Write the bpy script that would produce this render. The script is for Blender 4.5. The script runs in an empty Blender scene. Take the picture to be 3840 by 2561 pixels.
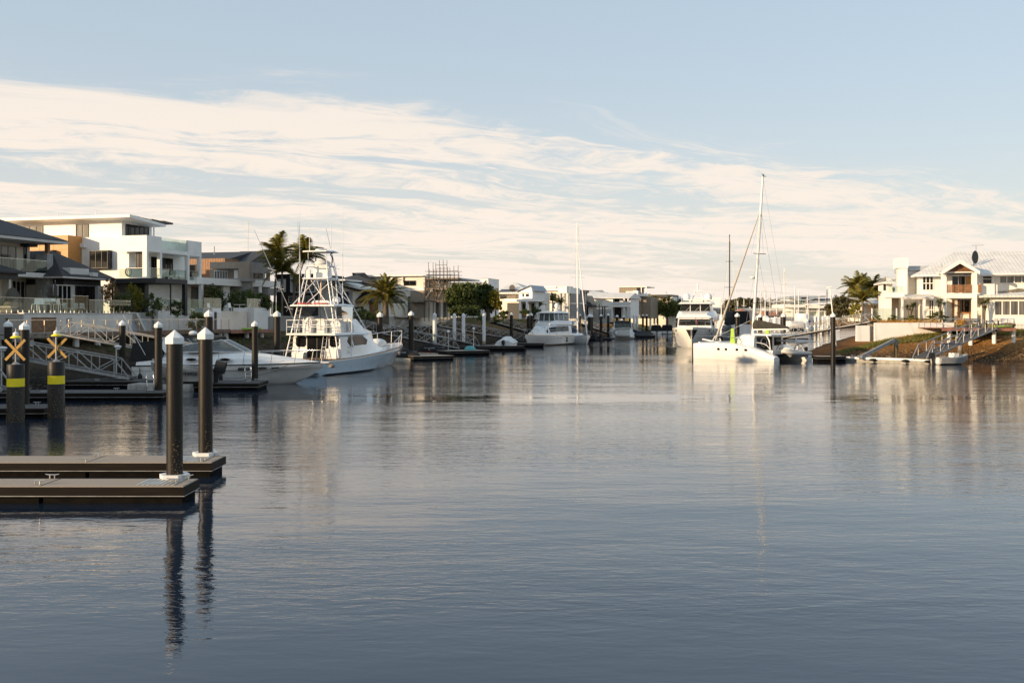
import bpy, math, random
import numpy as np
from mathutils import Vector, Matrix, noise as mnoise
random.seed(7)
SC = bpy.context.scene
COL = SC.collection
# ---------------------------------------------------------------- camera
F, CX, HZ, EYE = 3733.0, 1920.0, 1188.0, 4.2      # focal in photo pixels, centre column, horizon row, eye height
cam = bpy.data.cameras.new('camera'); camo = bpy.data.objects.new('camera', cam); COL.objects.link(camo)
camo.location = (0, 0, EYE); camo.rotation_euler = (math.pi / 2, 0, 0)
cam.sensor_width = 36.0; cam.lens = 36.0 * F / 3840; cam.shift_y = -(1280.5 - HZ) / 3840
cam.clip_start = 0.1; cam.clip_end = 20000
SC.camera = camo
# ---------------------------------------------------------------- sky
SUN_EL = math.radians(12.0)
SUN_H = Vector((-0.87, -0.49)).normalized()
w = bpy.data.worlds.new('World'); SC.world = w; w.use_nodes = True
nt = w.node_tree; N = nt.nodes; L = nt.links
for n in list(N): N.remove(n)
def nd(tree, typ, **kw):
    n = tree.nodes.new(typ)
    for k, v in kw.items():
        if k.startswith('i_'):
            key = k[2:]; key = int(key) if key.isdigit() else key
            n.inputs[key].default_value = v
        else: setattr(n, k, v)
    return n
def math_(tree, op, a, b=None, c=None, clamp=False):
    n = tree.nodes.new('ShaderNodeMath'); n.operation = op; n.use_clamp = clamp
    for i, v in enumerate((a, b, c)):
        if v is None: continue
        if isinstance(v, (int, float)): n.inputs[i].default_value = v
        else: tree.links.new(v, n.inputs[i])
    return n.outputs[0]
def smooth(tree, v, lo, hi):
    n = tree.nodes.new('ShaderNodeMapRange'); n.interpolation_type = 'SMOOTHSTEP'
    tree.links.new(v, n.inputs[0]); n.inputs[1].default_value = lo; n.inputs[2].default_value = hi
    return n.outputs[0]
out = nd(nt, 'ShaderNodeOutputWorld'); bg = nd(nt, 'ShaderNodeBackground'); bg.inputs[1].default_value = 0.15
sky = nd(nt, 'ShaderNodeTexSky'); sky.sky_type = 'NISHITA'; sky.sun_disc = False
sky.sun_elevation = SUN_EL; sky.sun_rotation = math.atan2(SUN_H.x, SUN_H.y)
sky.altitude = 0; sky.air_density = 1.0; sky.dust_density = 1.2; sky.ozone_density = 1.6
tc = nd(nt, 'ShaderNodeTexCoord'); sp = nd(nt, 'ShaderNodeSeparateXYZ'); L.new(tc.outputs['Generated'], sp.inputs[0])
zz = math_(nt, 'ADD', math_(nt, 'MAXIMUM', sp.outputs[2], 0.0), 0.08)
cu = math_(nt, 'DIVIDE', sp.outputs[0], zz); cv = math_(nt, 'DIVIDE', sp.outputs[1], zz)
along = math_(nt, 'MULTIPLY_ADD', cu, 0.909, math_(nt, 'MULTIPLY', cv, 0.418))
across = math_(nt, 'MULTIPLY_ADD', cu, -0.418, math_(nt, 'MULTIPLY', cv, 0.909))
def cloudnoise(sa, se, off, detail, rough, dist):
    cmb = nd(nt, 'ShaderNodeCombineXYZ'); L.new(math_(nt, 'MULTIPLY', along, sa), cmb.inputs[0]); L.new(math_(nt, 'MULTIPLY', across, se), cmb.inputs[1]); cmb.inputs[2].default_value = off
    t = nd(nt, 'ShaderNodeTexNoise', i_Scale=1.0, i_Detail=detail, i_Roughness=rough, i_Distortion=dist); L.new(cmb.outputs[0], t.inputs['Vector'])
    return t.outputs['Fac']
warp = cloudnoise(0.8, 1.5, 5.5, 3, 0.5, 0.0)
across = math_(nt, 'ADD', across, math_(nt, 'MULTIPLY_ADD', warp, 0.9, -0.45))
n1 = cloudnoise(0.62, 1.9, 12.4, 10, 0.68, 0.9)
n2 = cloudnoise(4.6, 6.5, 8.3, 7, 0.66, 0.8)
n3 = cloudnoise(0.22, 0.9, 6.2, 2, 0.5, 0.3)
edge = math_(nt, 'ADD', across, math_(nt, 'MULTIPLY_ADD', n1, 1.3, -0.65))
inside = smooth(nt, edge, 3.1, 3.55)
dens = math_(nt, 'ADD', math_(nt, 'MULTIPLY', n1, 0.85), math_(nt, 'ADD', math_(nt, 'MULTIPLY', n2, 0.42), math_(nt, 'MULTIPLY', n3, 0.60)))
far = smooth(nt, across, 5.0, 10.0)
dens = math_(nt, 'ADD', dens, math_(nt, 'MULTIPLY', far, 0.06))
cl = math_(nt, 'MULTIPLY', smooth(nt, dens, 0.82, 1.01), inside)
cl = math_(nt, 'MULTIPLY_ADD', cl, 0.86, math_(nt, 'MULTIPLY', smooth(nt, edge, 3.0, 5.5), 0.10))
# thin warm haze low over the land, part of the air
low = math_(nt, 'POWER', math_(nt, 'SUBTRACT', 1.0, math_(nt, 'MAXIMUM', sp.outputs[2], 0.0), clamp=True), 7.5)
base_ = nd(nt, 'ShaderNodeMixRGB', i_0=0.76); L.new(sky.outputs[0], base_.inputs[1]); base_.inputs[2].default_value = (1.88, 2.28, 2.62, 1)
mixh = nd(nt, 'ShaderNodeMixRGB'); L.new(math_(nt, 'MULTIPLY', low, 0.80), mixh.inputs[0]); L.new(base_.outputs[0], mixh.inputs[1]); mixh.inputs[2].default_value = (3.55, 3.05, 2.5, 1)
mixc = nd(nt, 'ShaderNodeMixRGB'); L.new(cl, mixc.inputs[0]); L.new(mixh.outputs[0], mixc.inputs[1]); mixc.inputs[2].default_value = (3.86, 3.40, 2.96, 1)
L.new(mixc.outputs[0], bg.inputs[0]); L.new(bg.outputs[0], out.inputs[0])
# ---------------------------------------------------------------- sun
sl = bpy.data.lights.new('sun', 'SUN'); sl.energy = 3.5; sl.angle = math.radians(0.55); sl.color = (1.0, 0.73, 0.44)
so = bpy.data.objects.new('sun', sl); COL.objects.link(so)
sdir = Vector((SUN_H.x * math.cos(SUN_EL), SUN_H.y * math.cos(SUN_EL), math.sin(SUN_EL)))
so.rotation_euler = sdir.to_track_quat('Z', 'Y').to_euler(); so.location = (-60, -40, 60)
SC.view_settings.view_transform = 'Standard'; SC.view_settings.look = 'None'; SC.view_settings.gamma = 1; SC.view_settings.exposure = 0.80
SC.view_settings.use_curve_mapping = False
SC.render.engine = 'CYCLES'
SC.cycles.max_bounces = 6; SC.cycles.transparent_max_bounces = 12; SC.cycles.caustics_reflective = False; SC.cycles.caustics_refractive = False
SC.cycles.use_denoising = True

# ---------------------------------------------------------------- photo pixel -> place
def at(px, py, Y): return Vector(((px - CX) / F * Y, Y, EYE + (HZ - py) / F * Y))
def wat(px, py, z=0.0):
    Y = (EYE - z) * F / (py - HZ); return Vector(((px - CX) / F * Y, Y, z))

# ---------------------------------------------------------------- mesh builder
class MB:
    def __init__(s): s.v = []; s.f = []
    def add(s, vs, fs):
        o = len(s.v); s.v += [tuple(p) for p in vs]; s.f += [tuple(i + o for i in f) for f in fs]; return s
    def box(s, x0, x1, y0, y1, z0, z1):
        vs = [(x, y, z) for z in (z0, z1) for y in (y0, y1) for x in (x0, x1)]
        return s.add(vs, [(0, 2, 3, 1), (4, 5, 7, 6), (0, 1, 5, 4), (2, 6, 7, 3), (0, 4, 6, 2), (1, 3, 7, 5)])
    def ext(s, poly, vec):       # any planar polygon pushed along vec
        n = len(poly); a = [Vector(p) for p in poly]; b = [p + Vector(vec) for p in a]
        return s.add(a + b, [tuple(range(n))[::-1], tuple(range(n, 2 * n))] + [(i, (i + 1) % n, n + (i + 1) % n, n + i) for i in range(n)])
    def pz(s, poly, z0, z1): return s.ext([(x, y, z0) for x, y in poly], (0, 0, z1 - z0))
    def px(s, poly, x0, x1): return s.ext([(x0, y, z) for y, z in poly], (x1 - x0, 0, 0))
    def py(s, poly, y0, y1): return s.ext([(x, y0, z) for x, z in poly], (0, y1 - y0, 0))
    def loft(s, secs, closed=True, cap=True):
        n = len(secs[0]); vs = [p for q in secs for p in q]; fs = []
        for i in range(len(secs) - 1):
            for j in range(n if closed else n - 1):
                k = (j + 1) % n; fs.append((i * n + j, i * n + k, (i + 1) * n + k, (i + 1) * n + j))
        if cap and closed:
            fs.append(tuple(range(n))[::-1]); fs.append(tuple(range((len(secs) - 1) * n, len(secs) * n)))
        return s.add(vs, fs)
    def tube(s, pts, r, n=6, cap=True):
        pts = [Vector(p) for p in pts]; m = len(pts); rs = r if isinstance(r, (list, tuple)) else [r] * m; secs = []
        for i, p in enumerate(pts):
            t = (pts[min(i + 1, m - 1)] - pts[max(i - 1, 0)]).normalized()
            a = t.cross(Vector((0, 0, 1)) if abs(t.z) < 0.95 else Vector((0, 1, 0))).normalized(); b = t.cross(a)
            secs.append([p + (a * math.cos(2 * math.pi * k / n) + b * math.sin(2 * math.pi * k / n)) * rs[i] for k in range(n)])
        return s.loft(secs, True, cap)
    def lathe(s, prof, n=16, c=(0, 0), ph=0.0):
        secs = [[(c[0] + r * math.cos(2 * math.pi * k / n + ph), c[1] + r * math.sin(2 * math.pi * k / n + ph), z) for k in range(n)] for r, z in prof]
        return s.loft(secs)
    def ell(s, c, r, n=12, m=8):
        secs = []
        for i in range(m + 1):
            t = math.pi * (i / m) ; q = max(math.sin(t), 0.02)
            secs.append([(c[0] + r[0] * q * math.cos(2 * math.pi * k / n), c[1] + r[1] * q * math.sin(2 * math.pi * k / n), c[2] - r[2] * math.cos(t)) for k in range(n)])
        return s.loft(secs)
    def bar(s, p, q, w, h=None):  # square bar between two points
        p = Vector(p); q = Vector(q); h = h or w; t = (q - p).normalized()
        a = t.cross(Vector((0, 0, 1)) if abs(t.z) < 0.99 else Vector((0, 1, 0))).normalized(); b = a.cross(t)
        sec = lambda c: [c + a * w / 2 + b * h / 2, c - a * w / 2 + b * h / 2, c - a * w / 2 - b * h / 2, c + a * w / 2 - b * h / 2]
        return s.loft([sec(p), sec(q)])
    def hip(s, x0, x1, y0, y1, z0, z1, along='y', i0=None, i1=None, t=0.12):
        # hipped roof with a fascia of thickness t; ridge runs along the given axis
        if along == 'y':
            w = (x1 - x0) / 2; i0 = w if i0 is None else i0; i1 = w if i1 is None else i1; m = (x0 + x1) / 2
            a, b = (m, y0 + i0, z1), (m, y1 - i1, z1)
        else:
            w = (y1 - y0) / 2; i0 = w if i0 is None else i0; i1 = w if i1 is None else i1; m = (y0 + y1) / 2
            a, b = (x0 + i0, m, z1), (x1 - i1, m, z1)
        vs = [(x0, y0, z0), (x1, y0, z0), (x1, y1, z0), (x0, y1, z0), (x0, y0, z0 - t), (x1, y0, z0 - t), (x1, y1, z0 - t), (x0, y1, z0 - t), a, b]
        top = [(0, 1, 8), (1, 2, 9, 8), (2, 3, 9), (3, 0, 8, 9)] if along == 'y' else [(0, 1, 9, 8), (1, 2, 9), (2, 3, 8, 9), (3, 0, 8)]
        return s.add(vs, top + [(4, 7, 6, 5), (0, 4, 5, 1), (1, 5, 6, 2), (2, 6, 7, 3), (3, 7, 4, 0)])
    def mesh(s, name):
        me = bpy.data.meshes.new(name); me.from_pydata(s.v, [], s.f); me.update(); return me
    def build(s, name, mat, parent=None, world=False, smooth=False, label=None):
        if world and parent is not None:
            Mi = WM[parent.name].inverted(); s.v = [tuple(Mi @ Vector(p)) for p in s.v]
        me = s.mesh(name)
        if smooth: me.shade_smooth(); me.set_sharp_from_angle(angle=math.radians(smooth if smooth > 1 else 40))
        me.materials.append(mat); o = bpy.data.objects.new(name, me); COL.objects.link(o)
        if parent is not None: o.parent = parent
        if label: o['label'] = label
        return o
WM = {}
def thing(name, label, cat, loc=(0, 0, 0), rz=0.0, group=None):
    o = bpy.data.objects.new(name, None); o.empty_display_size = 0.3; COL.objects.link(o)
    o.location = loc; o.rotation_euler = (0, 0, rz); tag(o, label, cat, group)
    WM[o.name] = Matrix.Translation(Vector(loc)) @ Matrix.Rotation(rz, 4, 'Z'); return o
def tag(o, label, cat, group=None):
    o['label'] = label; o['category'] = cat
    if o.name.split('.')[0].endswith('wall'): o['kind'] = 'thing'
    if group: o['group'] = group
    return o
def copytree(o, loc, rz=None, label=None, parent=None):
    c = o.copy(); COL.objects.link(c)
    if parent is None:
        c.location = loc
        if rz is not None: c.rotation_euler = (0, 0, rz)
        if label: c['label'] = label
    else: c.parent = parent
    for k in list(o.children): copytree(k, None, None, None, c)
    return c
def catmull(pts, n):
    pts = [Vector(p) for p in pts]; out = []
    for i in range(len(pts) - 1):
        p0 = pts[max(i - 1, 0)]; p1 = pts[i]; p2 = pts[i + 1]; p3 = pts[min(i + 2, len(pts) - 1)]
        for k in range(n):
            t = k / n; out.append(0.5 * ((2 * p1) + (p2 - p0) * t + (2 * p0 - 5 * p1 + 4 * p2 - p3) * t * t + (3 * p1 - p0 - 3 * p2 + p3) * t ** 3))
    out.append(pts[-1]); return out

# ---------------------------------------------------------------- materials
MAT = {}
def mat(name, col, rough=0.6, metal=0.0, var=0.08, scale=3.0, bump=0.0, bscale=30.0, stretch=None, col2=None, spec=0.5, coat=0.0, trans=0.0):
    m = bpy.data.materials.new(name); m.use_nodes = True; t = m.node_tree; b = t.nodes['Principled BSDF']
    b.inputs['Roughness'].default_value = rough; b.inputs['Metallic'].default_value = metal; b.inputs['Specular IOR Level'].default_value = spec
    if coat: b.inputs['Coat Weight'].default_value = coat; b.inputs['Coat Roughness'].default_value = 0.08
    g = nd(t, 'ShaderNodeTexCoord'); mp = nd(t, 'ShaderNodeMapping'); t.links.new(g.outputs['Object'], mp.inputs[0])
    if stretch: mp.inputs['Scale'].default_value = stretch
    nz = nd(t, 'ShaderNodeTexNoise', i_Scale=scale, i_Detail=6.0, i_Roughness=0.6); t.links.new(mp.outputs[0], nz.inputs['Vector'])
    mx = nd(t, 'ShaderNodeMixRGB'); c2 = col2 or tuple(c * (1 - 2 * var) for c in col)
    hi = col if col2 else tuple(min(1, c * (1 + var)) for c in col)
    t.links.new(smooth_(t, nz.outputs['Fac'], 0.3, 0.7), mx.inputs[0]); mx.inputs[1].default_value = (*c2, 1); mx.inputs[2].default_value = (*hi, 1)
    t.links.new(mx.outputs[0], b.inputs['Base Color'])
    if bump:
        n2 = nd(t, 'ShaderNodeTexNoise', i_Scale=bscale, i_Detail=4.0); t.links.new(mp.outputs[0], n2.inputs['Vector'])
        bp = nd(t, 'ShaderNodeBump', i_Strength=1.0, i_Distance=bump); t.links.new(n2.outputs['Fac'], bp.inputs['Height']); t.links.new(bp.outputs[0], b.inputs['Normal'])
    MAT[name] = m; return m
smooth_ = smooth
def ribbed(name, col, pitch, axis, rough=0.5, depth=0.02, var=0.06):
    # sheet metal roofing: fine ribs too narrow to pick apart
    m = mat(name, col, rough, var=var, scale=0.8); t = m.node_tree; b = t.nodes['Principled BSDF']
    g = nd(t, 'ShaderNodeTexCoord'); s = nd(t, 'ShaderNodeSeparateXYZ'); t.links.new(g.outputs['Object'], s.inputs[0])
    fr = math_(t, 'FRACT', math_(t, 'DIVIDE', s.outputs['XYZ'.index(axis)], pitch))
    tri = math_(t, 'ABSOLUTE', math_(t, 'SUBTRACT', fr, 0.5))
    bp = nd(t, 'ShaderNodeBump', i_Strength=1.0, i_Distance=depth); t.links.new(smooth(t, tri, 0.36, 0.5), bp.inputs['Height']); t.links.new(bp.outputs[0], b.inputs['Normal'])
    return m
white = mat('white_paint', (0.88, 0.865, 0.83), 0.55, var=0.03, scale=0.7)
cream = mat('cream_render', (0.80, 0.74, 0.64), 0.7, var=0.04, scale=0.7)
gelcoat = mat('gelcoat', (0.80, 0.80, 0.79), 0.22, var=0.02, scale=1.5, coat=0.3)
gelwarm = mat('gelcoat_warm', (0.78, 0.77, 0.73), 0.25, var=0.03, scale=1.5, coat=0.3)
hullblue = mat('hull_pale_blue', (0.46, 0.56, 0.63), 0.2, var=0.03, scale=1.2, coat=0.4)
greywall = mat('grey_render', (0.30, 0.285, 0.265), 0.75, var=0.06, scale=0.8)
ltgrey = mat('light_grey_render', (0.62, 0.61, 0.58), 0.7, var=0.05, scale=0.8)
charcoal = mat('charcoal_paint', (0.022, 0.022, 0.024), 0.5, var=0.1)
brownwall = mat('brown_render', (0.30, 0.24, 0.185), 0.75, var=0.07, scale=0.8)
timber = mat('timber', (0.30, 0.15, 0.07), 0.6, var=0.25, scale=3, stretch=(1, 1, 6))
decktim = mat('deck_timber', (0.20, 0.125, 0.085), 0.7, var=0.25, scale=2.5)
redeck = mat('red_deck_timber', (0.34, 0.15, 0.10), 0.6, var=0.2, scale=2.5)
oldtim = mat('weathered_timber', (0.26, 0.22, 0.18), 0.8, var=0.3, scale=4, bump=0.01)
ochre = mat('ochre_panel', (0.56, 0.27, 0.075), 0.5, var=0.05)
stone = mat('grey_stone', (0.36, 0.355, 0.345), 0.8, var=0.25, scale=6, bump=0.03, bscale=9)
alu = mat('aluminium', (0.52, 0.52, 0.51), 0.42, 0.75, var=0.1, scale=4)
alud = mat('dull_aluminium', (0.36, 0.36, 0.355), 0.5, 0.5, var=0.12, scale=4)
steel = mat('stainless', (0.62, 0.61, 0.60), 0.25, 0.95, var=0.05)
whitetube = mat('white_tube', (0.80, 0.80, 0.80), 0.3, var=0.02, coat=0.3)
black = mat('black_plastic', (0.012, 0.012, 0.013), 0.42, var=0.2)
pileblk = mat('black_pile_sleeve', (0.012, 0.009, 0.006), 0.45, spec=0.34, var=0.3, scale=2.5, stretch=(2, 2, 0.25), bump=0.004, bscale=20)
capwhite = mat('white_pile_cap', (0.82, 0.82, 0.81), 0.45, var=0.02)
pilewht = mat('white_pile_sleeve', (0.78, 0.78, 0.76), 0.5, var=0.05, scale=1.5)
barnacle = mat('barnacle_growth', (0.20, 0.15, 0.08), 0.95, var=0.5, scale=30, bump=0.05, bscale=40)
concdeck = mat('pontoon_deck', (0.34, 0.285, 0.23), 0.85, var=0.10, scale=40, bump=0.003, bscale=150)
concdark = mat('pontoon_float', (0.005, 0.004, 0.003), 0.8, spec=0.1, var=0.4, scale=3, stretch=(1, 1, 3))
rubber = mat('rubber', (0.010, 0.010, 0.010), 0.6, var=0.2)
fasciat = mat('pontoon_waler', (0.009, 0.006, 0.004), 0.6, spec=0.15, var=0.3, scale=3, stretch=(0.3, 1, 3))
yellow = mat('yellow_reflective', (0.95, 0.76, 0.015), 0.4, var=0.03)
yellowd = mat('yellow_board', (0.46, 0.27, 0.06), 0.55, var=0.08)
glassd = mat('dark_glass', (0.010, 0.011, 0.012), 0.06, var=0.2, spec=0.4)
glassm = mat('curtained_glass', (0.16, 0.15, 0.135), 0.12, var=0.35, scale=1.2, stretch=(3, 3, 0.1), spec=0.8)
tintgl = mat('tinted_glass', (0.012, 0.014, 0.013), 0.05, var=0.2, spec=0.3)
canvas = mat('white_canvas', (0.74, 0.73, 0.71), 0.85, var=0.06, scale=3, bump=0.02, bscale=6)
canvasb = mat('black_canvas', (0.010, 0.010, 0.011), 0.85, var=0.2, scale=3, bump=0.02, bscale=6)
canvasg = mat('dark_sail_cover', (0.032, 0.030, 0.024), 0.85, var=0.2, scale=3, bump=0.03, bscale=5)
tealc = mat('teal_cover', (0.10, 0.36, 0.38), 0.7, var=0.1, bump=0.02, bscale=6)
bluec = mat('navy_canvas', (0.015, 0.022, 0.07), 0.8, var=0.2)
lime = mat('lime_plastic', (0.34, 0.52, 0.07), 0.45, var=0.05)
red = mat('red_foam', (0.55, 0.05, 0.03), 0.6, var=0.1)
teak = mat('teak', (0.34, 0.20, 0.10), 0.6, var=0.2, scale=4)
floatg = mat('grey_float', (0.36, 0.35, 0.32), 0.7, var=0.15)
rooft = ribbed('charcoal_roof', (0.040, 0.040, 0.043), 0.30, 'Y', 0.6, 0.02)
roofd = mat('dark_tile_roof', (0.038, 0.038, 0.042), 0.75, var=0.15, scale=14, bump=0.02, bscale=12)
roofw = ribbed('white_sheet_roof', (0.74, 0.72, 0.68), 0.40, 'X', 0.5, 0.03)
roofwy = ribbed('white_sheet_roof_cross', (0.74, 0.72, 0.68), 0.40, 'Y', 0.5, 0.03)
roofg = mat('grey_blue_roof', (0.33, 0.37, 0.42), 0.5, var=0.06)
solar = mat('solar_panel', (0.03, 0.028, 0.032), 0.25, var=0.2)
bark = mat('bark', (0.13, 0.095, 0.065), 0.9, var=0.3, scale=8, bump=0.03)
palmbark = mat('palm_bark', (0.17, 0.14, 0.11), 0.9, var=0.25, scale=4, stretch=(1, 1, 6), bump=0.03)
rock = mat('bank_rock', (0.12, 0.10, 0.08), 0.9, var=0.4, scale=4, bump=0.03)
def leafmat(name, a, b, tr=0.25, c=None):
    m = bpy.data.materials.new(name); m.use_nodes = True; t = m.node_tree; p = t.nodes['Principled BSDF']
    p.inputs['Roughness'].default_value = 0.5; p.inputs['Specular IOR Level'].default_value = 0.35
    g = nd(t, 'ShaderNodeNewGeometry'); tc_ = nd(t, 'ShaderNodeTexCoord')
    nz = nd(t, 'ShaderNodeTexNoise', i_Scale=1.3, i_Detail=3.0); t.links.new(tc_.outputs['Object'], nz.inputs['Vector'])
    f = math_(t, 'ADD', math_(t, 'MULTIPLY', g.outputs['Random Per Island'], 0.6), math_(t, 'MULTIPLY', nz.outputs['Fac'], 0.4))
    rmp = nd(t, 'ShaderNodeValToRGB'); rmp.color_ramp.elements[0].color = (*a, 1); rmp.color_ramp.elements[1].color = (*b, 1)
    rmp.color_ramp.elements[0].position = 0.15; rmp.color_ramp.elements[1].position = 0.8
    t.links.new(f, rmp.inputs[0]); t.links.new(rmp.outputs[0], p.inputs['Base Color'])
    tl = nd(t, 'ShaderNodeBsdfTranslucent'); t.links.new(rmp.outputs[0], tl.inputs[0]); ms = nd(t, 'ShaderNodeMixShader', i_0=tr)
    t.links.new(p.outputs[0], ms.inputs[1]); t.links.new(tl.outputs[0], ms.inputs[2]); t.links.new(ms.outputs[0], t.nodes['Material Output'].inputs[0])
    MAT[name] = m; return m
leafdk = leafmat('leaf_dark', (0.035, 0.055, 0.016), (0.12, 0.145, 0.035))
leafmd = leafmat('leaf_mid', (0.06, 0.08, 0.018), (0.19, 0.20, 0.04))
leafyl = leafmat('leaf_yellow', (0.10, 0.11, 0.015), (0.30, 0.25, 0.03))
leafol = leafmat('leaf_olive', (0.060, 0.062, 0.030), (0.16, 0.145, 0.07))
leafrd = leafmat('leaf_bronze', (0.12, 0.075, 0.03), (0.33, 0.21, 0.09))
palmlf = leafmat('palm_leaf', (0.06, 0.07, 0.018), (0.30, 0.25, 0.05))
flowory = leafmat('flower_orange', (0.36, 0.17, 0.01), (0.62, 0.33, 0.02))
grassm = leafmat('grass_blade', (0.09, 0.11, 0.025), (0.26, 0.24, 0.07))
def glassmat(name, tint, refl):
    m = bpy.data.materials.new(name); m.use_nodes = True; t = m.node_tree; t.nodes.remove(t.nodes['Principled BSDF'])
    a = nd(t, 'ShaderNodeBsdfTransparent'); a.inputs[0].default_value = (*tint, 1)
    b = nd(t, 'ShaderNodeBsdfGlossy', i_Roughness=0.02); lw = nd(t, 'ShaderNodeLayerWeight', i_Blend=0.12)
    ms = nd(t, 'ShaderNodeMixShader'); t.links.new(math_(t, 'MULTIPLY_ADD', lw.outputs['Fresnel'], 0.8, refl, clamp=True), ms.inputs[0])
    t.links.new(a.outputs[0], ms.inputs[1]); t.links.new(b.outputs[0], ms.inputs[2]); t.links.new(ms.outputs[0], t.nodes['Material Output'].inputs[0])
    MAT[name] = m; return m
clearg = glassmat('clear_glass', (0.84, 0.90, 0.86), 0.05)
vinyl = glassmat('clear_vinyl', (0.80, 0.81, 0.80), 0.06)
greeng = mat('green_glass', (0.06, 0.30, 0.22), 0.08, var=0.3, spec=0.8)

# ---------------------------------------------------------------- water
def make_water():
    b = MB(); b.add([(-1500, -200, 0), (1500, -200, 0), (1500, 900, 0), (-1500, 900, 0)], [(0, 1, 2, 3)])
    m = bpy.data.materials.new('canal_water'); m.use_nodes = True; t = m.node_tree; p = t.nodes['Principled BSDF']
    p.inputs['Base Color'].default_value = (0.010, 0.020, 0.038, 1); p.inputs['Roughness'].default_value = 0.015; p.inputs['IOR'].default_value = 1.58
    g = nd(t, 'ShaderNodeTexCoord')
    def wav(sx, sy, det, rough, dist, rot=0.0):
        mp = nd(t, 'ShaderNodeMapping'); mp.inputs['Scale'].default_value = (sx, sy, 1); mp.inputs['Rotation'].default_value = (0, 0, rot); t.links.new(g.outputs['Object'], mp.inputs[0])
        z = nd(t, 'ShaderNodeTexNoise', i_Scale=1.0, i_Detail=det, i_Roughness=rough, i_Distortion=dist); t.links.new(mp.outputs[0], z.inputs['Vector']); return z.outputs['Fac']
    swell = wav(0.16, 0.42, 2, 0.5, 0.0, 0.12)
    rip = wav(1.0, 3.0, 3, 0.55, 0.4, -0.10)
    fine = wav(3.4, 8.0, 3, 0.6, 0.4, 0.2)
    patch = wav(0.008, 0.045, 3, 0.5, 0.4, 0.05)
    breeze = smooth(t, patch, 0.40, 0.66)
    k = math_(t, 'MULTIPLY_ADD', breeze, 1.0, 0.15)
    h = math_(t, 'MULTIPLY', swell, 0.034)
    h = math_(t, 'ADD', h, math_(t, 'MULTIPLY', math_(t, 'MULTIPLY', rip, k), 0.019))
    h = math_(t, 'ADD', h, math_(t, 'MULTIPLY', math_(t, 'MULTIPLY', fine, k), 0.007))
    bp = nd(t, 'ShaderNodeBump', i_Strength=1.0, i_Distance=1.0); t.links.new(h, bp.inputs['Height']); t.links.new(bp.outputs[0], p.inputs['Normal'])
    o = b.build('water', m); o['kind'] = 'structure'; o['label'] = 'calm grey-blue canal water with soft ripples'
make_water()

# ---------------------------------------------------------------- ground: seabed, both banks and the land to the horizon, one sheet
LEFT = [(-46, -80), (-41, 0), (-27, 60), (-8, 140), (33, 234), (72, 330), (95, 385), (170, 400), (4000, 420), (4000, 9000), (-5000, 9000), (-5000, -80)]
RIGHT = [(135, 330), (80, 230), (47, 150), (32.5, 112), (32, 101), (34, 98.3), (40, 95.6), (48, 93.2), (62, 92.2), (120, 90), (4000, 60), (4000, 330)]
def sdist(P, poly):
    poly = np.array(poly, float); d = np.full(len(P), 1e9); ins = np.zeros(len(P), bool)
    for i in range(len(poly)):
        a = poly[i]; b = poly[(i + 1) % len(poly)]; ab = b - a
        t = np.clip(((P - a) @ ab) / (ab @ ab), 0, 1); q = a + t[:, None] * ab
        d = np.minimum(d, np.hypot(*(P - q).T))
        c = ((a[1] > P[:, 1]) != (b[1] > P[:, 1])); xx = a[0] + (P[:, 1] - a[1]) / (b[1] - a[1] + 1e-12) * ab[0]
        ins ^= c & (P[:, 0] < xx)
    return np.where(ins, d, -d)
def ground_z(P):
    P = np.asarray(P, float).reshape(-1, 2); dl = sdist(P, LEFT); dr = sdist(P, RIGHT)
    zl = np.interp(dl, [-12, 0, 9.5, 12.5, 15.5, 17.5, 400], [-3, 0, 1.75, 2.6, 2.7, 4.3, 4.3])
    zfar = np.interp(dl, [-12, 0, 8, 12, 400], [-3, 0, 2.2, 2.8, 3.0])
    k = np.clip((P[:, 1] - 225) / 60, 0, 1); zl = zl * (1 - k) + zfar * k
    zr = np.interp(dr, [-12, 0, 4.5, 8.8, 10.5, 12.2, 400], [-3, 0, 0.95, 2.15, 2.5, 3.45, 3.6])
    z = np.maximum(zl, zr); nz = np.array([mnoise.fractal(Vector((x * 0.35, y * 0.35, 0)), 1.0, 2.0, 4) for x, y in P])
    dm = np.maximum(dl, dr); amp = np.where((dm > 0.0) & (dm < 9), 0.16, 0.03)
    return z + nz * amp
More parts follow.
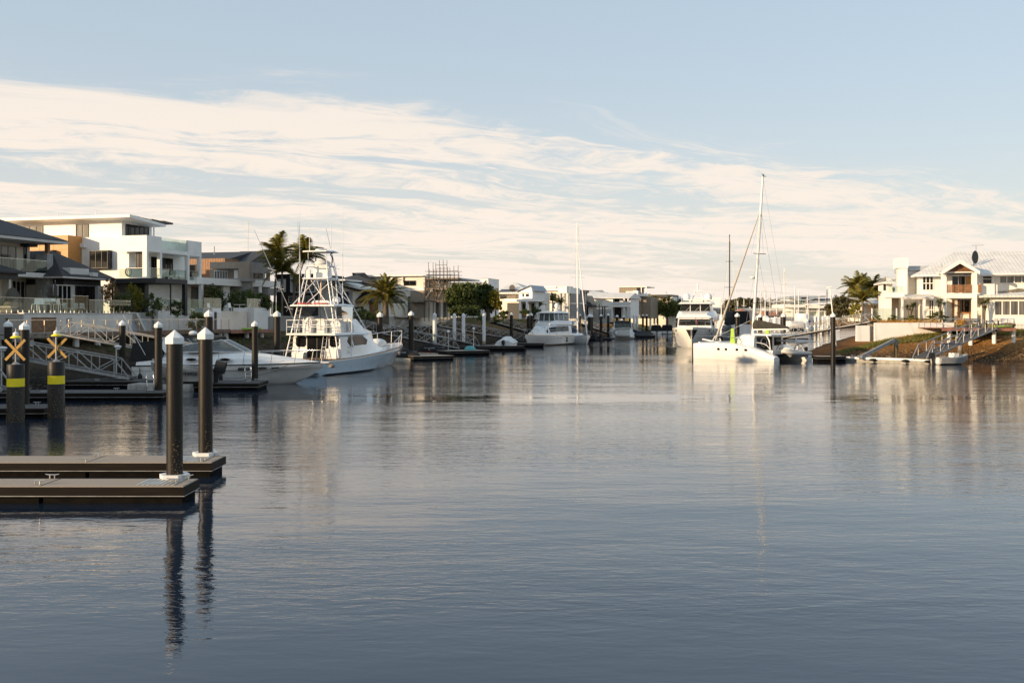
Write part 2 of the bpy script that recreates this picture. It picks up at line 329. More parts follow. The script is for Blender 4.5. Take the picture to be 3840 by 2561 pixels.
def make_ground():
    def axis(a, b, st, lo, hi, gr=1.22):
        c = list(np.arange(a, b + st / 2, st)); s = st
        left = []; x = a
        while x > lo: s *= gr; x -= s; left.append(x)
        s = st; right = []; x = c[-1]
        while x < hi: s *= gr; x += s; right.append(x)
        return np.array(left[::-1] + c + right)
    xs = axis(-44, 70, 0.85, -5500, 5500); ys = axis(52, 190, 0.85, -150, 9000, 1.10)
    X, Y = np.meshgrid(xs, ys); P = np.c_[X.ravel(), Y.ravel()]; Z = ground_z(P); nx, ny = len(xs), len(ys)
    fs = [(j * nx + i, j * nx + i + 1, (j + 1) * nx + i + 1, (j + 1) * nx + i) for j in range(ny - 1) for i in range(nx - 1)]
    b = MB(); b.v = [tuple(p) for p in np.c_[P, Z]]; b.f = fs
    m = bpy.data.materials.new('bank_ground'); m.use_nodes = True; t = m.node_tree; p = t.nodes['Principled BSDF']; p.inputs['Roughness'].default_value = 0.92; p.inputs['Specular IOR Level'].default_value = 0.2
    g = nd(t, 'ShaderNodeTexCoord'); s = nd(t, 'ShaderNodeSeparateXYZ'); t.links.new(g.outputs['Object'], s.inputs[0])
    n1 = nd(t, 'ShaderNodeTexNoise', i_Scale=0.5, i_Detail=6.0, i_Roughness=0.65); t.links.new(g.outputs['Object'], n1.inputs['Vector'])
    n2 = nd(t, 'ShaderNodeTexNoise', i_Scale=3.5, i_Detail=5.0, i_Roughness=0.7); t.links.new(g.outputs['Object'], n2.inputs['Vector'])
    hz = math_(t, 'ADD', s.outputs[2], math_(t, 'MULTIPLY_ADD', n1.outputs['Fac'], 1.6, -0.8))
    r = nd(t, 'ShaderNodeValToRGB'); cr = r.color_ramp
    stops = [(0.0, (0.018, 0.013, 0.008)), (0.16, (0.038, 0.025, 0.012)), (0.34, (0.095, 0.058, 0.025)), (0.52, (0.15, 0.105, 0.052)), (0.66, (0.13, 0.105, 0.045)), (0.80, (0.10, 0.095, 0.035))]  # mud tones, darkened to carry the left bank's shade as well
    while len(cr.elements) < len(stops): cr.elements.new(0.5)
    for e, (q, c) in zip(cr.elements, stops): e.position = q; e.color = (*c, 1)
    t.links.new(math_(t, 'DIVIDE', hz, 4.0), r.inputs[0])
    tan = nd(t, 'ShaderNodeMixRGB', blend_type='MULTIPLY'); t.links.new(smooth(t, s.outputs[0], 12.0, 26.0), tan.inputs[0]); t.links.new(r.outputs[0], tan.inputs[1]); tan.inputs[2].default_value = (3.9, 2.95, 1.85, 1)  # tan soil on the right bank, with its sunlit brightness painted in
    mx = nd(t, 'ShaderNodeMixRGB', blend_type='MULTIPLY', i_0=0.85); t.links.new(tan.outputs[0], mx.inputs[1])
    rr = nd(t, 'ShaderNodeValToRGB'); t.links.new(n2.outputs['Fac'], rr.inputs[0]); rr.color_ramp.elements[0].color = (0.25, 0.25, 0.25, 1); rr.color_ramp.elements[0].position = 0.35; rr.color_ramp.elements[1].color = (1.3, 1.3, 1.3, 1); rr.color_ramp.elements[1].position = 0.7
    t.links.new(rr.outputs[0], mx.inputs[2]); t.links.new(mx.outputs[0], p.inputs['Base Color'])
    bp = nd(t, 'ShaderNodeBump', i_Strength=1.0, i_Distance=0.35); t.links.new(n2.outputs['Fac'], bp.inputs['Height']); t.links.new(bp.outputs[0], p.inputs['Normal'])
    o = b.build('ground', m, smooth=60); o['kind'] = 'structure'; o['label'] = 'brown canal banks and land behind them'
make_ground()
def gz(x, y): return float(ground_z([(x, y)])[0])
# ---------------------------------------------------------------- piles
def make_pile(base, top, r, label, group='mooring piles', white=False, bot=-2.5, cap=0.84):
    t = thing('mooring_pile', label, 'pile', (base[0], base[1], 0), random.uniform(0, 0.5), group)
    ch = cap * r * 2.1; rc = r * 1.14
    if white:
        MB().lathe([(r * 0.86, bot), (r * 0.86, 1.02)], 16).build('bare_timber', oldtim, t, smooth=50)
        MB().lathe([(r, 0.9), (r, top - ch)], 18).build('sleeve', pilewht, t, smooth=50)
        MB().lathe([(r * 1.03, 0.62), (r * 1.02, 0.93)], 18).build('tide_stain', MAT['tide_stain'], t, smooth=50)
        MB().lathe([(r * 1.04, top - ch), (r * 1.04, top - ch * 0.6), (0.012, top)], 10).build('pile_cap', capwhite, t)
    else:
        MB().lathe([(r, bot), (r, top - ch)], 28).build('sleeve', pileblk, t, smooth=50)
        MB().lathe([(rc, top - ch), (rc * 1.015, top - ch + 0.01), (rc, top - ch * 0.56), (rc * 0.05, top - 0.004), (0.004, top)], 8).build('pile_cap', capwhite, t)
    return t
mat('tide_stain', (0.42, 0.33, 0.18), 0.8, var=0.3, scale=8)
def barn(t, r, z0, z1, n, a0, a1, s=0.03):
    b = MB()
    for i in range(n):
        a = random.uniform(a0, a1); z = z0 + (z1 - z0) * random.random() ** 1.6; q = random.uniform(0.4, 1) * s
        b.ell((math.cos(a) * r, math.sin(a) * r, z), (q, q, q * 0.9), 5, 3)
    o = b.build('barnacles', barnacle, t, smooth=60); o['kind'] = 'stuff'
DECK = 0.40
def zpx(py, Y): return EYE + (HZ - py) / F * Y
def xpx(px, Y): return (px - CX) / F * Y
def pile_at(px, top, Y, dia, label, **k):
    return make_pile((xpx(px, Y), Y), zpx(top, Y), dia / 2, label, **k)
q = pile_at(655, 1237, 23.5, 0.375, 'tall black pile with white cap behind the nearest pontoon end', bot=-2)
barn(q, 0.187, DECK, 1.35, 90, -1.7, -0.2, 0.02)
q = pile_at(771, 1227, 27.3, 0.375, 'tall black pile with white cap on the second pontoon from the front', bot=-2)
barn(q, 0.187, DECK, 1.3, 70, -1.6, -0.1, 0.02)
PILES = [  # column, top row, distance, diameter, label
    (31, 1201, 58, 0.43, 'black pile with white cap at the far left edge beside the marker post'),
    (92, 1206, 43.4, 0.40, 'black pile with white cap just right of the left channel marker, side lit'),
    (459, 1200, 69, 0.43, 'black pile with white cap behind the lower end of the near gangway'),
    (594, 1204, 51.7, 0.39, 'black pile with white cap beside the steel ladder and the open runabout'),
    (783, 1162, 66.5, 0.52, 'tall black pile showing above the second near pile, before the deck railing'),
    (956, 1203, 60, 0.38, 'black pile with white cap in front of the white cruiser bow'),
    (1039, 1165, 69.5, 0.47, 'black pile with white cap left of the game boat tower'),
    (1425, 1169, 95, 0.56, 'black pile with white cap just behind the game boat bow rail'),
    (1542, 1166, 103, 0.54, 'black pile with white cap behind the two covered jet skis'),
    (1918, 1172, 143, 0.45, 'black pile with white cap behind the covered runabout'),
    (1981, 1173, 150, 0.48, 'left one of a close pair of black piles beside the flybridge cruiser'),
    (1993, 1174, 156, 0.46, 'right one of a close pair of black piles beside the flybridge cruiser'),
    (2175, 1177, 176, 0.42, 'black pile with white cap right behind the sloop mast'),
    (2211, 1177, 180, 0.66, 'left pile of a close pair right of the sloop'),
    (2218, 1179, 186, 0.60, 'right pile of a close pair right of the sloop'),
    (2254, 1178, 190, 0.5, 'black pile midway between the sloop and the express cruiser'),
    (2281, 1175, 194, 0.52, 'black pile with a finial just left of the express cruiser'),
    (2314, 1180, 215, 0.6, 'black pile behind the express cruiser, leftmost of three'),
    (2339, 1183, 225, 0.5, 'black pile behind the express cruiser, middle of three'),
    (2362, 1183, 230, 0.48, 'black pile behind the express cruiser, rightmost of three'),
    (2411, 1178, 236, 0.5, 'left black pile right of the express cruiser among white ones'),
    (2425, 1178, 240, 0.5, 'right black pile right of the express cruiser among white ones'),
    (2765, 1173, 138, 0.62, 'black pile with white cap right of the big motor yacht'),
    (2851, 1175, 128, 0.58, 'black pile with white cap behind the catamaran boom middle'),
    (2938, 1173, 122, 0.58, 'black pile with white cap at the end of the catamaran boom'),
    (3124, 1172.6, 92.5, 0.45, 'black pile with white cap standing before the right brown bank')]
for a in PILES: pile_at(a[0], a[1], a[2], a[3], a[4])
ORD = 'first second third fourth fifth sixth seventh eighth ninth'.split()
WP = [(1630, 1172, 119, 0.46, 'leftmost of the four white piles beside the jet skis'), (1704, 1174, 128, 0.45, 'second of the four white piles beside the jet skis'),
      (1738, 1174, 128, 0.45, 'third of the four white piles beside the jet skis'), (1815, 1174, 134, 0.44, 'rightmost of the four white piles, left of the covered runabout'),
      (2378, 1178, 226, 0.62, 'left of two white piles beside the express cruiser stern'), (2389, 1178, 228, 0.62, 'right of two white piles beside the express cruiser stern')]
for i, x in enumerate((2439, 2454, 2465, 2484, 2497, 2513)):
    WP.append((x, 1180, 245 + 5 * i, 0.52, '%s of the six white piles left of the big motor yacht' % ('first second third fourth fifth sixth'.split()[i])))
for i, (x, t, Y) in enumerate([(2705, 1178, 170), (2831, 1184, 165), (2881, 1189, 168), (2888, 1190, 175), (2895, 1189, 182), (2906, 1186, 168), (2913, 1187, 175), (2922, 1188, 182), (3044, 1184, 240), (3057, 1183, 230), (3061, 1184, 240), (3070, 1185, 250), (3086, 1184, 235), (3091, 1184, 245), (3096, 1184, 255), (3103, 1184, 250), (3109, 1185, 265)]):
    WP.append((x, t, Y, 0.6 if x < 3000 else 0.55, 'white pile just right of the big motor yacht' if i == 0 else ('white pile just right of the catamaran mast' if i == 1 else ('white pile, %s of six in the row above the catamaran boom' % ORD[i - 2] if i < 8 else 'white pile, %s of nine in the row left of the right bank trees' % ORD[i - 8]))))
for i, a in enumerate(WP):
    pile_at(a[0], a[1], a[2], a[3], a[4], white=True, group='white marina piles' if i > 11 else 'white piles')

# ---------------------------------------------------------------- pontoons
def cleat(t, x, y, z, rz=0.0, s=0.85):
    b = MB(); c, d = math.cos(rz), math.sin(rz)
    P = lambda u, h: (x + u * c * s, y + u * d * s, z + h * s)
    b.tube([P(-0.19, 0.125), P(-0.10, 0.105), P(0.10, 0.105), P(0.19, 0.125)], [0.012 * s, 0.020 * s, 0.020 * s, 0.012 * s], 6)
    for u in (-0.065, 0.065): b.tube([P(u, 0), P(u, 0.10)], 0.017 * s, 6)
    return b.build('cleat', alu, t, smooth=60)
def pontoon(label, x0, x1, y0, y1, rz=0.0, z=DECK, cleats=(), grate=None, dmat=None):
    cx, cy = (x0 + x1) / 2, (y0 + y1) / 2; a, b_ = (x1 - x0) / 2, (y1 - y0) / 2
    t = thing('pontoon', label, 'pontoon', (cx, cy, 0), rz, 'floating pontoons')
    ch = 0.02
    MB().loft([[(-a, -b_, z - 0.07), (a, -b_, z - 0.07), (a, b_, z - 0.07), (-a, b_, z - 0.07)], [(-a, -b_, z - 0.012), (a, -b_, z - 0.012), (a, b_, z - 0.012), (-a, b_, z - 0.012)],
               [(-a + ch, -b_ + ch, z), (a - ch, -b_ + ch, z), (a - ch, b_ - ch, z), (-a + ch, b_ - ch, z)]]).build('deck', dmat or concdeck, t)
    MB().box(-a - 0.025, a + 0.025, -b_ - 0.025, b_ + 0.025, z - 0.21, z - 0.02).build('waler', fasciat, t)
    MB().box(-a - 0.035, a + 0.035, -b_ - 0.035, b_ + 0.035, z - 0.228, z - 0.212).build('rub_strip', alud, t)
    n = max(1, int((x1 - x0) / 3.2)); L_ = 2 * a / n
    for i in range(n):
        MB().box(-a + i * L_ + 0.05, -a + (i + 1) * L_ - 0.05, -b_ + 0.08, b_ - 0.08, -0.45, z - 0.23).build('float', concdark, t)
    for i in range(1, n):
        MB().box(-a + i * L_ - 0.012, -a + i * L_ + 0.012, -b_ + 0.03, b_ - 0.03, z + 0.001, z + 0.005).build('joint_strip', rubber, t)
    for (u, v, r) in cleats: cleat(t, u - cx, v - cy, z, r)
    if grate:
        g0, g1 = grate
        for i in range(8):
            u = g0 + (g1 - g0) * i / 8; MB().box(u - cx, u - cx + (g1 - g0) / 11, -b_ + 0.12, b_ - 0.1, z + 0.002, z + 0.014).build('grating_slat', alu, t)
    return t
def wc(px, py, z=DECK): p = wat(px, py, z); return (p.x, p.y)
t = pontoon('nearest black-sided pontoon with tan deck, left foreground', -30, -7.38, 22.35, 23.42, 0.0, cleats=[(*wc(196, 1794), 0), (*wc(140, 1817), 0), (*wc(651, 1810), 0), (-7.62, 23.3, 0)], grate=(-8.5, -7.6))
col = MB()
for k in range(6): 
    a0, a1 = k * math.pi / 3, (k + 1) * math.pi / 3; P = lambda a, r: (-7.96 + 18.69 + math.cos(a) * r, 23.5 - 22.885 + math.sin(a) * r)
    col.pz([P(a0, 0.23), P(a0, 0.36), P(a1, 0.36), P(a1, 0.23)], DECK + 0.005, DECK + 0.1)
col.build('pile_guide', capwhite, t)
t = pontoon('second black-sided pontoon from the front, behind the nearest', -34, -7.86, 26.0, 27.25, 0.0, cleats=[(*wc(314, 1733), 0), (*wc(362, 1712), 0), (*wc(762, 1727), 0), (-8.05, 27.15, 0)], grate=(-9.0, -8.1))
col = MB()
for k in range(6):
    a0, a1 = k * math.pi / 3, (k + 1) * math.pi / 3; P = lambda a, r: (-8.4 + 20.93 + math.cos(a) * r, 27.3 - 26.625 + math.sin(a) * r)
    col.pz([P(a0, 0.23), P(a0, 0.36), P(a1, 0.36), P(a1, 0.23)], DECK + 0.005, DECK + 0.1)
col.build('pile_guide', capwhite, t)
darkdeck = mat('dark_pontoon_deck', (0.07, 0.066, 0.062), 0.85, var=0.12, scale=30)
pontoon('dark pontoon behind the left channel marker post', -45, -19.5, 41.0, 43.1, 0.03, cleats=[(-20.6, 42.9, 0), (-22, 41.2, 0)], dmat=darkdeck)
pontoon('long dark pontoon with steel ladder beside the open runabout', -48, -17.55, 49.4, 51.6, 0.03, cleats=[(-20.5, 51.3, 0), (-23.5, 49.6, 0), (-25, 51.3, 0)], dmat=darkdeck)
pontoon('dark landing pontoon at the foot of the near gangway', -26.5, -19.3, 58.6, 61.2, 0.0, cleats=[(-24.5, 58.8, 0), (-21, 58.8, 0)], dmat=darkdeck)
pontoon('dark pontoon end with ladder before the white cruiser bow', -20.5, -14.6, 56.8, 59.7, 0.05, cleats=[(-15.2, 59.3, 0)], dmat=darkdeck)
def ladder(p, rz, label):
    t = thing('dock_ladder', label, 'ladder', p, rz, 'steel dock ladders')
    for s in (-0.17, 0.17):
        MB().tube(catmull([(s, 0.25, 0.02), (s, 0.05, 0.05), (s, 0.0, 0.4), (s, 0.12, 0.8), (s * 0.55, 0.17, 0.86)], 5), 0.022, 8).build('rail', steel, t, smooth=60)
    for z in (0.08, 0.36, 0.62): MB().tube([(-0.17, 0.02, z), (0.17, 0.02, z)], 0.018, 8).build('rung', steel, t, smooth=60)
ladder((xpx(564, 50.6), 50.6, DECK + 0.005), 0.5, 'steel ladder folded up on the long dark pontoon')
ladder((xpx(931, 57.6), 57.6, DECK + 0.005), 0.4, 'steel ladder on the pontoon end before the white cruiser')

# ---------------------------------------------------------------- channel marker posts
def marker(px, Y, top, r, cz, dx, label, back):
    x = xpx(px, Y); t = thing('channel_marker', label, 'marker post', (x, Y, 0), 0, 'channel marker posts'); s = Y / F
    zt = zpx(top, Y)
    MB().lathe([(r, -2.5), (r, zt - 0.02), (r * 0.96, zt)], 32).build('post', black if False else pileblk, t, smooth=50)
    zb = zpx(top + 83, Y); MB().lathe([(r * 1.006, zb), (r * 1.006, zb + 31 * s)], 32).build('yellow_band', yellow, t, smooth=50)
    pole = MB().tube([(0, 0, zt), (0, 0, zpx(cz - 46, Y))], 0.03, 10); pole.lathe([(0.16, zt), (0.05, zt + 0.10)], 12); pole.build('pole', alud, t, smooth=50)
    zc = zpx(cz, Y); yb = 0.06 if back else -0.06
    for sg in (1, -1):
        u = Vector((math.cos(math.radians(46 * sg)), 0, math.sin(math.radians(46 * sg)))); vv = Vector((-u.z, 0, u.x)); hl = 0.56; hw = 0.052; yy = yb + (0.008 if sg > 0 else -0.008)
        c = Vector((0, yy, zc)); b = MB()
        b.ext([c - u * hl - vv * hw, c + u * hl - vv * hw, c + u * hl + vv * hw, c - u * hl + vv * hw], (0, 0.014, 0)).build('cross_board', yellowd, t)
    zl = zpx(cz - 46, Y)
    MB().lathe([(0.21, zl - 0.015), (0.21, zl), (0.14, zl + 0.06), (0.10, zl + 0.075)], 20).build('lantern_base', yellow, t, smooth=40)
    MB().lathe([(0.10, zl + 0.07), (0.11, zl + 0.16), (0.07, zl + 0.2), (0.012, zl + 0.24), (0.010, zl + 0.36)], 16).build('lantern', capwhite, t, smooth=40)
    barn(t, r, 0.05, 1.4, 160, -3.0, 0.2, 0.03)
marker(59, 39.6, 1366, 0.33, 1312, 0, 'left channel marker post with yellow band and yellow cross', False)
marker(211, 41.3, 1356, 0.33, 1305, 0, 'right channel marker post with yellow band and yellow cross', True)

# ---------------------------------------------------------------- gangways
GN = [0]
def gangway(lo, hi, label, w=1.25, h=1.05, n=8, detail=True, m=None):
    lo, hi = Vector(lo), Vector(hi); d = hi - lo; Ln = d.length; a = math.atan2(d.y, d.x); m = m or alud
    t = thing('gangway', label, 'gangway', lo, a, 'aluminium truss gangways')
    rise = d.z; run = math.hypot(d.x, d.y); P = lambda u, v, z: (u * run, v, u * rise + z)
    MB().loft([[P(0, -w / 2, 0.02), P(0, w / 2, 0.02), P(0, w / 2, 0.07), P(0, -w / 2, 0.07)], [P(1, -w / 2, 0.02), P(1, w / 2, 0.02), P(1, w / 2, 0.07), P(1, -w / 2, 0.07)]]).build('walkway', darkdeck if detail else alud, t)
    e = 0.6 / n
    for s in (-1, 1):
        v = s * (w / 2 + 0.04); c = MB()
        c.bar(P(0, v, 0.03), P(1, v, 0.03), 0.07, 0.13); c.bar(P(e, v, h), P(1 - e, v, h), 0.07, 0.07)
        c.bar(P(0, v, 0.05), P(e, v, h), 0.07); c.bar(P(1 - e, v, h), P(1, v, 0.05), 0.07)
        side = None
        if detail:
            side = c.build('side_truss', m, t)
        us = [e + (1 - 2 * e) * i / n for i in range(n + 1)]
        for i in range(n + 1):
            q = MB() if detail else c; q.bar(P(us[i], v, 0.08), P(us[i], v, h - 0.03), 0.05)
            if detail: q.build('strut', m, side)
            if i < n:
                q = MB() if detail else c
                if i % 2: q.bar(P(us[i], v, 0.06), P(us[i + 1], v, h - 0.02), 0.055)
                else: q.bar(P(us[i], v, h - 0.02), P(us[i + 1], v, 0.06), 0.055)
                if detail: q.build('strut', m, side)
        if not detail: c.build('side_truss', m, t)
    return t
gangway((-19.4, 72.5, 0.45), (-32.4, 71.6, 2.95), 'upper left gangway sloping down from the timber deck behind the cruiser', n=9)
gangway((-22.9, 60.2, 0.46), (-36.6, 59.5, 3.0), 'near left gangway with hoses, landing behind the channel markers', n=9)
gangway((-25.6, 50.6, 0.46), (-37.5, 50.3, 2.6), 'lowest left gangway cut by the left edge of the picture', n=8)
gangway((-6.7, 118, 0.45), (-17.2, 106.5, 2.95), 'gangway behind the jet skis ending at the first white pile', n=9)
gangway((-4.6, 129, 0.45), (-14.0, 119, 2.95), 'gangway behind the white piles ending near the teal cover', n=9)
gangway((2.0, 148, 0.45), (-10.2, 133, 2.95), 'gangway ending behind the covered runabout', n=9)
gangway((6.4, 168, 0.45), (-2.9, 151, 3.3), 'gangway starting at the white garden wall left of the flybridge cruiser', n=9)
gangway((15.5, 190, 0.45), (4.5, 176, 3.0), 'distant gangway right behind the sloop', n=9, detail=False, m=alu)
gangway((20.5, 203, 0.45), (11.5, 190, 3.3), 'distant pale gangway between the sloop and the express cruiser', n=9, detail=False, m=alu)
gangway((30, 228, 0.45), (21, 214, 3.0), 'distant gangway behind the express cruiser', n=9, detail=False)
gangway((27.5, 124, 0.45), (38.3, 105.2, 3.65), 'long gangway from the right bank wall behind the catamaran', n=12)
gangway((36.4, 88.9, 0.45), (46.9, 97.6, 3.02), 'gangway from the red timber deck down to the right pontoon', n=8)

# lamps on the docks
def dock_lamp(x, y, z0, h, label, globe=True):
    t = thing('dock_lamp', label, 'lamp', (x, y, z0), 0, 'dock lamps')
    MB().tube([(0, 0, 0), (0, 0, h)], 0.05, 8).build('post', alu, t, smooth=60)
    if globe: MB().ell((0, 0, h + 0.16), (0.18, 0.18, 0.18), 12, 8).build('globe', capwhite, t, smooth=60)
    else:
        MB().lathe([(0.12, h - 0.16), (0.16, h - 0.05), (0.22, h), (0.17, h + 0.06), (0.05, h + 0.08)], 14, (0.1, 0)).build('lamp_head', capwhite, t, smooth=40)
dock_lamp(xpx(436, 60.5), 60.5, 0.4, zpx(1300, 60.5) - 0.4, 'pale bollard lamp on a post at the gangway foot, left', False)
dock_lamp(xpx(5, 55), 55, 0.4, zpx(1305, 55) - 0.4, 'pale bollard lamp at the left picture edge', False)
dock_lamp(xpx(1681, 113), 113, 0.4, zpx(1249, 113) - 0.4, 'globe lamp on a post beside the second jet ski')
dock_lamp(xpx(1776, 122), 122, 0.4, zpx(1238, 122) - 0.4, 'globe lamp on a post beside the teal cover')

# right bank dock
t = thing('pontoon', 'low pale-edged pontoon with black fenders below the right bank', 'pontoon', (0, 0, 0), 0, 'floating pontoons')
a, b_ = Vector((31.3, 94.6, 0)), Vector((37.6, 88.2, 0)); dd = (b_ - a).normalized(); nn = Vector((-dd.y, dd.x, 0))
if nn.y < 0: nn = -nn
def strip(o, n0, n1, z0, z1, m, e=0.0):
    MB().pz([tuple((a - dd * e + nn * n0)[:2]), tuple((b_ + dd * e + nn * n0)[:2]), tuple((b_ + dd * e + nn * n1)[:2]), tuple((a - dd * e + nn * n1)[:2])], z0, z1).build(o, m, t)
strip('deck', 0, 1.6, 0.22, 0.40, concdeck); strip('edge_board', -0.05, -0.004, 0.24, 0.42, capwhite, 0.02); strip('float', 0.1, 1.5, -0.4, 0.215, floatg)
for u in (0.03, 0.36, 0.70, 0.93):
    c = a.lerp(b_, u) - nn * 0.16; MB().ell((c.x, c.y, 0.22), (0.42, 0.18, 0.14), 10, 6).build('fender', rubber, t, smooth=60)
for u in (0.12, 0.3, 0.5, 0.8): c = a.lerp(b_, u) + nn * 0.3; cleat(t, c.x, c.y, 0.42, math.atan2(dd.y, dd.x), 1.3)
for (px, py0, py1, Y, l) in ((3360, 1273, 1335, 96.5, 'short barnacled timber pile at the top of the grey boom'), (3601, 1293, 1341, 95.5, 'short barnacled timber pile under the right gangway')):
    x = xpx(px, Y); t = thing('timber_pile', l, 'pile', (x, Y, 0), 0, 'short timber piles'); g = gz(x, Y) - 0.4; z1 = zpx(py0, Y)
    MB().lathe([(0.21, g), (0.20, z1 - 0.55)], 14).build('lower_shaft', barnacle, t, smooth=50); MB().lathe([(0.21, z1 - 0.55), (0.20, z1), (0.19, z1 + 0.01)], 14).build('upper_shaft', oldtim, t, smooth=50)
t = thing('boom', 'grey aluminium boom leaning from the right pontoon to the timber pile', 'boom', wat(3224, 1341, 0.4), 0)
MB().bar(wat(3224, 1341, 0.4), at(3352, 1276, 96.2), 0.22, 0.3).build('beam', alud, t, world=True); MB().box(-0.2, 0.2, -0.15, 0.15, -0.02, 0.2).build('hinge_plate', alu, t)
pontoon('short dark pontoon between the catamaran stern and the right bank pile', 28.6, 31.2, 93.0, 95.0, -0.03, z=0.5)
pontoon('pale fingered pontoon under the two covered jet skis', -10.6, -6.2, 96.0, 99.3, 0.55, z=0.42)
pontoon('pontoon carrying the teal cover, pale fascia', -8.2, -2.9, 108.5, 111.8, 0.5, z=0.5, dmat=concdeck)
pontoon('dark pontoon left of the covered runabout', -7.6, 1.5, 124.8, 127.2, 0.2, z=0.5, dmat=darkdeck)
pontoon('dark pontoon left of the flybridge cruiser bow', 0.5, 4.2, 138.5, 141.5, 0.2, z=0.5, dmat=darkdeck)
# ---------------------------------------------------------------- house frame: local x to the right (canal side), local y away from the camera
class HF:
    def __init__(s, name, label, px, Y, th=15.0, base=4.3, cat='house', group='canal houses'):
        s.th = math.radians(th); s.c, s.s = math.cos(s.th), math.sin(s.th); s.ox, s.oy = xpx(px, Y), Y; s.base = base
        s.t = thing(name, label, cat, (s.ox, s.oy, 0), -s.th, group)
    def X(s, px, y):
        r = (px - CX) / F; return (r * (s.oy + y * s.c) - s.ox - y * s.s) / (s.c + r * s.s)
    def Yl(s, px, x):
        r = (px - CX) / F; return (r * (s.oy - x * s.s) - s.ox - x * s.c) / (s.s - r * s.c)
    def D(s, x, y): return s.oy - x * s.s + y * s.c
    def Z(s, py, x, y): return zpx(py, s.D(x, y))
    def part(s, name, m, b, **k): return b.build(name, m, s.t, **k)
    def box(s, name, m, x0, x1, y0, y1, z0, z1): return MB().box(x0, x1, y0, y1, z0, z1).build(name, m, s.t)
    def win(s, pl, c, a0, a1, z0, z1, n=2, rows=1, gm=None, fm=None, fw=0.06, name='window'):
        if a1 < a0: a0, a1 = a1, a0
        gm = gm or glassd; fm = fm or charcoal; b = MB(); g = MB()
        def bx(mb, u0, u1, v0, v1, o0, o1):
            if pl == 'f': mb.box(u0, u1, c - o1, c - o0, v0, v1)
            elif pl == 's': mb.box(c + o0, c + o1, u0, u1, v0, v1)
            else: mb.box(c - o1, c - o0, u0, u1, v0, v1)
        bx(b, a0, a0 + fw, z0, z1, 0.003, 0.07); bx(b, a1 - fw, a1, z0, z1, 0.003, 0.07)
        bx(b, a0 + fw, a1 - fw, z0, z0 + fw, 0.003, 0.068); bx(b, a0 + fw, a1 - fw, z1 - fw, z1, 0.003, 0.068)
        for i in range(1, n):
            u = a0 + (a1 - a0) * i / n; bx(b, u - fw / 2, u + fw / 2, z0 + fw, z1 - fw, 0.003, 0.064)
        for i in range(1, rows):
            v = z0 + (z1 - z0) * i / rows; bx(b, a0 + fw, a1 - fw, v - fw / 2, v + fw / 2, 0.003, 0.060)
        f = b.build(name, fm, s.t)
        for i in range(n):
            u0 = a0 + (a1 - a0) * i / n + fw / 2; u1 = a0 + (a1 - a0) * (i + 1) / n - fw / 2
            p = MB(); bx(p, u0, u1, z0 + fw * 0.5, z1 - fw * 0.5, 0.006, 0.022); p.build('pane', gm, f)
        return f
    def glass(s, pl, c, a0, a1, z0, z1, n=3, rail=True, owner=None):
        if a1 < a0: a0, a1 = a1, a0
        own = owner or s.t
        for i in range(n):
            u0 = a0 + (a1 - a0) * i / n + 0.015; u1 = a0 + (a1 - a0) * (i + 1) / n - 0.015; p = MB()
            p.box(u0, u1, c, c + 0.012, z0, z1) if pl == 'f' else p.box(c, c + 0.012, u0, u1, z0, z1)
            p.build('glass_panel', clearg, own)
        if rail:
            r = MB(); r.box(a0, a1, c - 0.02, c + 0.03, z1 + 0.002, z1 + 0.03) if pl == 'f' else r.box(c - 0.02, c + 0.03, a0, a1, z1 + 0.002, z1 + 0.03)
            r.build('handrail', steel, own)

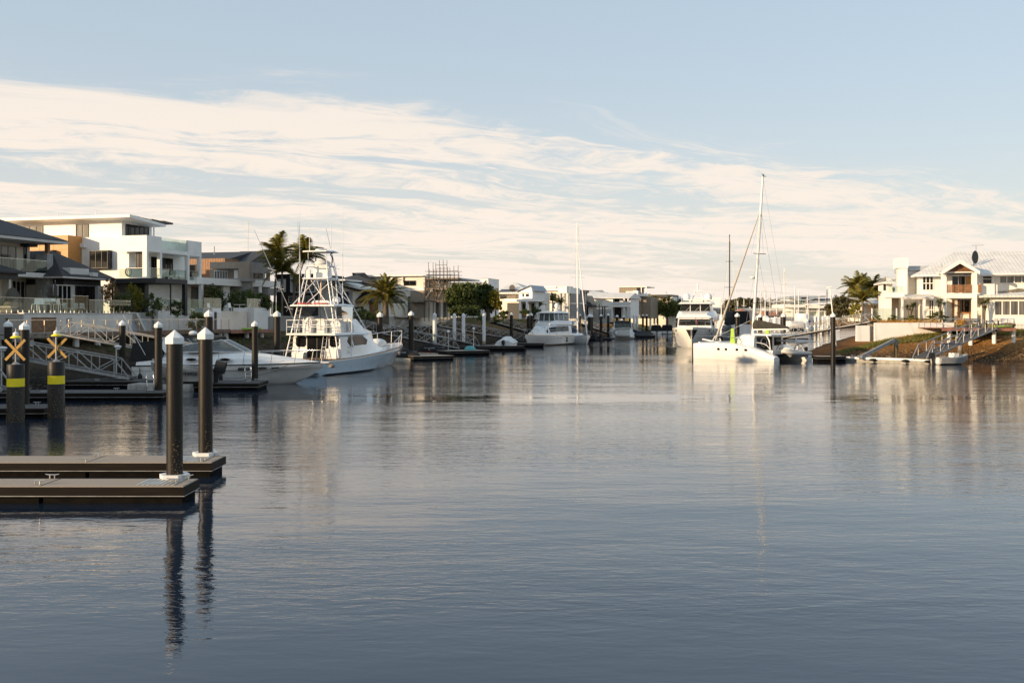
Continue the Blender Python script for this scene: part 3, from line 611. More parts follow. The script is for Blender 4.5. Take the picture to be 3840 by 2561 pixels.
def house_a():
    h = HF('grey_roofed_house', 'grey-roofed house with stone pillar at the far left edge', 112, 92.0, 15, 4.5)
    B = 4.5
    # upper storey, canal face on x = 0
    y0 = h.Yl(-260, 0); zs = h.Z(1040, 0, 0); ze = h.Z(893, 0, 0)
    h.box('wall', cream, -9, 0, y0, 0, B, ze)
    yw = h.Yl(72, 0)
    h.win('s', 0, h.Yl(0, 0) - 2, h.Yl(60, 0), zs + 0.35, h.Z(922, 0, h.Yl(30, 0)), 4, gm=glassm, fm=alud)
    h.win('s', 0, h.Yl(88, 0), h.Yl(99, 0), zs + 0.35, h.Z(927, 0, 0), 1)
    h.box('sunshade', charcoal, 0.0, 0.9, h.Yl(88, 0) - 0.4, -0.05, h.Z(928, 0, 0), h.Z(915, 0, 0))
    xe = 3.6; ye = h.Yl(258, xe); z1 = h.Z(905, xe, ye); yr0 = h.Yl(-420, xe)
    b = MB(); b.hip(-12, xe, yr0, ye, z1, z1 + 3.3, 'y', i1=7.0, t=0.05); h.part('roof', roofd, b)
    b = MB(); b.box(-11.9, xe - 0.05, yr0 + 0.05, ye - 0.05, z1 - 0.30, z1 - 0.055); h.part('eave_fascia', ltgrey, b)
    # stone pillar with timber post
    xp = 3.0; yp = h.Yl(177, xp)
    pil = h.box('stone_pillar', stone, xp - 1.25, xp, yp, yp + 0.75, B - 0.3, h.Z(951, xp, yp))
    for i in range(9):
        for j in range(4):
            z = B + i * 0.44; x0_ = xp - 1.25 + j * 0.31 + (0.1 if i % 2 else 0); 
            if x0_ + 0.29 > xp + 0.02: continue
            MB().box(x0_ + 0.012, x0_ + 0.30, yp - 0.03 - random.random() * 0.03, yp + 0.05, z + 0.015, z + 0.425).build('stone', stone, pil)
    h.box('post', timber, xp - 0.45, xp - 0.10, yp + 0.2, yp + 0.5, h.Z(951, xp, yp), z1 - 0.3)
    # balcony
    yb0 = h.Yl(69, 3.2) - 6
    zb1, zb0 = h.Z(1026, 3.2, yp), h.Z(1043, 3.2, yp)
    h.box('balcony_slab', ltgrey, 0, 3.2, yb0, yp - 0.06, zb0, zb1)
    h.glass('s', 3.1, yb0 + 0.1, yp - 0.1, zb1 + 0.05, h.Z(980, 3.1, yp), 7)
    # lower hip roof at the very left and its beam
    yl = h.Yl(98, 5.2); zl = h.Z(1021, 5.2, yl)
    b = MB(); b.hip(-2, 5.2, yl - 12, yl, zl, zl + 1.5, 'y', t=0.16); h.part('lower_roof', roofd, b)
    h.box('beam', charcoal, 4.3, 4.7, yl - 9, yl - 0.35, h.Z(1050, 4.7, yl), zl - 0.165)
    # ground floor doors
    h.win('s', 0.0, h.Yl(43, 0), h.Yl(138, 0) , B + 0.05, h.Z(1055, 0, 0), 6, fm=ltgrey, fw=0.09, name='folding_door')
    h.box('gate_pier', ltgrey, 2.2, 2.9, h.Yl(33, 2.9), h.Yl(42, 2.9), B, zb0 - 0.01)
    # single-storey wing
    xw = 4.6; yw1 = h.Yl(433, xw + 0.6); yw0 = yp + 0.8
    ze2 = h.Z(1044, xw + 0.6, yw1)
    h.box('wing_wall', charcoal, -6, xw - 0.5, yw0, yw1 - 0.7, ze2 - 0.75, ze2 - 0.22)
    h.box('wing_wall', ltgrey, -6, xw - 0.55, yw0 + 0.02, yw1 - 0.72, B, ze2 - 0.75)
    h.box('corner_column', ltgrey, xw - 0.9, xw - 0.2, yw1 - 1.5, yw1 - 0.72, B, ze2 - 0.76)
    h.win('s', xw - 0.55, h.Yl(200, xw - 0.5), h.Yl(268, xw - 0.5), B + 0.05, ze2 - 0.8, 4, fm=ltgrey, fw=0.09, name='folding_door')
    h.win('s', xw - 0.55, h.Yl(283, xw - 0.5), h.Yl(364, xw - 0.5), B + 0.05, ze2 - 0.8, 3, fm=charcoal)
    b = MB(); b.hip(-7, xw + 0.6, yw0 - 1.5, yw1, ze2, ze2 + 2.5, 'x', i0=1, i1=4.2, t=0.05); h.part('wing_roof', roofd, b)
    h.box('wing_fascia', ltgrey, -6.9, xw + 0.55, yw0 - 1.4, yw1 - 0.05, ze2 - 0.22, ze2 - 0.055)
    h.box('parapet', ltgrey, xw - 1.5, xw + 0.3, yw0 - 0.1, yw0 + 2.4, ze2 - 0.05, ze2 + 0.75)
    h.box('air_unit', ltgrey, xw + 0.3, xw + 0.75, yw0 + 2.4, yw0 + 3.1, ze2 + 0.05, ze2 + 0.42)
house_a()

def house_b():
    h = HF('white_house', 'tall white cubic house with ochre bay and roof terrace', 550, 102.0, 15, 4.5); B = 4.4
    yE = h.Yl(756, 0); zt = h.Z(882, 0, 0); zo = h.Z(942.5, 0, 0); zf = h.Z(1041, 0, 0); zs = zf - 0.42
    xw = -2.6
    # core storeys
    xl = h.X(-60, 0.7)
    h.box('wall', white, xl, xw, 0.7, yE + 1.0, B, zt - 0.02)                       # first and ground floor core
    xq = h.X(444, 0)
    # balcony shell: parapet band, slab, columns
    pz0 = zo
    h.box('front_parapet', white, xq, 0, 0, 0.25, pz0, zt)
    yg0, yg1 = h.Yl(606, 0), h.Yl(706, 0)
    h.box('side_parapet', white, -0.25, 0, 0.25, yg0, pz0, zt); h.box('side_parapet', white, -0.25, 0, yg1, yE, pz0, zt)
    h.box('side_parapet', white, -0.25, 0, yg0, yg1, pz0, h.Z(935, 0, yg0))
    h.glass('s', -0.15, yg0, yg1, h.Z(935, 0, yg0) + 0.03, h.Z(891, 0, yg0), 4, rail=False)
    h.box('roof_terrace', white, xw, -0.25, 0.25, yE, pz0 + 0.02, pz0 + 0.25)
    h.box('balcony_slab', white, xw, 0, 0, yE, zs, zf)
    for a0, a1 in ((550, 557), (601, 608), (704, 711), (749, 756)):
        u0, u1 = h.Yl(a0, 0), h.Yl(a1, 0); h.box('column', white, -0.4, -0.004, max(u0, 0.004), u1, zf, pz0)
    h.box('front_column', white, h.X(534, 0), -0.41, 0.004, 0.4, zf, pz0)
    h.glass('f', 0.12, xq, h.X(534, 0), zf + 0.05, h.Z(1005, 0, 0), 2)
    for a0, a1 in ((557, 601), (608, 704), (711, 749)):
        u0, u1 = h.Yl(a0, 0), h.Yl(a1, 0); h.glass('s', -0.2, u0, u1, zf + 0.05, zf + 1.02, 1 if a1 - a0 < 50 else 4)
    h.win('s', xw, h.Yl(566, xw), h.Yl(588, xw), zf + 0.03, zo - 0.25, 2); h.win('s', xw, h.Yl(609, xw), h.Yl(647, xw), zf + 0.03, zo - 0.25, 4)
    h.win('f', 0.7, h.X(511, 0.7), h.X(532, 0.7), zf + 0.9, zo - 0.05, 1, gm=glassm)
    for k in range(2):
        c = MB(); yy = h.Yl(625 + 32 * k, -1.2); c.loft([[(-1.6, yy, zf + 0.35), (-0.9, yy, zf + 0.35), (-0.9, yy + 0.9, zf + 0.30), (-1.6, yy + 0.9, zf + 0.30)], [(-1.6, yy, zf + 0.42), (-0.9, yy, zf + 0.42), (-0.9, yy + 0.9, zf + 0.37), (-1.6, yy + 0.9, zf + 0.37)]])
        c.box(-1.6, -0.9, yy - 0.3, yy, zf + 0.3, zf + 1.0)
        for sx in (-1.55, -0.95):
            for sy in (0.05, 0.85): c.box(sx - 0.03, sx + 0.03, yy + sy - 0.03, yy + sy + 0.03, zf, zf + 0.36)
        o = tag(c.build('sun_lounge', white), 'white lounge chair on the upper balcony, %s' % ('left one' if k == 0 else 'right one'), 'chair', 'balcony lounge chairs'); o.matrix_world = WM[h.t.name]
    # hose reel on the balcony wall
    hx = h.X(484, 0.66); hz = h.Z(1020, hx, 0.7); hose = MB()
    for k in range(3): hose.tube([(hx + (0.33 + 0.03 * k) * math.cos(a * 0.4), 0.62 - 0.03 * k, hz + (0.40 + 0.03 * k) * math.sin(a * 0.4)) for a in range(17)], 0.025, 6)
    h.part('hose_reel', charcoal, hose)
    # third storey
    y3 = 1.6; x3 = h.X(456, y3); y3e = h.Yl(569, x3); z3 = zt - 0.05; z3t = h.Z(826, x3, y3)
    h.box('top_storey_wall', white, xl, x3, y3, y3e, z3, z3t)
    h.win('s', x3, h.Yl(470, x3), h.Yl(557, x3), zt + 0.1, h.Z(838, x3, y3), 5)
    h.win('f', y3, h.X(285, y3), h.X(333, y3), zt + 0.05, h.Z(837, x3, y3), 2, gm=glassm); h.win('f', y3, h.X(85, y3), h.X(162, y3), zt + 0.05, h.Z(838, x3, y3), 3, gm=glassm)
    yr = 0.1; xr = h.X(486, yr); yre = h.Yl(622, xr); zr = h.Z(815, xr, yr); zr1 = h.Z(804, xr, yr)
    b = MB(); b.px([(yr, zr), (yre, zr - 0.45), (yre, zr - 0.2), (yr, zr1)], xl, xr); h.part('roof', white, b)
    h.box('roof_post', white, xr - 0.5, xr - 0.38, yre - 1.6, yre - 1.48, zt, zr - 0.40)
    for u in range(4): MB().loft([[(xr - 0.7 - 0.0, yr + 0.8 + u * 2.0, zr1 + 0.0), (xr - 2.2, yr + 0.8 + u * 2.0, zr1 + 0.0), (xr - 2.2, yr + 2.7 + u * 2.0, zr1 - 0.08), (xr - 0.7, yr + 2.7 + u * 2.0, zr1 - 0.08)], [(xr - 0.7, yr + 0.8 + u * 2.0, zr1 + 0.10 - 0.1 * u), (xr - 2.2, yr + 0.8 + u * 2.0, zr1 + 0.10 - 0.1 * u), (xr - 2.2, yr + 2.7 + u * 2.0, zr1 + 0.02 - 0.1 * u), (xr - 0.7, yr + 2.7 + u * 2.0, zr1 + 0.02 - 0.1 * u)]]).build('solar_panel', solar, h.t)
    for p in (218, 361): u = h.X(p, yr + 0.5); MB().tube([(u, yr + 0.5, zr1 - 0.05), (u, yr + 0.5, zr1 + 0.45)], 0.04, 8).build('vent_pipe', white, h.t)
    # ochre bay
    xo0, xo1 = h.X(20, -1.4), h.X(256, -1.4); zo0, zo1 = h.Z(985, xo1, -1.4), h.Z(882, xo1, -1.4)
    h.box('ochre_bay', ochre, xo0, xo1, -1.4, 0.7, zo0 - 1.5, zo1)
    for i in range(5):
        for j in range(3):
            u0 = xo1 - (i + 1) * 1.75 + 0.012; u1 = xo1 - i * 1.75 - 0.012; v1 = zo1 - j * 1.5 - 0.012; v0 = zo1 - (j + 1) * 1.5 + 0.012
            MB().box(u0, u1, -1.43, -1.398, v0, v1).build('cladding_panel', ochre, h.t)
    h.win('f', -1.45, h.X(143, -1.4), h.X(212, -1.4), zo0 + 0.15, h.Z(939, xo1, -1.4), 2, gm=glassm); h.box('window_hood', charcoal, h.X(207, -1.4), h.X(212, -1.4), -2.0, -1.44, zo0 + 0.1, h.Z(938, xo1, -1.4))
    # box window and air conditioner on the lit wall
    a0, a1 = h.X(341, 0.3), h.X(411, 0.3); b0, b1 = h.Z(1008, a0, 0.3), h.Z(940, a0, 0.3)
    h.box('window_box', charcoal, a0, a1, 0.1, 0.7, b0, b1); h.win('f', 0.1, a0 + 0.03, a1 - 0.03, b0 + 0.04, b1 - 0.04, 3)
    a0, a1 = h.X(282, 0.4), h.X(316, 0.4); h.box('air_conditioner', white, a0, a1, 0.35, 0.7, h.Z(929, a0, 0.4), h.Z(914, a0, 0.4))
    for p in (292, 308): u = h.X(p, 0.6); h.box('conduit', white, u - 0.05, u + 0.05, 0.58, 0.70, h.Z(1000, a0, 0.4), h.Z(929, a0, 0.4))
    ds = MB(); ds.lathe([(0.02, 0), (0.45, 0.10), (0.62, 0.26), (0.63, 0.27)], 20)
    # satellite dish, turned to the side
    c = Vector((h.X(275, -0.3), -0.4, h.Z(965, xo1, 0))); ds.v = [tuple(c + Vector((z * 0.9, y * 0.5 - z * 0.4, x * 1.1))) for x, y, z in ds.v]; ds.build('satellite_dish', charcoal, h.t, smooth=40)
    # garden pavilion slab running off to the right
    yA, yB, yC = h.Yl(757, 0.2), h.Yl(911, 0.2), 0
    zt2, zb2 = h.Z(1044, 0.2, yA + 3), h.Z(1069, 0.2, yA + 3)
    xC = h.X(980, yB + 1.2)
    h.box('pavilion_roof', white, -7, 0.2, yA - 1.0, yB, zb2, zt2)
    b = MB(); b.pz([(0.2, yB - 0.002), (xC, yB + 1.0), (xC, yB + 6), (-7, yB + 6), (-7, yB - 0.002)], zb2 + 0.002, zt2 - 0.002); h.part('pavilion_roof', white, b)
    for p0, p1, xx in ((755, 763, 0.1), (838, 862, -0.6), (952, 967, -0.3), (973, 980, None)):
        if xx is None: u = xC - 0.3; h.box('pavilion_column', white, u, u + 0.26, yB + 1.05, yB + 1.4, B, zb2)
        else:
            v0, v1 = h.Yl(p0, xx), h.Yl(p1, xx); h.box('pavilion_column', white, xx - 0.35, xx, v0, v1, B, zb2)
    h.win('s', -3.0, h.Yl(708, -3) + 0.5, h.Yl(735, -3) + 0.5, B, zb2 - 0.2, 1, gm=glassm)
    h.box('ground_wall', white, -6.5, -3.0, yE - 3, yE + 2.5, B, zs)
house_b()

def house_c():
    h = HF('brown_house', 'brown and tan two-storey house with charcoal roof left of the palms', 936, 119.0, 15, 4.4); B = 4.3
    z1 = h.Z(981, 0, 0); zw = h.Z(1006, 0, 0); xf = h.X(787, 0); yE = h.Yl(1013, 0); zf = h.Z(1043, 0, 0)
    h.box('parapet', brownwall, xf, 0, 0, 0.3, zw, z1); h.box('side_parapet', greywall, -0.3, 0.002, 0.3, yE, zw - 0.5, z1)
    h.box('roof_deck', greywall, xf, -0.3, 0.3, yE, zw, zw + 0.2)
    h.box('core_wall', brownwall, xf - 1, -1.6, 1.6, yE - 0.2, B, zw)
    h.box('pier', brownwall, h.X(893, 0), 0.0, 0.02, 0.6, zf, zw); h.box('balcony_slab', greywall, xf, 0, 0, yE, zf - 0.4, zf)
    h.box('lower_wall', greywall, xf, -0.3, 0.4, yE, B, zf - 0.4)
    h.win('f', 1.6, h.X(804, 1.6), h.X(855, 1.6), zf + 0.02, zw - 0.15, 5, gm=glassm, fm=white); h.box('white_panel', white, h.X(878, 1.0), h.X(892, 1.0), 0.98, 1.1, zf + 0.05, zw - 0.15)
    for p0, p1 in ((986, 994), (1006, 1013)): h.box('side_pier', greywall, -0.3, 0.0, h.Yl(p0, 0), h.Yl(p1, 0), B, zw - 0.5)
    h.box('side_pier', greywall, -0.3, 0.0, 0.62, h.Yl(950, 0), zf, zw - 0.5)
    h.win('s', -1.6, h.Yl(952, -1.6), h.Yl(985, -1.6), zf + 0.05, zw - 0.6, 2)
    h.box('grey_balustrade', greywall, -0.1, 0.9, h.Yl(981, 0), h.Yl(1012, 0), h.Z(1107, 0, yE / 2), h.Z(1080, 0, yE / 2))
    # timber wing left and roofs
    xl = h.X(650, 3.0); zt = h.Z(969, xf, 3)
    h.box('timber_wing', timber, xl, xf + 0.2, 3.0, 12, B, zt)
    for i in range(20):
        u = xl + (xf - xl) * i / 20; MB().box(u + 0.015, u + (xf - xl) / 20 - 0.015, 2.965, 3.004, zf, zt - 0.02).build('board', timber, h.t)
    h.win('f', 2.95, h.X(700, 3), h.X(735, 3), zf + 0.1, zf + 1.9, 1)
    zr0 = h.Z(976, xf, 4); zr1 = h.Z(942, xf, 9)
    b = MB(); b.px([(3.4, zr0), (10, zr1), (17, zr0 - 0.2), (17, zr0 - 0.3), (3.4, zr0 - 0.1)], h.X(680, 10), h.X(918, 8)); h.part('roof', rooft, b)
    b = MB(); b.px([(4, z1 - 0.4), (10, zr1 + 0.05), (16, z1 - 0.4)], h.X(900, 10), h.X(1000, 10)); h.part('rear_roof', rooft, b)
    p = h.X(835, 9); MB().tube([(p, 7, zr0 + 0.9), (p, 7, zr0 + 2.0)], 0.06, 8).build('flue', alud, h.t)
    a = MB(); u = h.X(930, 12); zz0 = h.Z(942, u, 12); a.tube([(u, 12, zz0 - 0.3), (u, 12, zz0 + 4)], 0.035, 6)
    for k in range(5): a.box(u - 0.5, u + 0.1, 11.98, 12.02, zz0 + 3.9 - k * 0.35, zz0 + 3.93 - k * 0.35)
    h.part('tv_antenna', alud, a)
house_c()

def house_d():
    h = HF('black_house', 'black modern house behind the game boat tower', 1183, 134.0, 15, 4.3); B = 4.2
    xl = h.X(1030, 0); z = lambda py, x=0, y=0: h.Z(py, x, y)
    h.box('wall', charcoal, xl, -0.4, 0.5, 10, B, z(1026)); 
    h.box('frame', ltgrey, h.X(1088, 0), h.X(1092, 0), 0, 0.6, z(1095), z(1030)); h.box('frame', ltgrey, h.X(1178, 0), 0, 0.0, 0.6, z(1095), z(1048))
    h.box('frame', ltgrey, h.X(1092, 0), h.X(1178, 0), 0.02, 0.6, z(1097), z(1093))
    h.win('f', 0.5, h.X(1092, 0.5), h.X(1178, 0.5), z(1092), z(1048), 4, gm=glassm)
    b = MB(); b.px([(-0.3, z(1048)), (4, z(1029)), (9, z(1030)), (9, z(1036)), (-0.3, z(1050))], h.X(1090, 0), h.X(1128, 0)); h.part('roof', rooft, b)
    h.box('canopy', white, h.X(1183, -1), h.X(1300, -1), -1.5, 4, z(1055), z(1050)); h.box('rear_wall', ltgrey, h.X(1183, 2), h.X(1270, 2), 2, 9, B, z(1056))
    h.win('f', 0.5, h.X(1082, 0.5), h.X(1175, 0.5), z(1136), z(1110), 3, gm=glassm, fm=ltgrey)
    for p in (1042, 1062): h.box('white_blind', white, h.X(p, 0.4), h.X(p + 9, 0.4), 0.38, 0.5, z(1094), z(1045))
    h2 = HF('charcoal_roofed_house', 'house with charcoal hip roofs and cream gable right of the game boat tower', 1320, 142.0, 15, 4.3)
    z = lambda py, x=0, y=0: h2.Z(py, x, y)
    x0, x1 = h2.X(1245, 2), h2.X(1400, 2)
    h2.box('upper_wall', cream, x0 + 0.5, x1 - 0.8, 3, 12, 6, z(1059, 0, 3))
    b = MB(); b.hip(h2.X(1215, 2), h2.X(1405, 2), 2, 13, z(1058, 0, 2), z(1023, 0, 8), 'x', i0=4, i1=6, t=0.3); h2.part('upper_roof', roofd, b)
    b = MB(); b.hip(h2.X(1318, -4), h2.X(1440, -4), -6, 4, z(1128, 0, -5), z(1069, 0, 0), 'x', i0=1, i1=5, t=0.25); h2.part('lower_roof', roofd, b)
    h2.box('lower_wall', cream, h2.X(1323, -5), h2.X(1430, -5), -5, 3, 4.2, z(1129, 0, -5) - 0.25)
    xg0, xg1 = h2.X(1180, -7), h2.X(1320, -7); b = MB(); xm = (xg0 + xg1) / 2 + 0.6
    b.py([(xg0, 4.2), (xg1, 4.2), (xg1, z(1092, 0, -7)), (xm, z(1066, 0, -7)), (xg0, z(1085, 0, -7))], -7, -1); h2.part('gable_wall', cream, b)
    e = 0.9; b = MB(); zz = z(1064, 0, -7)
    b.py([(xm, zz), (xg1 + 1.4, z(1087, 0, -7)), (xg1 + 1.4, z(1087, 0, -7) + 0.22), (xm, zz + 0.25)], -7.8, 0); b.py([(xm, zz + 0.002), (xm, zz + 0.252), (xg0 - e, z(1090, 0, -7) + 0.22), (xg0 - e, z(1090, 0, -7))], -7.8, 0); h2.part('gable_roof', ltgrey, b)
    h2.win('f', -7, h2.X(1230, -7), h2.X(1247, -7), z(1105, 0, -7), z(1090, 0, -7), 4, 2, fm=white); h2.box('stone_pier', stone, xg1 - 0.35, xg1 + 0.05, -7.3, -6.9, 4.2, z(1092, 0, -7))
    h2.box('porch_shadow_wall', charcoal, h2.X(1262, -7.1), xg1 - 0.4, -7.05, -6.99, 4.2, z(1094, 0, -7))  # dark panel standing in for the shade inside the porch
    h2.box('garage_door', timber, h2.X(1385, -5.05), h2.X(1418, -5.05), -5.06, -4.99, 4.3, z(1134, 0, -5))
house_d()

def house_e():
    h = HF('cream_house', 'long cream house with scaffolding at its canal end', 1593, 148.0, 15, 4.3); z = lambda py, x=0, y=0: h.Z(py, x, y); B = 4.1
    xl = h.X(1380, 0)
    h.box('wall', cream, xl, 0, 0, 12, B, z(1035)); b = MB(); b.px([(-0.6, z(1033)), (12, z(1018)), (12, z(1016)), (-0.6, z(1030))], xl - 1, 0.4); h.part('roof', roofg, b)
    h.win('f', 0, h.X(1514, 0), h.X(1560, 0), z(1071), z(1052), 2); h.box('eave_beam', white, xl - 1, 0.45, -0.65, -0.55, z(1035), z(1031))
    for p in (1480, 1509): h.box('downpipe_box', ltgrey, h.X(p, -0.1), h.X(p + 4, -0.1), -0.25, 0, z(1058), z(1036))
    h.box('floor_band', white, xl, 0.02, -0.12, 0.0, z(1090), z(1078)); h.box('lower_storey', brownwall, h.X(1540, -0.2), 0.1, -0.3, 0, B, z(1091))
    h.win('s', 0, h.Yl(1600, 0), h.Yl(1612, 0), z(1076), z(1054), 1); h.win('s', 0, h.Yl(1600, 0), h.Yl(1612, 0), z(1110), z(1086), 1)
    for p in (1472, 1530): h.win('f', -0.0, h.X(p, 0), h.X(p + 22, 0), B, z(1112), 1, gm=glassm)
    h.box('slab', ltgrey, 0, 5.2, 0.5, 11, z(1092), z(1087)); h.box('slab', ltgrey, 0, 5.2, 0.5, 11, z(1047), z(1042))
    for p in (1640, 1668): u = h.X(p, 1); h.box('concrete_column', greywall, u - 0.2, u + 0.2, 1, 1.4, B, z(1047))
    # scaffolding
    t = thing('scaffold', 'rusty tube scaffolding wrapped round the unfinished end of the cream house', 'scaffolding', (h.ox, h.oy, 0), -h.th)
    def stand(px, yl, top): u = h.X(px, yl); MB().tube([(u, yl, B - 0.6), (u, yl, h.Z(top, u, yl))], 0.04, 5).build('standard', MAT['rust_tube'], t)
    tops = [(1590, 1055), (1607, 984), (1624, 984), (1634, 986), (1648, 976), (1662, 975), (1676, 976), (1687, 1004), (1702, 997), (1718, 996)]
    for i, (p, tp) in enumerate(tops): stand(p, -1.2, tp); stand(p + 3, 0.6 if p > 1600 else -0.5, tp + 25)
    for py in (1018, 1033, 1048, 1064, 1080, 1095, 1112, 1127):
        u0, u1 = h.X(1588 if py > 1030 else 1594, -1.2), h.X(1719, -1.2); zz = h.Z(py, 1, -1.2)
        MB().tube([(u0, -1.24, zz), (u1, -1.24, zz)], 0.035, 5).build('ledger', MAT['rust_tube'], t); MB().tube([(u0, 0.56, zz), (u1, 0.56, zz)], 0.035, 5).build('ledger', MAT['rust_tube'], t)
    for py in (1042, 1082, 1128):
        MB().box(h.X(1600 if py < 1100 else 1540, -1), h.X(1718, -1), -1.15, 0.5, h.Z(py + 5, 1, -1), h.Z(py, 1, -1)).build('platform', oldtim, t)
    for a in ((1640, 1127, 1660, 1082), (1652, 1082, 1640, 1042), (1590, 1127, 1625, 1082), (1690, 1127, 1715, 1082)):
        MB().tube([(h.X(a[0], -1.3), -1.3, h.Z(a[1], 1, -1.3)), (h.X(a[2], -1.3), -1.3, h.Z(a[3], 1, -1.3))], 0.045, 5).build('brace', alud, t)
    for py in (995, 1008): MB().tube([(h.X(1634, -1.2), -1.25, h.Z(py, 1, -1.2)), (h.X(1677, -1.2), -1.25, h.Z(py, 1, -1.2))], 0.035, 5).build('ledger', MAT['rust_tube'], t)
mat('rust_tube', (0.20, 0.15, 0.10), 0.6, 0.5, var=0.3, scale=6)
house_e()

def house_f():
    h = HF('white_cube_house', 'white parapet house behind the dark fig trees', 1831, 165.0, 16, 4.3); z = lambda py, x=0, y=0: h.Z(py, x, y); B = 4.1
    h.box('tower', white, h.X(1807, 0), 0, 0, h.Yl(1871, 0), B, z(1045)); yE = h.Yl(1871, 0)
    h.box('recess', greywall, -0.004, 0.06, h.Yl(1838, 0), h.Yl(1852, 0), z(1102), z(1072)); h.win('s', 0.0, h.Yl(1858, 0), h.Yl(1867, 0), z(1105), z(1078), 1)
    h.box('wing', white, h.X(1660, 1), h.X(1807, 1), 1, 9, B, z(1060, 0, 1)); b = MB(); b.px([(0.6, z(1060)), (9, z(1050)), (9, z(1052)), (0.6, z(1063))], h.X(1670, 1), h.X(1806, 1)); h.part('wing_roof', roofg, b)
    for i in range(12):
        u = h.X(1690, 0.8) + i * 0.42; h.box('solar_panel', solar, u, u + 0.40, 0.7, 0.78, z(1063), z(1058))
    h.box('parapet_cap', charcoal, h.X(1807, 0) - 0.03, 0.03, -0.03, yE + 0.03, z(1045), z(1044))
house_f()

def far_houses():
    # G: white roofs with solar panels
    h = HF('white_gabled_house', 'white house with solar panels and small gable, left of the flybridge cruiser', 1995, 186.0, 22, 4.0); z = lambda py, x=0, y=0: h.Z(py, x, y); B = 3.8
    h.box('wall', cream, h.X(1860, 0), h.X(1993, 0), 0.5, 10, B, z(1103, 0, 0))
    b = MB(); b.hip(h.X(1850, 0), h.X(1992, 0), -1.0, 11, z(1096), z(1059, 0, 5), 'x', i0=2, i1=5, t=0.3); h.part('roof', roofw, b)
    for i in range(10):
        u0 = h.X(1872, -0.6) + i * 0.37 * 1.0; MB().loft([[(u0 + i * 0.05, -0.9, z(1095) + 0.02), (u0 + 0.38 + i * 0.05, -0.9, z(1095) + 0.02), (u0 + 0.38 + i * 0.05, 0.6, z(1095) + 0.50), (u0 + i * 0.05, 0.6, z(1095) + 0.50)], [(u0 + i * 0.05, -0.9, z(1095) + 0.10), (u0 + 0.38 + i * 0.05, -0.9, z(1095) + 0.10), (u0 + 0.38 + i * 0.05, 0.6, z(1095) + 0.58), (u0 + i * 0.05, 0.6, z(1095) + 0.58)]]).build('solar_panel', solar, h.t)
    h.box('louvre_screen', oldtim, h.X(1901, -0.4), h.X(1934, -0.4), -0.5, -0.3, z(1120), z(1106)); h.win('f', 0.5, h.X(1875, 0.5), h.X(1900, 0.5), z(1120), z(1110), 2)
    xg0, xg1 = h.X(1946, -1), h.X(1996, -1); b = MB(); b.py([(xg0, B), (xg1, B), (xg1, z(1092)), ((xg0 + xg1) / 2 + 1, z(1073)), (xg0, z(1094))], -1, 6); h.part('gable_wing', white, b)
    h.win('f', -1, h.X(1959, -1), h.X(1965, -1), z(1113), z(1102), 1); h.win('f', -1, h.X(1972, -1), h.X(1983, -1), z(1113), z(1103), 3)
    b = MB(); b.py([((xg0 + xg1) / 2 + 1, z(1071.5)), (xg1 + 0.5, z(1092)), (xg1 + 0.5, z(1090.5)), ((xg0 + xg1) / 2 + 1, z(1070))], -1.5, 6); b.py([((xg0 + xg1) / 2 + 1, z(1071.5)), ((xg0 + xg1) / 2 + 1, z(1070)), (xg0 - 0.5, z(1093)), (xg0 - 0.5, z(1094.5))], -1.5, 6); h.part('gable_roof', roofg, b)
    h.box('lower_pavilion', white, h.X(1890, -5), h.X(2010, -5), -5, -1.2, z(1131, 0, -5), z(1120, 0, -5)); h.box('pavilion_wall', ltgrey, h.X(1955, -3), h.X(2008, -3), -3, -1.3, B, z(1131, 0, -5)); h.box('screen_wall', charcoal, h.X(1902, -4.2), h.X(1946, -4.2), -4.2, -4.0, B, z(1136, 0, -4))
    h.win('f', -3, h.X(1960, -3), h.X(1972, -3), B + 0.3, z(1138, 0, -3), 3); h.win('f', -3, h.X(1993, -3), h.X(2004, -3), B + 0.1, z(1138, 0, -3), 2)
    for p in (1950, 1976): u = h.X(p, -4.9); h.box('pavilion_column', white, u - 0.18, u + 0.18, -4.95, -4.6, B, z(1131, 0, -5))
    b = MB(); ds = b.lathe([(0.02, 0), (0.5, 0.12), (0.6, 0.2)], 14); c = Vector((h.X(1922, 1), 1, z(1079, 0, 1))); ds.v = [tuple(c + Vector((x, -zz_, y))) for x, y, zz_ in ds.v]; h.part('satellite_dish', charcoal, ds)
    # H: flat white house
    h = HF('flat_white_house', 'flat-roofed white house with tall palm garden behind the sloop', 2092, 206.0, 22, 4.0); z = lambda py, x=0, y=0: h.Z(py, x, y)
    h.box('wall', cream, h.X(1990, 0.5), 0, 0.5, 10, B, z(1090)); h.box('roof', white, h.X(1986, 0), 0.4, -0.3, 10, z(1090), z(1081)); h.box('roof_edge', white, h.X(1990, 1), h.X(2085, 1), 1, 9, z(1079, 0, 1), z(1074, 0, 1))
    h.win('f', 0.5, h.X(2063, 0.5), h.X(2086, 0.5), z(1128), z(1100), 3); u1 = h.X(2126, -0.6)
    h.box('end_block', white, 0.4, u1, -0.8, 8, z(1100), z(1078)); h.box('end_block_upper', ltgrey, h.X(2084, 0), h.X(2120, 0), 1, 5, z(1079), z(1073))
    for p in (2093, 2108, 2122): u = h.X(p, -0.6); h.box('pier', ltgrey, u, u + 0.55, -0.7, -0.1, B, z(1100))
    h.box('back_wall', greywall, 0.4, u1, 2, 7, B, z(1100))
    h.box('garden_portal', ltgrey, h.X(2040, -6), h.X(2082, -6), -6, -4, z(1136, 0, -6), z(1133, 0, -6))
    for p in (2046, 2078): u = h.X(p, -6); h.box('portal_leg', ltgrey, u - 0.3, u + 0.3, -6, -5.5, B, z(1136, 0, -6))
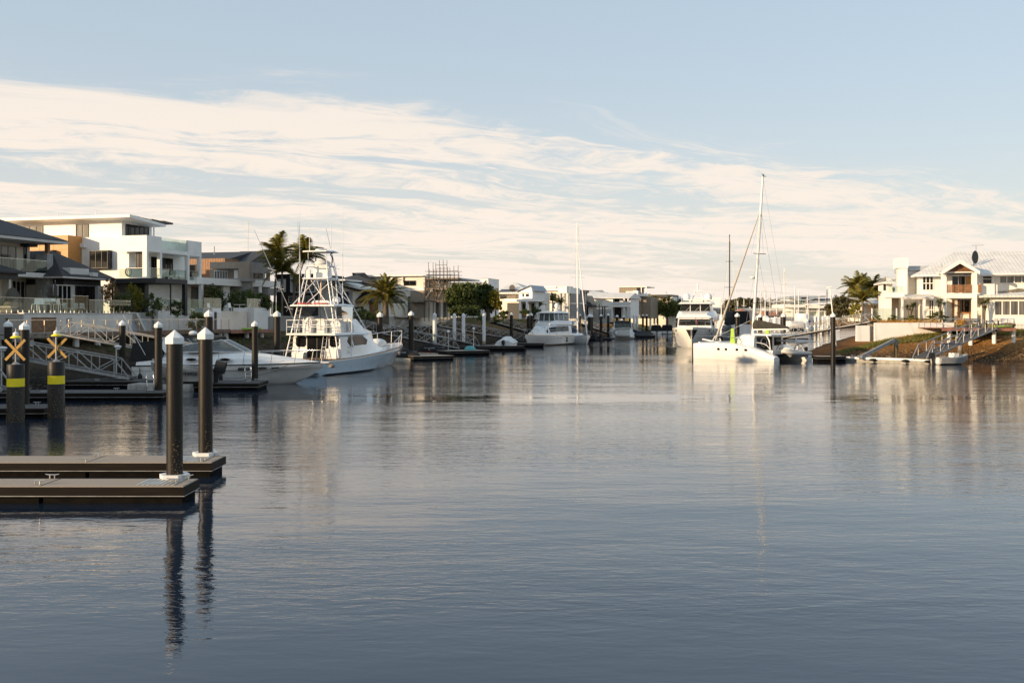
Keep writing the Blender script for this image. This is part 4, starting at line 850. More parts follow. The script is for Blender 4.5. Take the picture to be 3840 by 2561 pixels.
    h = HF('dark_framed_house', 'dark glass-fronted house seen between the sloop stays', 2160, 214.0, 22, 4.0); z = lambda py, x=0, y=0: h.Z(py, x, y)
    h.box('wall', greywall, h.X(2124, 0.5), 0, 0.5, 8, B, z(1096)); h.box('roof', charcoal, h.X(2122, 0), 0.4, -0.4, 8, z(1096), z(1086)); h.win('f', 0.5, h.X(2130, 0.5), h.X(2156, 0.5), z(1150), z(1100), 4)
    # I: long white gabled house
    h = HF('long_white_house', 'long white house with pale sheet roof right of the sloop mast', 2342, 226.0, 22, 4.0); z = lambda py, x=0, y=0: h.Z(py, x, y)
    xl = h.X(2200, 0); h.box('wall', white, xl, h.X(2298, 0), 0, 9, B, z(1117)); xr = h.X(2358, 0)
    h.box('end_wall', white, h.X(2298, 1.5), xr, 1.5, 9, B, z(1117))
    b = MB(); b.px([(-0.7, z(1117)), (4.5, z(1096)), (9.8, z(1117)), (9.8, z(1119)), (-0.7, z(1119))], h.X(2150, 0), xr + 0.4); h.part('roof', roofw, b)
    b = MB(); b.hip(h.X(2146, 6), h.X(2275, 6), 5, 17, z(1098, 0, 6), z(1086, 0, 10), 'x', i1=6, t=0.2); h.part('rear_roof', roofw, b)
    h.box('balcony_slab', white, h.X(2298, 0), xr, -0.8, 1.5, z(1151), z(1146)); h.box('balustrade', ltgrey, h.X(2298, -0.7), xr, -0.8, -0.7, z(1146), z(1132))
    h.win('f', 1.5, h.X(2301, 1.5), h.X(2322, 1.5), z(1143), z(1119), 3); h.win('f', 1.5, h.X(2341, 1.5), h.X(2354, 1.5), z(1143), z(1119), 2)
    h.win('f', 1.5, h.X(2302, 1.5), h.X(2330, 1.5), B, z(1153), 4); h.box('pier', ltgrey, h.X(2338, -0.5), h.X(2344, -0.5), -0.7, -0.3, B, z(1117)); h.box('pier', ltgrey, h.X(2353, -0.5), h.X(2358, -0.5), -0.7, -0.3, B, z(1117))
    h.box('garden_wall', ltgrey, h.X(2130, -5), h.X(2292, -5), -5, -4.7, B - 1.2, z(1160, 0, -5))
    pg = HF('garden_shelter', 'dark flat garden shelter on posts before the long white house', 2270, 218, 22, 4.0, 'pergola', None); pg.box('roof', charcoal, pg.X(2205, 0), 0, 0, 2.5, pg.Z(1151, 0, 0), pg.Z(1148, 0, 0))
    for p in (2214, 2268, 2260): u = pg.X(p, 0.2); pg.box('post', charcoal, u - 0.1, u + 0.1, 0.1, 0.3, B, pg.Z(1151, 0, 0))
    h = HF('grey_gabled_house', 'small grey gabled house just right of the sloop boom', 2215, 221.0, 22, 4.0); z = lambda py, x=0, y=0: h.Z(py, x, y)
    b = MB(); b.py([(h.X(2160, 0), B), (h.X(2212, 0), B), (h.X(2212, 0), z(1140)), (h.X(2196, 0), z(1108)), (h.X(2160, 0), z(1106))], 0, 5); h.part('gable', brownwall, b)
    b = MB(); b.hip(h.X(2176, -2), h.X(2226, -2), -3, 1, z(1147, 0, -2), z(1133, 0, 0), 'x', t=0.2); h.part('porch_roof', roofd, b); h.box('porch_wall', white, h.X(2182, -1.5), h.X(2216, -1.5), -2, 0, B, z(1148, 0, -2)); h.win('f', -2, h.X(2194, -2), h.X(2206, -2), B + 0.6, z(1150, 0, -2), 3)
    # J: three-storey ribbed house
    h = HF('ribbed_brown_house', 'three-storey brown ribbed-metal house with roof deck and white portal', 2392, 243.0, 22, 4.0); z = lambda py, x=0, y=0: h.Z(py, x, y)
    rm = MAT['brown_rib']
    h.box('upper_storey', rm, h.X(2322, 2), h.X(2388, 2), 2, 9, z(1097), z(1077)); h.box('roof', cream, h.X(2321, 2), h.X(2428, 2), 1.6, 9.5, z(1077), z(1074))
    h.box('middle_storey', rm, h.X(2362, 1), h.X(2404, 1), 1, 9, B, z(1100)); h.box('right_storey', rm, h.X(2404, 1.5), h.X(2440, 1.5), 1.5, 9, B, z(1113)); h.box('roof_deck', white, h.X(2392, 1), h.X(2424, 1), 0.8, 3, z(1111), z(1102))
    for p in (2405, 2423): u = h.X(p, 1); h.box('deck_post', white, u - 0.1, u + 0.1, 0.9, 1.1, z(1102), z(1077))
    h.box('parapet', ltgrey, h.X(2345, -2), h.X(2375, -2), -1.6, 1, z(1112), z(1092)); h.box('portal_head', white, h.X(2375, -2), h.X(2392, -2), -2.2, -0.5, z(1113), z(1091))
    for p0, p1 in ((2374, 2380), (2387, 2392)): h.box('portal_leg', white if p0 < 2380 else ltgrey, h.X(p0, -2), h.X(p1, -2), -2.1, -1.5, B, z(1113))
    h.win('f', 2, h.X(2391, 2), h.X(2404, 2), z(1102), z(1080), 2); h.box('balcony', ltgrey, h.X(2355, -1.8), h.X(2375, -1.8), -2, -1, z(1153), z(1146)); h.win('f', 1, h.X(2362, 1), h.X(2374, 1), z(1145), z(1115), 2, gm=glassm)
    # K and beyond
    h = HF('dark_flat_house', 'low dark-roofed house behind the garden trees left of the motor yacht', 2518, 278.0, 22, 4.0); z = lambda py, x=0, y=0: h.Z(py, x, y)
    h.box('wall', brownwall, h.X(2420, 0.6), h.X(2512, 0.6), 0.6, 9, B, z(1114)); b = MB(); b.py([(h.X(2420, 0), z(1113)), (0, z(1116)), (0, z(1105)), (h.X(2442, 0), z(1105)), (h.X(2425, 0), z(1109))], -0.5, 9); h.part('roof', charcoal, b)
    h.win('f', 0.6, h.X(2464, 0.6), h.X(2474, 0.6), B + 1.4, z(1118), 2, gm=glassm, fm=white); h.box('side_block', white, h.X(2511, -0.4), h.X(2523, -0.4), -0.4, 5, B, z(1114))
    h = HF('grey_white_block', 'grey and white block roofs above the trees left of the motor yacht', 2540, 285.0, 22, 3.6); z = lambda py, x=0, y=0: h.Z(py, x, y)
    h.box('wall', greywall, h.X(2518, 0), 0, 0, 8, 3.4, z(1120)); h.box('parapet', white, h.X(2514, 3), h.X(2541, 3), 3, 8, z(1120), z(1110)); h.box('parapet', white, h.X(2541, 4), h.X(2570, 4), 4, 9, 3.4, z(1117))
    h = HF('white_shed', 'big blank white building behind the motor yacht bridge', 2703, 300.0, 12, 3.4); z = lambda py, x=0, y=0: h.Z(py, x, y)
    h.box('wall', white, h.X(2570, 0), h.X(2702, 0), 0, 25, 3.0, z(1116)); h.box('low_roof', ltgrey, h.X(2568, -0.2), h.X(2648, -0.2), -0.5, 0, z(1122), z(1120)); h.box('low_building', cream, h.X(2480, 2), h.X(2570, 2), 2, 20, 3, z(1124)); h.box('loading_band', greywall, h.X(2650, 0), h.X(2703, 0), -0.06, -0.003, z(1172), z(1158))
    h.win('f', -0.0, h.X(2705, 0) - 1.4, h.X(2703, 0) - 0.2, z(1176), z(1166), 1)
    # cream fence wall of the far garden
    fw = thing('garden_wall', 'cream garden wall below the far trees left of the motor yacht', 'wall', (xpx(2440, 258), 258, 0), -math.radians(20))
    MB().box(-5.8, 6.2, 0, 0.3, 0.6, zpx(1163, 258)).build('wall_panel', cream, fw); MB().loft([[(6.2, 0.0, 0.6), (6.2, 0.3, 0.6), (6.2, 0.3, zpx(1164, 258)), (6.2, 0.0, zpx(1164, 258))], [(9, 2.0, 0.4), (9, 2.3, 0.4), (9, 2.3, zpx(1184, 258)), (9, 2.0, zpx(1184, 258))]]).build('wall_panel', cream, fw)
ribbed('brown_rib', (0.27, 0.22, 0.16), 0.5, 'X', 0.6, 0.05)
far_houses()

def marina():
    h = HF('marina_building', 'white and green-glass marina building with curved roofs', 3010, 415.0, 0, 3.0, 'building', None); z = lambda py, x=0, y=0: h.Z(py, x, y); B = 2.8; X = lambda p: h.X(p, 0)
    h.box('core_wall', white, X(2936), X(3140), 1.0, 18, B, z(1142)); h.box('upper_wall', white, X(2962), X(3034), 1, 15, z(1142), z(1122))
    def roof(p, zs, y0=-2.5, y1=16, th=0.7, m=None):
        n = len(p); b = MB(); top = [(X(a), z(q)) for a, q in zip(p, zs)]; b.py(top + [(a, c - th) for a, c in top[::-1]], y0, y1); h.part('roof', m or roofg, b)
    roof([2954, 2975, 2995, 3013, 3030], [1114, 1119, 1121.5, 1122, 1120.5]); roof([3030, 3052, 3075, 3090], [1121, 1114, 1109.5, 1109.3]); roof([2956, 3000, 3075], [1112, 1108.5, 1109], 4, 16)
    roof([2928, 2950, 2975], [1126, 1129, 1129]); roof([3032, 3070, 3130, 3150], [1128, 1129, 1124, 1122]); roof([2935, 2980, 3025], [1141.5, 1143, 1141], th=1.2, m=white); roof([3015, 3060, 3110, 3150], [1146, 1148, 1144, 1140], th=1.0, m=white)
    roof([3032, 3070, 3130], [1126, 1119.5, 1118], 3, 15)
    for (a, b_, t_, bt) in ((2982, 3022, 1124, 1139), (2996, 3016, 1146, 1163), (3037, 3063, 1150, 1165), (3072, 3093, 1149, 1165), (2998, 3022, 1168, 1184), (3040, 3065, 1169, 1186), (3074, 3094, 1169, 1186)):
        h.win('f', 1.0, X(a), X(b_), z(bt), z(t_), 4, gm=greeng, fm=white, fw=0.25)
    for p in (2950, 2963): h.win('f', 1.0, X(p), X(p + 9), z(1134), z(1131), 2)
    h.win('f', 1.0, X(3042), X(3065), z(1135), z(1130), 3, gm=greeng, fm=white, fw=0.2); h.win('f', 1.0, X(3078), X(3100), z(1135), z(1130), 3, gm=greeng, fm=white, fw=0.2)
    h.box('floor_band', white, X(2945), X(3140), -0.8, 1, z(1168), z(1166))
    for p in (2970, 2990, 3027, 3067, 3096): u = X(p); h.box('column', white, u - 0.5, u + 0.5, -0.7, 0.2, B, z(1144))
    for (a, b_, t_, e, m, l) in ((2766, 2803, 1157, 1171, MAT['brick_red'], 'small brick gabled clubhouse left of the catamaran mast'), (2862, 2938, 1155, 1164, MAT['brick_red'], 'long grey-roofed brick building behind the marina masts')):
        k = HF('brick_building', l, (a + b_) / 2, 395, 0, 3, 'building', None); x0, x1 = k.X(a, 0), k.X(b_, 0); xm = (x0 + x1) / 2
        k.box('wall', m, x0 + 0.4, x1 - 0.4, 0, 8, 2.8, k.Z(e, 0, 0))
        b = MB(); b.py([(x0, k.Z(e + 2, 0, 0)), (x1, k.Z(e + 2, 0, 0)), (xm + (x1 - x0) * (0 if b_ - a < 50 else 0.4), k.Z(t_, 0, 0)), (xm - (x1 - x0) * (0 if b_ - a < 50 else 0.4), k.Z(t_, 0, 0))], -0.4, 8.4); k.part('roof', m if b_ - a < 50 else ltgrey, b)
        k.win('f', 0, x0 + 1, x0 + 2, 4.2, k.Z(e + 1, 0, 0), 1); k.win('f', 0, x1 - 2, x1 - 1, 4.2, k.Z(e + 1, 0, 0), 1)
    k = HF('boat_shed', 'pale blue-grey roofed shed behind the catamaran mast', 2815, 400, 0, 3, 'building', None); k.box('wall', ltgrey, k.X(2795, 0), k.X(2870, 0), 0, 8, 2.8, k.Z(1166, 0, 0)); k.box('roof', roofg, k.X(2790, 0), k.X(2872, 0), -0.5, 8, k.Z(1166, 0, 0), k.Z(1156, 0, 0)); k.win('f', 0, k.X(2800, 0), k.X(2806, 0), 4.2, k.Z(1169, 0, 0), 1)
mat('brick_red', (0.34, 0.17, 0.11), 0.8, var=0.15, scale=1)
marina()

def house_right():
    h = HF('white_gabled_villa', 'large white villa with timber-slat gable porch on the right bank', 3600, 112.0, 13, 3.7); B = 3.6; X = lambda p, y=0: h.X(p, y); z = lambda py, y=0: h.Z(py, 0, y)
    # left part
    h.box('left_wall', white, X(3450), X(3533), 0, 9, B, z(1032)); h.box('right_upper_wall', white, X(3533), X(3900), 1.2, 10, z(1120, 1), z(1028, 1)); h.box('left_wing', white, X(3533), X(3680), 0.6, 3, B, z(1033))
    h.box('right_bay_wall', white, X(3680), X(3738), 1.0, 3, B, z(1030))
    b = MB(); x0 = X(3428, -0.8); x1 = X(4050, 0); zr = h.Z(946, 0, 6)
    b.add([(x0, -0.8, z(1031)), (x1, -0.8, z(1027)), (x1, 13, z(1029)), (x0, 13, z(1031)), (X(3580, 6), 6, zr), (x1, 6, zr), (x0, -0.8, z(1031) - 0.2), (x1, -0.8, z(1027) - 0.2), (x1, 13, z(1029) - 0.2), (x0, 13, z(1031) - 0.2)], [(0, 1, 5, 4), (2, 3, 4, 5), (3, 0, 4), (9, 8, 7, 6), (0, 6, 7, 1), (3, 9, 6, 0)]); h.part('main_roof', roofw, b)
    h.box('gutter', white, X(3428, -0.9), X(3540, -0.9), -0.95, -0.75, z(1037), z(1031)); h.box('gutter', white, X(3722, -0.9), X(3900, -0.9), -0.95, -0.75, z(1033), z(1028))
    # porch
    yp = -2.6; P = lambda p: X(p, yp); Zp = lambda py: h.Z(py, 0, yp)
    for a, c in ((3533, 3550), (3647, 3664)): h.box('porch_column', white, P(a), P(c), yp, yp + 0.7, B - 0.3, Zp(1021))
    h.box('porch_beam', white, P(3550), P(3647), yp + 0.02, yp + 0.6, Zp(1118), Zp(1100)); h.box('porch_floor', white, P(3540), P(3660), yp + 0.6, 0.6, Zp(1108), Zp(1101)); h.box('gable_beam', white, P(3550), P(3647), yp + 0.03, yp + 0.5, Zp(1023), Zp(1019))
    b = MB(); xa = P(3596); za = Zp(974); xl, xr = P(3528), P(3668); zl = Zp(1018)
    b.py([(xa, za), (xl, zl), (xl, zl - 0.25), (xa, za - 0.28)], yp - 0.5, 5.5); h.part('gable_roof', roofwy, b); b = MB(); b.py([(xa, za), (xa, za - 0.28), (xr, zl - 0.25), (xr, zl)], yp - 0.5, 5.5); h.part('gable_roof', roofg, b)  # right slope takes a grey-blue colour to paint in its shade
    b = MB(); b.py([(xa, za - 0.02), (xl - 0.05, zl), (xl - 0.05, zl - 0.38), (xa, za - 0.45)], yp - 0.62, yp - 0.505); b.py([(xa, za - 0.02), (xa, za - 0.45), (xr + 0.05, zl - 0.38), (xr + 0.05, zl)], yp - 0.62, yp - 0.505); h.part('bargeboard', white, b)
    zb = Zp(1019); zt_ = Zp(986); n = 13
    for i in range(n):
        v0 = zb + (zt_ - zb) * i / n; f = 1 - (i + 0.5) / n; wv = (P(3647) - P(3543)) / 2 * f + 0.1
        h.box('gable_slat', timber, xa - wv, xa + wv, yp + 0.05, yp + 0.1, v0 + 0.012, v0 + (zt_ - zb) / n - 0.012)
    h.part('gable_back', charcoal, MB().py([(xa - 2, zb), (xa + 2, zb), (xa, zt_ + 0.1)], yp + 0.14, yp + 0.18)); h.box('gable_post', timber, xa - 0.05, xa + 0.05, yp + 0.0, yp + 0.048, zb, zt_)
    for j in range(9):
        v = Zp(1098) + (Zp(1067) - Zp(1098)) * j / 9
        for a, c in ((3551, 3580), (3582, 3612), (3614, 3646)): h.box('balustrade_slat', timber, P(a), P(c), yp + 0.1, yp + 0.14, v + 0.008, v + (Zp(1067) - Zp(1098)) / 9 - 0.012)
    # doors inside the porch
    h.win('f', 0.6, X(3568, 0.6), X(3645, 0.6), h.Z(1100, 0, 0.6), h.Z(1031, 0, 0.6), 3, gm=glassd, fm=white); h.box('timber_shutter', ochre, X(3621, 0.5), X(3641, 0.5), 0.50, 0.522, h.Z(1098, 0, 0.6), h.Z(1033, 0, 0.6))
    k = h.box('kitchen_recess', glassd, X(3570, 0.5), X(3645, 0.5), 0.52, 0.58, B, h.Z(1124, 0, 0.5)); h.box('door_leaf', timber, X(3570, 0.5), X(3579, 0.5), 0.44, 0.518, B, h.Z(1126, 0, 0.5))
    for p in (3592, 3612, 3634): h.box('door_stile', timber, X(p, 0.5), X(p + 5, 0.5), 0.44, 0.518, B + 1.0, h.Z(1128, 0, 0.5))
    h.box('bar_counter', MAT['bright_timber'], X(3590, -1), X(3645, -1), -1.2, -0.6, B + 1.0, B + 1.1)
    for p in (3592, 3638): h.box('counter_leg', MAT['bright_timber'], X(p, -1), X(p + 5, -1), -1.1, -0.7, B, B + 1.0)
    h.box('counter_front', cream, X(3600, -1), X(3635, -1), -0.95, -0.85, B, B + 0.98)
    h.box('stair_wall', cream, X(3579, 0.4), X(3590, 0.4), 0.3, 0.44, B, h.Z(1124, 0, 0.5))
    # windows
    h.win('f', 0, X(3458), X(3501), z(1089), z(1034), 3, 2, gm=glassd, fm=white, fw=0.09); h.win('f', 1.0, X(3684, 1), X(3720, 1), h.Z(1066, 0, 1), h.Z(1029, 0, 1), 1, 2, gm=glassd, fm=white); h.box('timber_screen', timber, X(3668, 0.5), X(3680, 0.5), 0.4, 0.6, h.Z(1098, 0, 0.5), h.Z(1067, 0, 0.5))
    h.win('f', 1.2, X(3747, 1.2), X(3860, 1.2), h.Z(1065, 0, 1.2), h.Z(1036, 0, 1.2), 4, gm=glassm, fm=white, fw=0.09)
    h.win('f', 0, X(3482), X(3502), B + 0.2, z(1123), 2, 2, gm=glassd, fm=white, fw=0.09); h.win('f', 0.6, X(3517, .6), X(3531, .6), B + 0.2, z(1118), 1, gm=glassm, fm=white)
    h.win('f', 2.0, X(3430, 2), X(3450, 2), B, h.Z(1131, 0, 2), 3, gm=glassm, fm=white); h.box('verandah_wall', cream, X(3380, 2), X(3452, 2), 2.0, 6, B, h.Z(1118, 0, 2))
    # right ground-floor wing
    yw = -3.0; h.box('ground_wing', white, X(3702, yw), X(3900, yw), yw, 1.2, B - 0.2, h.Z(1113, 0, yw)); h.win('f', yw, X(3727, yw), X(3850, yw), h.Z(1184, 0, yw), h.Z(1127, 0, yw), 4, gm=glassm, fm=white, fw=0.1)
    b = MB(); b.hip(X(3677, yw), X(3960, yw), yw - 0.8, 3.0, h.Z(1109, 0, yw), h.Z(1083, 0, 0), 'x', i0=9.0, i1=3, t=0.22); h.part('wing_roof', roofw, b)
    # verandah left
    yv = -2.2; V = lambda p: X(p, yv); Zv = lambda py: h.Z(py, 0, yv)
    b = MB(); b.px([(yv - 0.4, Zv(1118)), (0, Zv(1104)), (0, Zv(1101)), (yv - 0.4, Zv(1114))], V(3376), V(3500)); h.part('verandah_roof', roofw, b); h.box('verandah_beam', white, V(3378), V(3497), yv - 0.2, yv, Zv(1122), Zv(1118) - 0.02)
    for a, c in ((3380, 3387), (3461, 3470)): h.box('verandah_column', white, V(a), V(c), yv - 0.18, yv + 0.25, B - 0.2, Zv(1122))
    # roof furniture
    def dish(p, py, y, r, m):
        b = MB().lathe([(0.02, 0), (r * 0.8, r * 0.2), (r, r * 0.42)], 16); c = Vector((X(p, y), y, h.Z(py, 0, y))); b.v = [tuple(c + Vector((x_ * 0.55 + zz_ * 0.5, -zz_ * 0.7 + x_ * 0.5, y_ * 1.0 + zz_ * 0.2))) for x_, y_, zz_ in b.v]
        b.tube([c, c + Vector((0.15, 0.3, -r * 1.5))], 0.04, 6); h.part('satellite_dish', m, b, smooth=40)
    dish(3650, 968, 1.5, 0.75, charcoal); dish(3528, 1001, 1.0, 0.4, white)
    a = MB(); c = Vector((X(3660, 7), 7, zr)); a.tube([c, c + Vector((0, 0, h.Z(922, 0, 7) - zr))], 0.035, 6); zz_ = h.Z(922, 0, 7); a.bar((c.x - 0.5, 7, zz_), (c.x + 0.9, 7, zz_), 0.04)
    for k in range(6): a.bar((c.x - 0.4 + k * 0.22, 6.6, zz_), (c.x - 0.4 + k * 0.22, 7.4, zz_), 0.025)
    h.part('tv_antenna', alud, a)
    # garden wall
    X = lambda p, y=0: xpx(p, h.oy + y) - h.ox; ZW = lambda py, x_, y: zpx(py, h.oy + y)
    yw = -7.0; w = thing('garden_wall', 'white garden wall under the orange flower bed on the right bank', 'wall', (h.ox, h.oy + yw, 0), 0)
    MB().box(X(3280, yw), X(3578, yw), 0, 0.35, 1.6, ZW(1212, 0, yw)).build('wall_panel', white, w); MB().box(X(3212, yw), X(3262, yw), 0.0, 0.35, 1.6, ZW(1221, 0, yw)).build('wall_panel', white, w); MB().box(X(3262, yw), X(3279.5, yw), 0.5, 0.8, 1.6, ZW(1212, 0, yw)).build('recess_panel', greywall, w)
    MB().box(X(3279, yw), X(3579, yw), -0.03, 0.38, ZW(1212, 0, yw) + 0.002, ZW(1212, 0, yw) + 0.06).build('coping', white, w)
    # timber deck on posts
    yd = -13.0; d = thing('timber_deck', 'red timber deck on white posts above the right bank', 'deck', (h.ox, h.oy + yd, 0), 0); Xd = lambda p, y=0: X(p, yd + y); Zd = lambda py: ZW(py, 0, yd); zt = Zd(1230)
    n = 26; a0, a1 = Xd(3534), Xd(3808)
    for i in range(n): MB().box(a0, a1, i * 0.24, i * 0.24 + 0.225, zt - 0.05, zt).build('deck_board', redeck, d)
    MB().box(a0 - 0.03, Xd(3690), -0.06, -0.004, zt - 0.30, zt + 0.0).build('fascia', redeck, d); MB().box(Xd(3740), a1, -0.06, -0.004, zt - 0.30, zt).build('fascia', redeck, d)
    for p in (3560, 3640, 3728, 3800):
        u = Xd(p, 1.0); g = gz(h.ox + u, h.oy + yd + 1) - 0.3; MB().lathe([(0.2, g), (0.2, zt - 0.3)], 14, (u, 1.0)).build('post', white, d, smooth=50)
    MB().box(a0 + 0.4, a1 - 0.4, 0.8, 1.2, zt - 0.34, zt - 0.06).build('bearer', charcoal, d)
    rl = thing('deck_railing', 'steel wire railing round the red timber deck', 'railing', (h.ox, h.oy + yd, zt), 0); hr = 0.92
    def rail(pts):
        for p_, q_ in zip(pts, pts[1:]):
            MB().bar((*p_, hr), (*q_, hr), 0.05).build('handrail', steel, rl); ln = math.hypot(q_[0] - p_[0], q_[1] - p_[1]); k = max(1, int(ln / 1.3))
            for i in range(k + 1): u = i / k; c = (p_[0] + (q_[0] - p_[0]) * u, p_[1] + (q_[1] - p_[1]) * u); MB().bar((*c, 0), (*c, hr), 0.045).build('baluster', steel, rl)
            wv = MB()
            for j in range(1, 7): wv.bar((*p_, hr * j / 7), (*q_, hr * j / 7), 0.008)
            wv.build('wires', steel, rl)
    rail([(a0 + 0.1, 6.0), (a0 + 0.1, 0.08), (Xd(3688), 0.08)]); rail([(Xd(3741), 0.08), (a1 - 0.1, 0.08), (a1 - 0.1, 4)])
    return h
mat('bright_timber', (0.50, 0.22, 0.08), 0.5, var=0.15, scale=3)
HR = house_right()

def house_right2():
    h = HF('white_tower_house', 'white house with tall square tower left of the gabled villa', 3360, 114.5, 13, 3.7); B = 3.6; X = lambda p, y=0: h.X(p, y); z = lambda py, y=0: h.Z(py, 0, y)
    h.box('tower', white, X(3371), X(3403), 0, 2.3, B, z(1006))
    b = MB(); x0, x1 = X(3371) - 0.25, X(3403) + 0.05; b.box(x0, x1, -0.2, 2.5, z(1006) + 0.002, z(968)); h.part('tower_head', white, b)
    h.box('recess_wall', ltgrey, X(3404), X(3450), 1.5, 9, B, z(1014)); h.box('recess_roof', roofg, X(3403), X(3500), 1.2, 10, z(1015, 1), z(998, 1)); h.box('downpipe', white, X(3412), X(3416), 1.38, 1.5, B, z(1030))
    h.box('window_head', charcoal, X(3407), X(3412), 1.44, 1.5, z(1031), z(1026))
    h.box('left_slot', ltgrey, X(3371) - 0.06, X(3371) - 0.002, 0.6, 1.8, z(1095), z(1012))
    h.box('terrace_band', white, X(3303), X(3376), -3, 2, z(1118), z(1099)); h.box('terrace_wall', white, X(3303, 0), X(3330), -2.8, 2, B, z(1118)); h.box('inner_wall', cream, X(3325), X(3380), 1.0, 2, B, z(1118))
    h.box('upper_back_wall', white, X(3310, 5), X(3346, 5), 5, 9, z(1100), z(1055)); b = MB(); b.hip(X(3300, 5), X(3350, 5), 4, 11, z(1058, 4), z(1036, 7), 'x', i1=0.5, t=0.2); h.part('back_roof', roofw, b)
    h.glass('f', -2.9, X(3318), X(3372), z(1099), z(1078), 3); h.box('terrace_slot', charcoal, X(3335), X(3344), 4.94, 5, z(1085), z(1060))
    # glass pool fence
    t = thing('pool_fence', 'tall frosted glass fence with white posts left of the villa verandah', 'fence', (h.ox, 109, 0), 0); P = lambda p: xpx(p, 109) - h.ox; Zf = lambda py: zpx(py, 109)
    ps = [3270, 3305, 3339, 3362, 3380]
    for a, c in zip(ps, ps[1:]): MB().box(P(a) + 0.08, P(c) - 0.08, 0, 0.02, 3.5, Zf(1157)).build('glass_panel', clearg, t)
    for a in ps: MB().box(P(a) - 0.06, P(a) + 0.06, -0.04, 0.06, 3.4, Zf(1156)).build('post', white, t)
    h = HF('low_white_cottage', 'low white hip-roofed cottage half hidden by the right bank palms', 3270, 128.0, 0, 3.7); X = lambda p, y=0: h.X(p, y); z = lambda py, y=0: h.Z(py, 0, y)
    b = MB(); b.hip(X(3229), X(3330), -0.6, 8, z(1138), z(1116, 4), 'x', t=0.25); h.part('roof', roofw, b); h.box('wall', cream, X(3248), X(3320), 0, 7, B, z(1139)); h.win('f', 0, X(3268), X(3285), B + 0.8, z(1142), 2, gm=glassm, fm=white)
    h = HF('brown_roofed_house', 'dim brown-roofed house behind the right bank palms', 3305, 150.0, 0, 3.7); X = lambda p, y=0: h.X(p, y); z = lambda py, y=0: h.Z(py, 0, y)
    b = MB(); b.hip(X(3255), X(3340), 0, 9, z(1083), z(1060, 4), 'x', t=0.3); h.part('roof', brownwall, b); h.box('wall', greywall, X(3262), X(3335), 0.6, 8, B, z(1084)); h.win('f', 0.6, X(3290), X(3310), z(1110), z(1090), 2)
house_right2()

# ---------------------------------------------------------------- terraces, deck and fences of the left bank
def shore(Y, d):
    x = -27 + (Y - 60) * 0.2375; return Vector((x - d * 0.973, Y + d * 0.231))
DD = Vector((0.2311, 0.9729, 0))
def along(Y0, px, d):      # distance along the bank (from Y0) where the line at inland distance d is seen at column px
    p = shore(Y0, d); r = (px - CX) / F; return (r * p.y - p.x) / (DD.x - r * DD.y)
def bank_frame(name, label, cat, d, px0, group=None):
    p = shore(60, d); s0 = along(60, px0, d); o = p + DD.xy * s0
    t = thing(name, label, cat, (o.x, o.y, 0), -math.radians(13.36), group); return t, (lambda px, dd=0: along(60, px, d + dd) - s0), o
# retaining wall segments: local +y runs along the bank, +x to the water
t, S, o = bank_frame('terrace_wall', 'pale terrace wall with slatted vent under the glass fence, far left', 'wall', 13.2, 60)
mw = MAT['pale_render'] = mat('pale_render', (0.72, 0.70, 0.66), 0.75, var=0.08, scale=0.6)
MB().box(-0.4, 0, -14, S(86), 1.9, 4.42).build('wall_panel', greywall, t); MB().box(-0.4, 0.05, S(86), S(492), 1.9, 4.45).build('wall_panel', mw, t); MB().box(-0.4, 0.12, S(86), S(492), 4.452, 4.52).build('coping', ltgrey, t)
v0, v1 = S(116), S(208)
MB().box(0.05, 0.07, v0, v1, 3.0, 4.15).build('vent_recess', charcoal, t)
for i in range(22): u = v0 + (v1 - v0) * i / 22; MB().box(0.072, 0.13, u, u + (v1 - v0) / 40, 3.0, 4.15).build('vent_slat', timber, t)
MB().box(0.052, 0.09, S(247), S(266), 3.55, 4.1).build('louvre', alud, t)
t, S, o = bank_frame('terrace_wall', 'blue-grey recessed terrace wall with sloping buttresses', 'wall', 14.0, 492)
MB().box(-0.4, 0, 0.02, S(590), 1.9, 4.1).build('wall_panel', mat('blue_grey_render', (0.40, 0.45, 0.50), 0.7, var=0.05), t)
for p in (492, 588): MB().px([(S(p), 4.5), (S(p) + 0.3, 4.5), (S(p) + 2.2, 2.2), (S(p) + 1.9, 2.2)], 0.02, 0.5).build('buttress', mw, t)
MB().box(-0.5, -0.42, 0, S(590), 1.9, 4.6).build('back_panel', mw, t)
t, S, o = bank_frame('terrace_wall', 'stepped white terrace wall below the charcoal pergola', 'wall', 13.4, 592)
MB().box(-0.4, 0, 0.02, S(638), 1.9, 4.75).build('wall_panel', mw, t); MB().box(-0.42, -0.02, S(638), S(760), 1.9, 4.35).build('wall_panel', mw, t); MB().box(-0.4, 0.0, S(760), S(830), 1.9, 4.3).build('wall_panel', mw, t)
t, S, o = bank_frame('terrace_block', 'white terrace block with louvred doors right of the tall pile', 'wall', 12.6, 797)
MB().box(-2.5, 0, 0.0, S(829), 2.4, zpx(1155, 100)).build('pier', white, t); MB().box(-2.5, -0.5, S(829), S(944), 2.4, zpx(1167, 104)).build('wall_panel', cream, t); MB().box(-2.5, 0, S(952), S(1012), 2.4, zpx(1154, 108)).build('pier', white, t); MB().box(-0.45, -0.02, S(944), S(952), 2.4, zpx(1150, 106)).build('side_wall', ltgrey, t)
for p0, p1 in ((813, 827), (966, 992)):
    u0, u1 = S(p0), S(p1); dr = MB().box(0.003, 0.03, u0, u1, 2.9, 4.75).build('louvred_door', white, t)
    for i in range(14): MB().box(0.032, 0.06, u0 + 0.05, u1 - 0.05, 2.98 + i * 0.125, 3.05 + i * 0.125).build('louvre_slat', white, dr)
MB().box(0.003, 0.02, S(803), S(812), 2.9, 4.7).build('open_doorway', charcoal, t)
